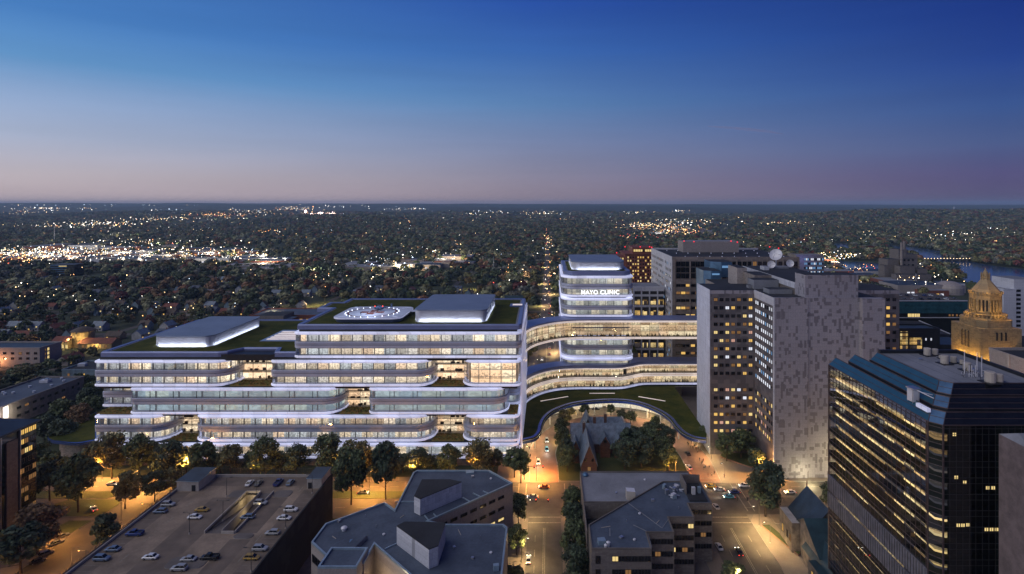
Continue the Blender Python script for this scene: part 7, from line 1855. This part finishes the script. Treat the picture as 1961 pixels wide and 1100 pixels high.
# individual trees among the houses, the nearest of them
LT = ['leaf_green', 'leaf_dark', 'leaf_olive', 'leaf_green', 'leaf_dark', 'leaf_bronze', 'leaf_olive', 'leaf_dark', 'leaf_green', 'leaf_red', 'leaf_green', 'leaf_dark', 'leaf_gold', 'leaf_green', 'leaf_olive']
LB = {'leaf_green': 'round green tree', 'leaf_dark': 'dark tree', 'leaf_olive': 'olive-green tree', 'leaf_bronze': 'bronze autumn tree', 'leaf_red': 'deep red autumn tree', 'leaf_gold': 'yellowing autumn tree'}
rs = np.random.RandomState(3)
cand = []
y = 268.0
while y < 2300:
    st = 10.5 + max(0, y - 450) * .010
    for x in np.arange(-1.2 * y, 1.05 * y, st):
        X, Yy = x + rs.uniform(-.45, .45) * st, y + rs.uniform(-.45, .45) * st
        px, py = CX + X * F / Yy, CY + F * H / Yy
        if px < -240 or px > 2150 or blocked(X, Yy): continue
        if rs.rand() > density(px, py) * (.55 if Yy < 950 and X < 100 else .95): continue
        if len(HPA) and np.min(np.abs(HPA[:, 0] - X) + np.abs(HPA[:, 1] - Yy)) < 9: continue
        cand.append((X, Yy))
    y += st
cand.sort(key=lambda c: c[1])
vis = lambda x, y: not ((y > 351 and -225 < x * 351 / y < -14 and ZP(0, y) > 0 and (H - 8) * F / y > (H - 58) * F / 351 + (0)) and False)
NI = 205
cnt = 0
rest = []
for (x, y) in cand:
    px = CX + x * F / y; topy = CY + (H - 11) * F / y
    hid = y > 351 and ((hx(185) * F / YF + CX < px < 566 and topy > 612) or (566 <= px < 1000 and topy > 574))
    hid = hid or (1076 < px < 1215 and topy > 500) 
    if not hid and cnt < NI:
        m = LT[rs.randint(len(LT))]; h = rs.uniform(8, 14); w = rs.uniform(9, 14)
        area = 'left of the hospital' if px < 270 else 'behind the left half of the hospital' if px < 640 else 'behind the helipad roof' if px < 1000 else 'behind the clinic tower'
        tree(x, y, h, w, m, f'{LB[m]} {area}', f'{LB[m]}s {area}', near=False, seed=int(x * 3)); cnt += 1
    elif not hid: rest.append((x, y))
# ------------------------------------------------------------------ the wood that covers the rest of the town
rs = np.random.RandomState(8)
ex = []
y = 2300.0
while y < 6500:
    st = 15 + (y - 2300) * .012
    xs = np.arange(-1.2 * y, 1.05 * y, st * 1.15)
    for x in xs:
        X, Yy = x + rs.uniform(-.5, .5) * st, y + rs.uniform(-.5, .5) * st
        px = CX + X * F / Yy; z = float(terr(X, Yy)); py = CY + F * (H - z) / Yy
        if px < -240 or px > 2150 or rs.rand() > density(px, py): continue
        ex.append((X, Yy, z, st * .85))
    y += st * 1.5
P = []; D = []; Sz = []; C = []
def clump(X, Yy, z, r, h, n, leaf):
    d = rs.normal(size=(n, 3)); d /= np.linalg.norm(d, axis=1)[:, None]; d[:, 2] = np.where(d[:, 2] < -.3, -d[:, 2], d[:, 2])
    q = rs.uniform(.75, 1.1, n)[:, None]
    lump = 1 + .18 * np.sin(d[:, :1] * 5 + X) * np.cos(d[:, 1:2] * 6 + Yy)
    p = np.array([X, Yy, z + h * .52]) + d * q * lump * np.array([r, r, h * .48])
    P.append(p); D.append(d); Sz.append(np.full(n, leaf)); C.append(np.full(n, rs.rand()))
for (x, y) in rest:
    g = min(1.6, .85 + y * .00042); h = rs.uniform(8, 15) * (.8 + .25 * g); r = rs.uniform(4.0, 7.6) * g
    n = int(np.clip(230 * 600 / y, 60, 230)); clump(x, y, 0, r, h, n, .95 + y * .0011)
for (x, y, z, st) in ex: clump(x, y, z - 1, st * rs.uniform(.42, .6), rs.uniform(11, 19) + st * .18, 44, 2.6 + (y - 2300) * .0011)
me = leaf_quads(np.concatenate(P), np.concatenate(D), np.concatenate(Sz), rs, 'woodland', .3)
cc_ = np.concatenate(C); mi = np.digitize(cc_, [.15, .36, .50, .58, .61, .635, .76, .88, .95]).astype(np.int32)
for k in ('leaf_dark', 'leaf_green', 'leaf_olive', 'leaf_bronze', 'leaf_gold', 'leaf_red', 'leaf_pale', 'leaf_grey', 'leaf_deep', 'leaf_rust'): me.materials.append(MAT[k])
me.polygons.foreach_set('material_index', mi)
o = bpy.data.objects.new('woodland', me); COL.objects.link(o); tag(o, 'mass of dusky trees covering the town out to the hills', 'woodland', kind='stuff')
print('leaf quads', len(cc_), 'rest', len(rest), 'ex', len(ex), 'individual', cnt, 'houses', nh)
# ------------------------------------------------------------------ town lights and the low buildings they stand on
rs = np.random.RandomState(17)
dots = {}
def dot(px, py, m, s=1.0, z=None):
    h = hit(px, py)
    if h is None: return
    x, y, zz = h; r = (.3 + y * .00034) * s
    dots.setdefault(m, []).append((x, y, zz + (rs.uniform(11, 20) + min(6, y * .002) if z is None else z), r))
CL = [  # px, py, spread x, spread y, how many, palette
    (60, 497, 90, 8, 330, 'w'), (170, 500, 120, 12, 260, 'w'), (330, 497, 110, 14, 200, 'w'), (450, 500, 70, 16, 110, 'w'), (40, 510, 60, 9, 150, 'o'), (230, 478, 140, 6, 80, 'w'), (190, 436, 60, 5, 180, 'w'), (100, 440, 60, 4, 60, 'w'), (300, 425, 70, 4, 110, 'm'),
    (420, 416, 60, 4, 150, 'o'), (480, 408, 40, 5, 90, 'w'), (60, 405, 60, 6, 80, 'w'), (90, 402, 20, 1.5, 50, 'w'), (160, 403, 15, 1.5, 24, 'w'), (30, 412, 40, 4, 40, 'm'), (320, 406, 40, 3, 30, 'c'), (560, 402, 50, 4, 110, 'm'), (650, 398, 60, 3, 30, 'c'), (780, 403, 50, 2, 40, 'w'), (905, 413, 6, 2, 16, 'w'),
    (950, 411, 60, 4, 40, 'c'), (1040, 412, 50, 4, 70, 'w'), (1225, 411, 25, 3, 36, 'w'), (1300, 407, 14, 2, 26, 'w'), (1250, 440, 50, 7, 150, 'm'), (1300, 450, 40, 7, 130, 'o'), (1330, 432, 60, 6, 70, 'w'), (1230, 444, 40, 6, 60, 'o'), (1050, 470, 8, 18, 40, 'o'),
    (520, 452, 25, 3, 26, 'o'), (700, 470, 250, 40, 70, 'h'), (300, 450, 250, 16, 90, 'h'), (900, 480, 200, 40, 60, 'h'), (1500, 470, 180, 30, 60, 'h'), (1700, 455, 200, 22, 70, 'h'), (1830, 460, 60, 6, 40, 'w'), (1900, 448, 30, 2, 16, 'w'), (1500, 434, 40, 2, 34, 'o'), (1600, 505, 50, 6, 60, 'w'), (1560, 512, 60, 5, 60, 'o'),
    (1650, 533, 60, 6, 40, 'o'), (1770, 556, 70, 8, 40, 'w'), (1740, 528, 30, 6, 26, 'w'), (1870, 470, 80, 10, 26, 'h'), (240, 600, 230, 26, 60, 'h'), (120, 560, 120, 24, 30, 'h'), (650, 545, 180, 30, 60, 'h'), (820, 500, 60, 8, 40, 'w'), (730, 520, 50, 8, 30, 'c'), (1240, 463, 60, 6, 30, 'r'), (980, 540, 30, 30, 26, 'o'), (1055, 560, 12, 60, 30, 'o'), (1945, 655, 20, 8, 60, 'w'), (900, 425, 500, 14, 110, 'h'), (200, 395, 220, 2, 40, 'c')]
PAL = {'w': [('town_white', .5), ('town_warm', .35), ('town_cool', .1), ('town_orange', .05)], 'o': [('town_warm', .45), ('town_orange', .4), ('town_white', .1), ('town_red', .05)], 'm': [('town_warm', .5), ('town_white', .35), ('town_orange', .15)], 'c': [('town_cool', .5), ('town_white', .4), ('town_warm', .1)], 'h': [('town_warm', .45), ('town_white', .3), ('town_orange', .15), ('town_cool', .1)], 'r': [('town_red', .6), ('town_warm', .4)]}
rw.seed(9)
for (px, py, sx, sy, n, pl_) in CL:
    for _ in range(int(n * (.5 if pl_ == 'h' else .7))):
        a = px + rs.normal() * sx * .6; c = py + rs.normal() * sy * .6
        if a < 0 or a > 1961 or c < 394: continue
        if inpoly(*(hit(a, c) or (0, 0))[:2], RIVW): continue
        dot(a, c, pick(PAL[pl_]), float(np.exp(rs.normal() * .35 - .1)) * (1.0 if pl_ != 'h' else .85))
mb = {}
for m, L in dots.items():
    b = MB(); b.mat(m)
    for x, y, z, r in L:
        i0 = len(b.v); b.v += [(x + r, y, z), (x, y + r, z), (x - r, y, z), (x, y - r, z), (x, y, z + r * .8), (x, y, z - r * .8)]
        for k in range(4): b.f += [(i0 + k, i0 + (k + 1) % 4, i0 + 4), (i0 + (k + 1) % 4, i0 + k, i0 + 5)]; b.m += [0, 0]
    o = b.build('town_lights'); tag(o, {'town_white': 'white', 'town_warm': 'warm yellow', 'town_orange': 'orange', 'town_cool': 'cool bluish', 'town_red': 'red'}[m] + ' lights scattered over the distant town', 'town lights', kind='stuff')
# low commercial buildings and lit car parks
rs = np.random.RandomState(29)
nb = 0
for (cx_, cy_, sx, sy, n) in ((60, 500, 110, 9, 26), (240, 497, 130, 12, 26), (430, 500, 90, 14, 16), (230, 480, 180, 6, 14), (190, 447, 130, 6, 12), (520, 520, 60, 8, 8), (1300, 444, 70, 8, 14), (1600, 512, 60, 6, 8), (1780, 560, 60, 8, 8), (760, 516, 80, 8, 8), (840, 508, 40, 6, 6), (1640, 535, 50, 6, 6)):
    for _ in range(n):
        px, py = cx_ + rs.uniform(-1, 1) * sx, cy_ + rs.uniform(-1, 1) * sy
        h_ = hit(px, py)
        if h_ is None or inpoly(h_[0], h_[1], RIVW) or inpoly(h_[0], h_[1], LAKEW): continue
        x, y, z = h_; L, D, hh = rs.uniform(30, 95), rs.uniform(25, 55), rs.uniform(7, 14)
        k = rs.randint(4); wm = ['white_stone', 'tan_stone', 'pale_block', 'red_brick'][k]
        t = thing('commercial_building', ['white', 'tan', 'pale grey', 'brick'][k] + ' flat-roofed shop building ' + ('far left' if px < 330 else 'beyond the lower hospital roof' if px < 700 else 'behind the helipad roof' if px < 1000 else 'behind the tan block' if px < 1450 else 'near the river'), 'building', (x, y, z - 1), 'low commercial buildings in the far town')
        b = MB(); b.box(x - L / 2, x + L / 2, y, y + D, z - 1, z + hh, wm, ['roof_grey', 'roof_slate', 'roof_blue', 'roof_grey'][rs.randint(4)]); b.build('wall', t)
        b = MB()
        nseg = int(L / 6)
        for q in range(nseg):
            if rs.rand() < .55: b.box(x - L / 2 + 6 * q + 1, x - L / 2 + 6 * q + 5, y - .3, y - .05, z + 1, z + 3.6, ['win_yellow', 'win_white', 'win_amber'][rs.randint(3)])
        if b.v: b.build('shop_window', t)
        nb += 1
PLOT = MB()
for (px, py, w, d) in ((30, 497, 120, 40), (110, 501, 110, 40), (200, 492, 140, 50), (300, 498, 110, 36), (420, 493, 100, 40), (520, 515, 60, 30), (1280, 447, 150, 90), (205, 437, 190, 60), (780, 519, 60, 26), (860, 506, 50, 40), (1590, 509, 60, 20), (1690, 540, 90, 30), (1760, 552, 90, 22)):
    h_ = hit(px, py); x, y, z = h_; PLOT.mat('concrete_deck'); z += .25
    PLOT.face([(x - w / 2, y - d / 2, z), (x + w / 2, y - d / 2, z), (x + w / 2, y + d / 2, z), (x - w / 2, y + d / 2, z)])
    if px in (1690, 1760): continue
    point('lot_light', (x - w / 4, y, z + 16), (1, .82, .55), 70000, 2); point('lot_light', (x + w / 4, y, z + 16), (1, .75, .45), 70000, 2)
for (px, py, lw, d) in ((40, 486, 130, 14), (150, 481, 110, 12), (60, 470, 120, 20), (260, 484, 130, 12), (330, 473, 90, 16), (90, 507, 120, 10), (230, 508, 110, 9), (360, 507, 100, 9), (480, 498, 80, 12), (520, 508, 60, 8), (230, 456, 70, 22), (350, 430, 110, 40), (440, 423, 90, 50), (120, 441, 80, 30), (600, 528, 40, 10), (725, 527, 50, 8), (860, 497, 14, 60), (1000, 540, 20, 8), (1245, 452, 60, 24), (1320, 440, 60, 30), (1500, 435, 90, 26), (1240, 430, 60, 20)):
    h_ = hit(px, py); x, y, z = h_; PLOT.mat('concrete_deck'); z += .3; w = lw * y / F
    PLOT.face([(x - w / 2, y - d / 2, z), (x + w / 2, y - d / 2, z), (x + w / 2, y + d / 2, z), (x - w / 2, y + d / 2, z)])
    for q in (-.3, .05, .35): point('lot_light', (x + q * w, y, z + 12), [(1, .85, .6), (1, .7, .4), (1, .92, .75)][int(abs(q) * 7) % 3], 22000 * (y / 1400) ** 1.2, 2)
struct('parking_ground', PLOT)
# the lit convent-like building on the far hill, water tower
x, y, z = hit(620, 412.5); t = thing('hilltop_building', 'long rosy floodlit building with a slim tower on the far hill', 'building', (x, y, z), None)
b = MB(); k = y / F
b.box(x - 26 * k, x + 36 * k, y, y + 40, z - 12, z + 5 * k * .6 + 4, 'pale_block', 'shingle_red'); b.build('wall', t)
b = MB(); b.box(x - 37 * k, x - 33 * k, y, y + 14, z - 12, z + 9 * k, 'white_stone'); b.prism([(x - 37 * k, y), (x - 33 * k, y), (x - 33 * k, y + 14), (x - 37 * k, y + 14)], z + 9 * k, z + 12 * k, 'white_stone', P1=[(x - 35.3 * k, y + 6), (x - 34.7 * k, y + 6), (x - 34.7 * k, y + 8), (x - 35.3 * k, y + 8)]); b.build('tower', t)
b = MB(); b.box(x - 10 * k, x - 1 * k, y - 4, y, z - 12, z + 6 * k, 'white_stone'); b.lathe((x + 17 * k, y + 10, z + 4 * k), [(2 * k, 0), (2 * k, 2 * k), (1 * k, 3 * k)], 8, 'white_stone'); b.build('portico', t)
for dx, e in ((-35, 900000), (-22, 700000), (-5, 1200000), (12, 700000), (26, 700000)): point('floodlight', (x + dx * k, y - 40, z + 8), (1, .62, .5), e, 2, t)
x, y, z = hit(1827, 401); b = MB(); b.lathe((x, y, z - 10), [(9, 0), (9, 18), (14, 26), (14, 38), (3, 44)], 14, 'white_stone'); tag(b.build('water_tower'), 'pale water tower on the wooded ridge at far right', 'water tower')
x, y, z = hit(828, 409); b = MB(); b.lathe((x, y, z - 5), [(4, 0), (4, 18), (9, 24), (9, 32), (2, 36)], 12, 'white_stone'); tag(b.build('water_tower'), 'small pale water tower far behind the helipad roof', 'water tower')
# ------------------------------------------------------------------ a vapour trail high up on the right
m_, t_, o_ = nt('vapour')
n_ = nd(t_, 'ShaderNodeTexNoise', {'Vector': nd(t_, 'ShaderNodeTexCoord').outputs['Object'], 'Scale': 0.004, 'Detail': 3.0}).outputs[0]
x_ = nd(t_, 'ShaderNodeMixShader', {0: mth(t_, 'MULTIPLY', n_, .22)}); a_ = nd(t_, 'ShaderNodeBsdfTransparent'); d_ = nd(t_, 'ShaderNodeBsdfTranslucent', {0: (.9, .75, .75, 1)})
t_.links.new(a_.outputs[0], x_.inputs[1]); t_.links.new(d_.outputs[0], x_.inputs[2]); t_.links.new(x_.outputs[0], o_.inputs[0])
b = MB(); Yv = 28000.0
P_ = [(1355, 242, 20), (1390, 244.5, 55), (1430, 248, 70), (1470, 252, 60), (1500, 257, 15)]
for (a, c, r), (d, e, q) in zip(P_, P_[1:]): b.tube((XP(a, Yv), Yv, ZP(c, Yv)), (XP(d, Yv), Yv, ZP(e, Yv)), r, q, 8, 'vapour', False)
tag(b.build('vapour_trail'), 'faint pinkish vapour trail high in the right of the sky', 'vapour trail')
# ------------------------------------------------------------------ the air: one even box of haze
b = MB(); m_, t_, o_ = nt('haze_air')
v_ = nd(t_, 'ShaderNodeVolumePrincipled', {'Color': (0.5, 0.73, 1.0, 1), 'Density': 0.000048, 'Anisotropy': 0.0})
t_.links.new(v_.outputs[0], o_.inputs['Volume'])
b.box(-43000, 40000, -120, 26600, -2, 235, 'haze_air')
tag(b.build('haze'), None, None, kind='stuff')

# ------------------------------------------------------------------ look-alikes told apart by their place in their own row
def tell_apart():
    by = {}
    for o in bpy.data.objects:
        if o.get('label') and o.get('category') and o.parent is None: by.setdefault(o['label'], []).append(o)
    for lb, L in by.items():
        if len(L) < 2 or len(L) > 60: continue
        if not any(k in L[0].name for k in ('tree', 'house', 'car', 'lamp', 'commercial', 'person')): continue
        if 'clustered' in lb: continue
        L.sort(key=lambda o: o.location.y)
        rows = [L] if len(L) <= 15 else [L[i::1][:0] for i in range(0)]
        if not rows:
            n = math.ceil(len(L) / 15); q = math.ceil(len(L) / n); rows = [L[i * q:(i + 1) * q] for i in range(n)]
        for ri, rw_ in enumerate(rows):
            rw_.sort(key=lambda o: o.location.x / max(o.location.y, 1))
            for i, o in enumerate(rw_):
                w = ('' if len(rows) == 1 else [' near row', ' second row', ' third row', ' fourth row', ' far row'][min(ri, 4)])
                t = f'{lb},{w} {ordn(i)} from left'
                if len(t.split()) <= 16: o['label'] = t
def o_people(o): return o.name.startswith('person')
tell_apart()
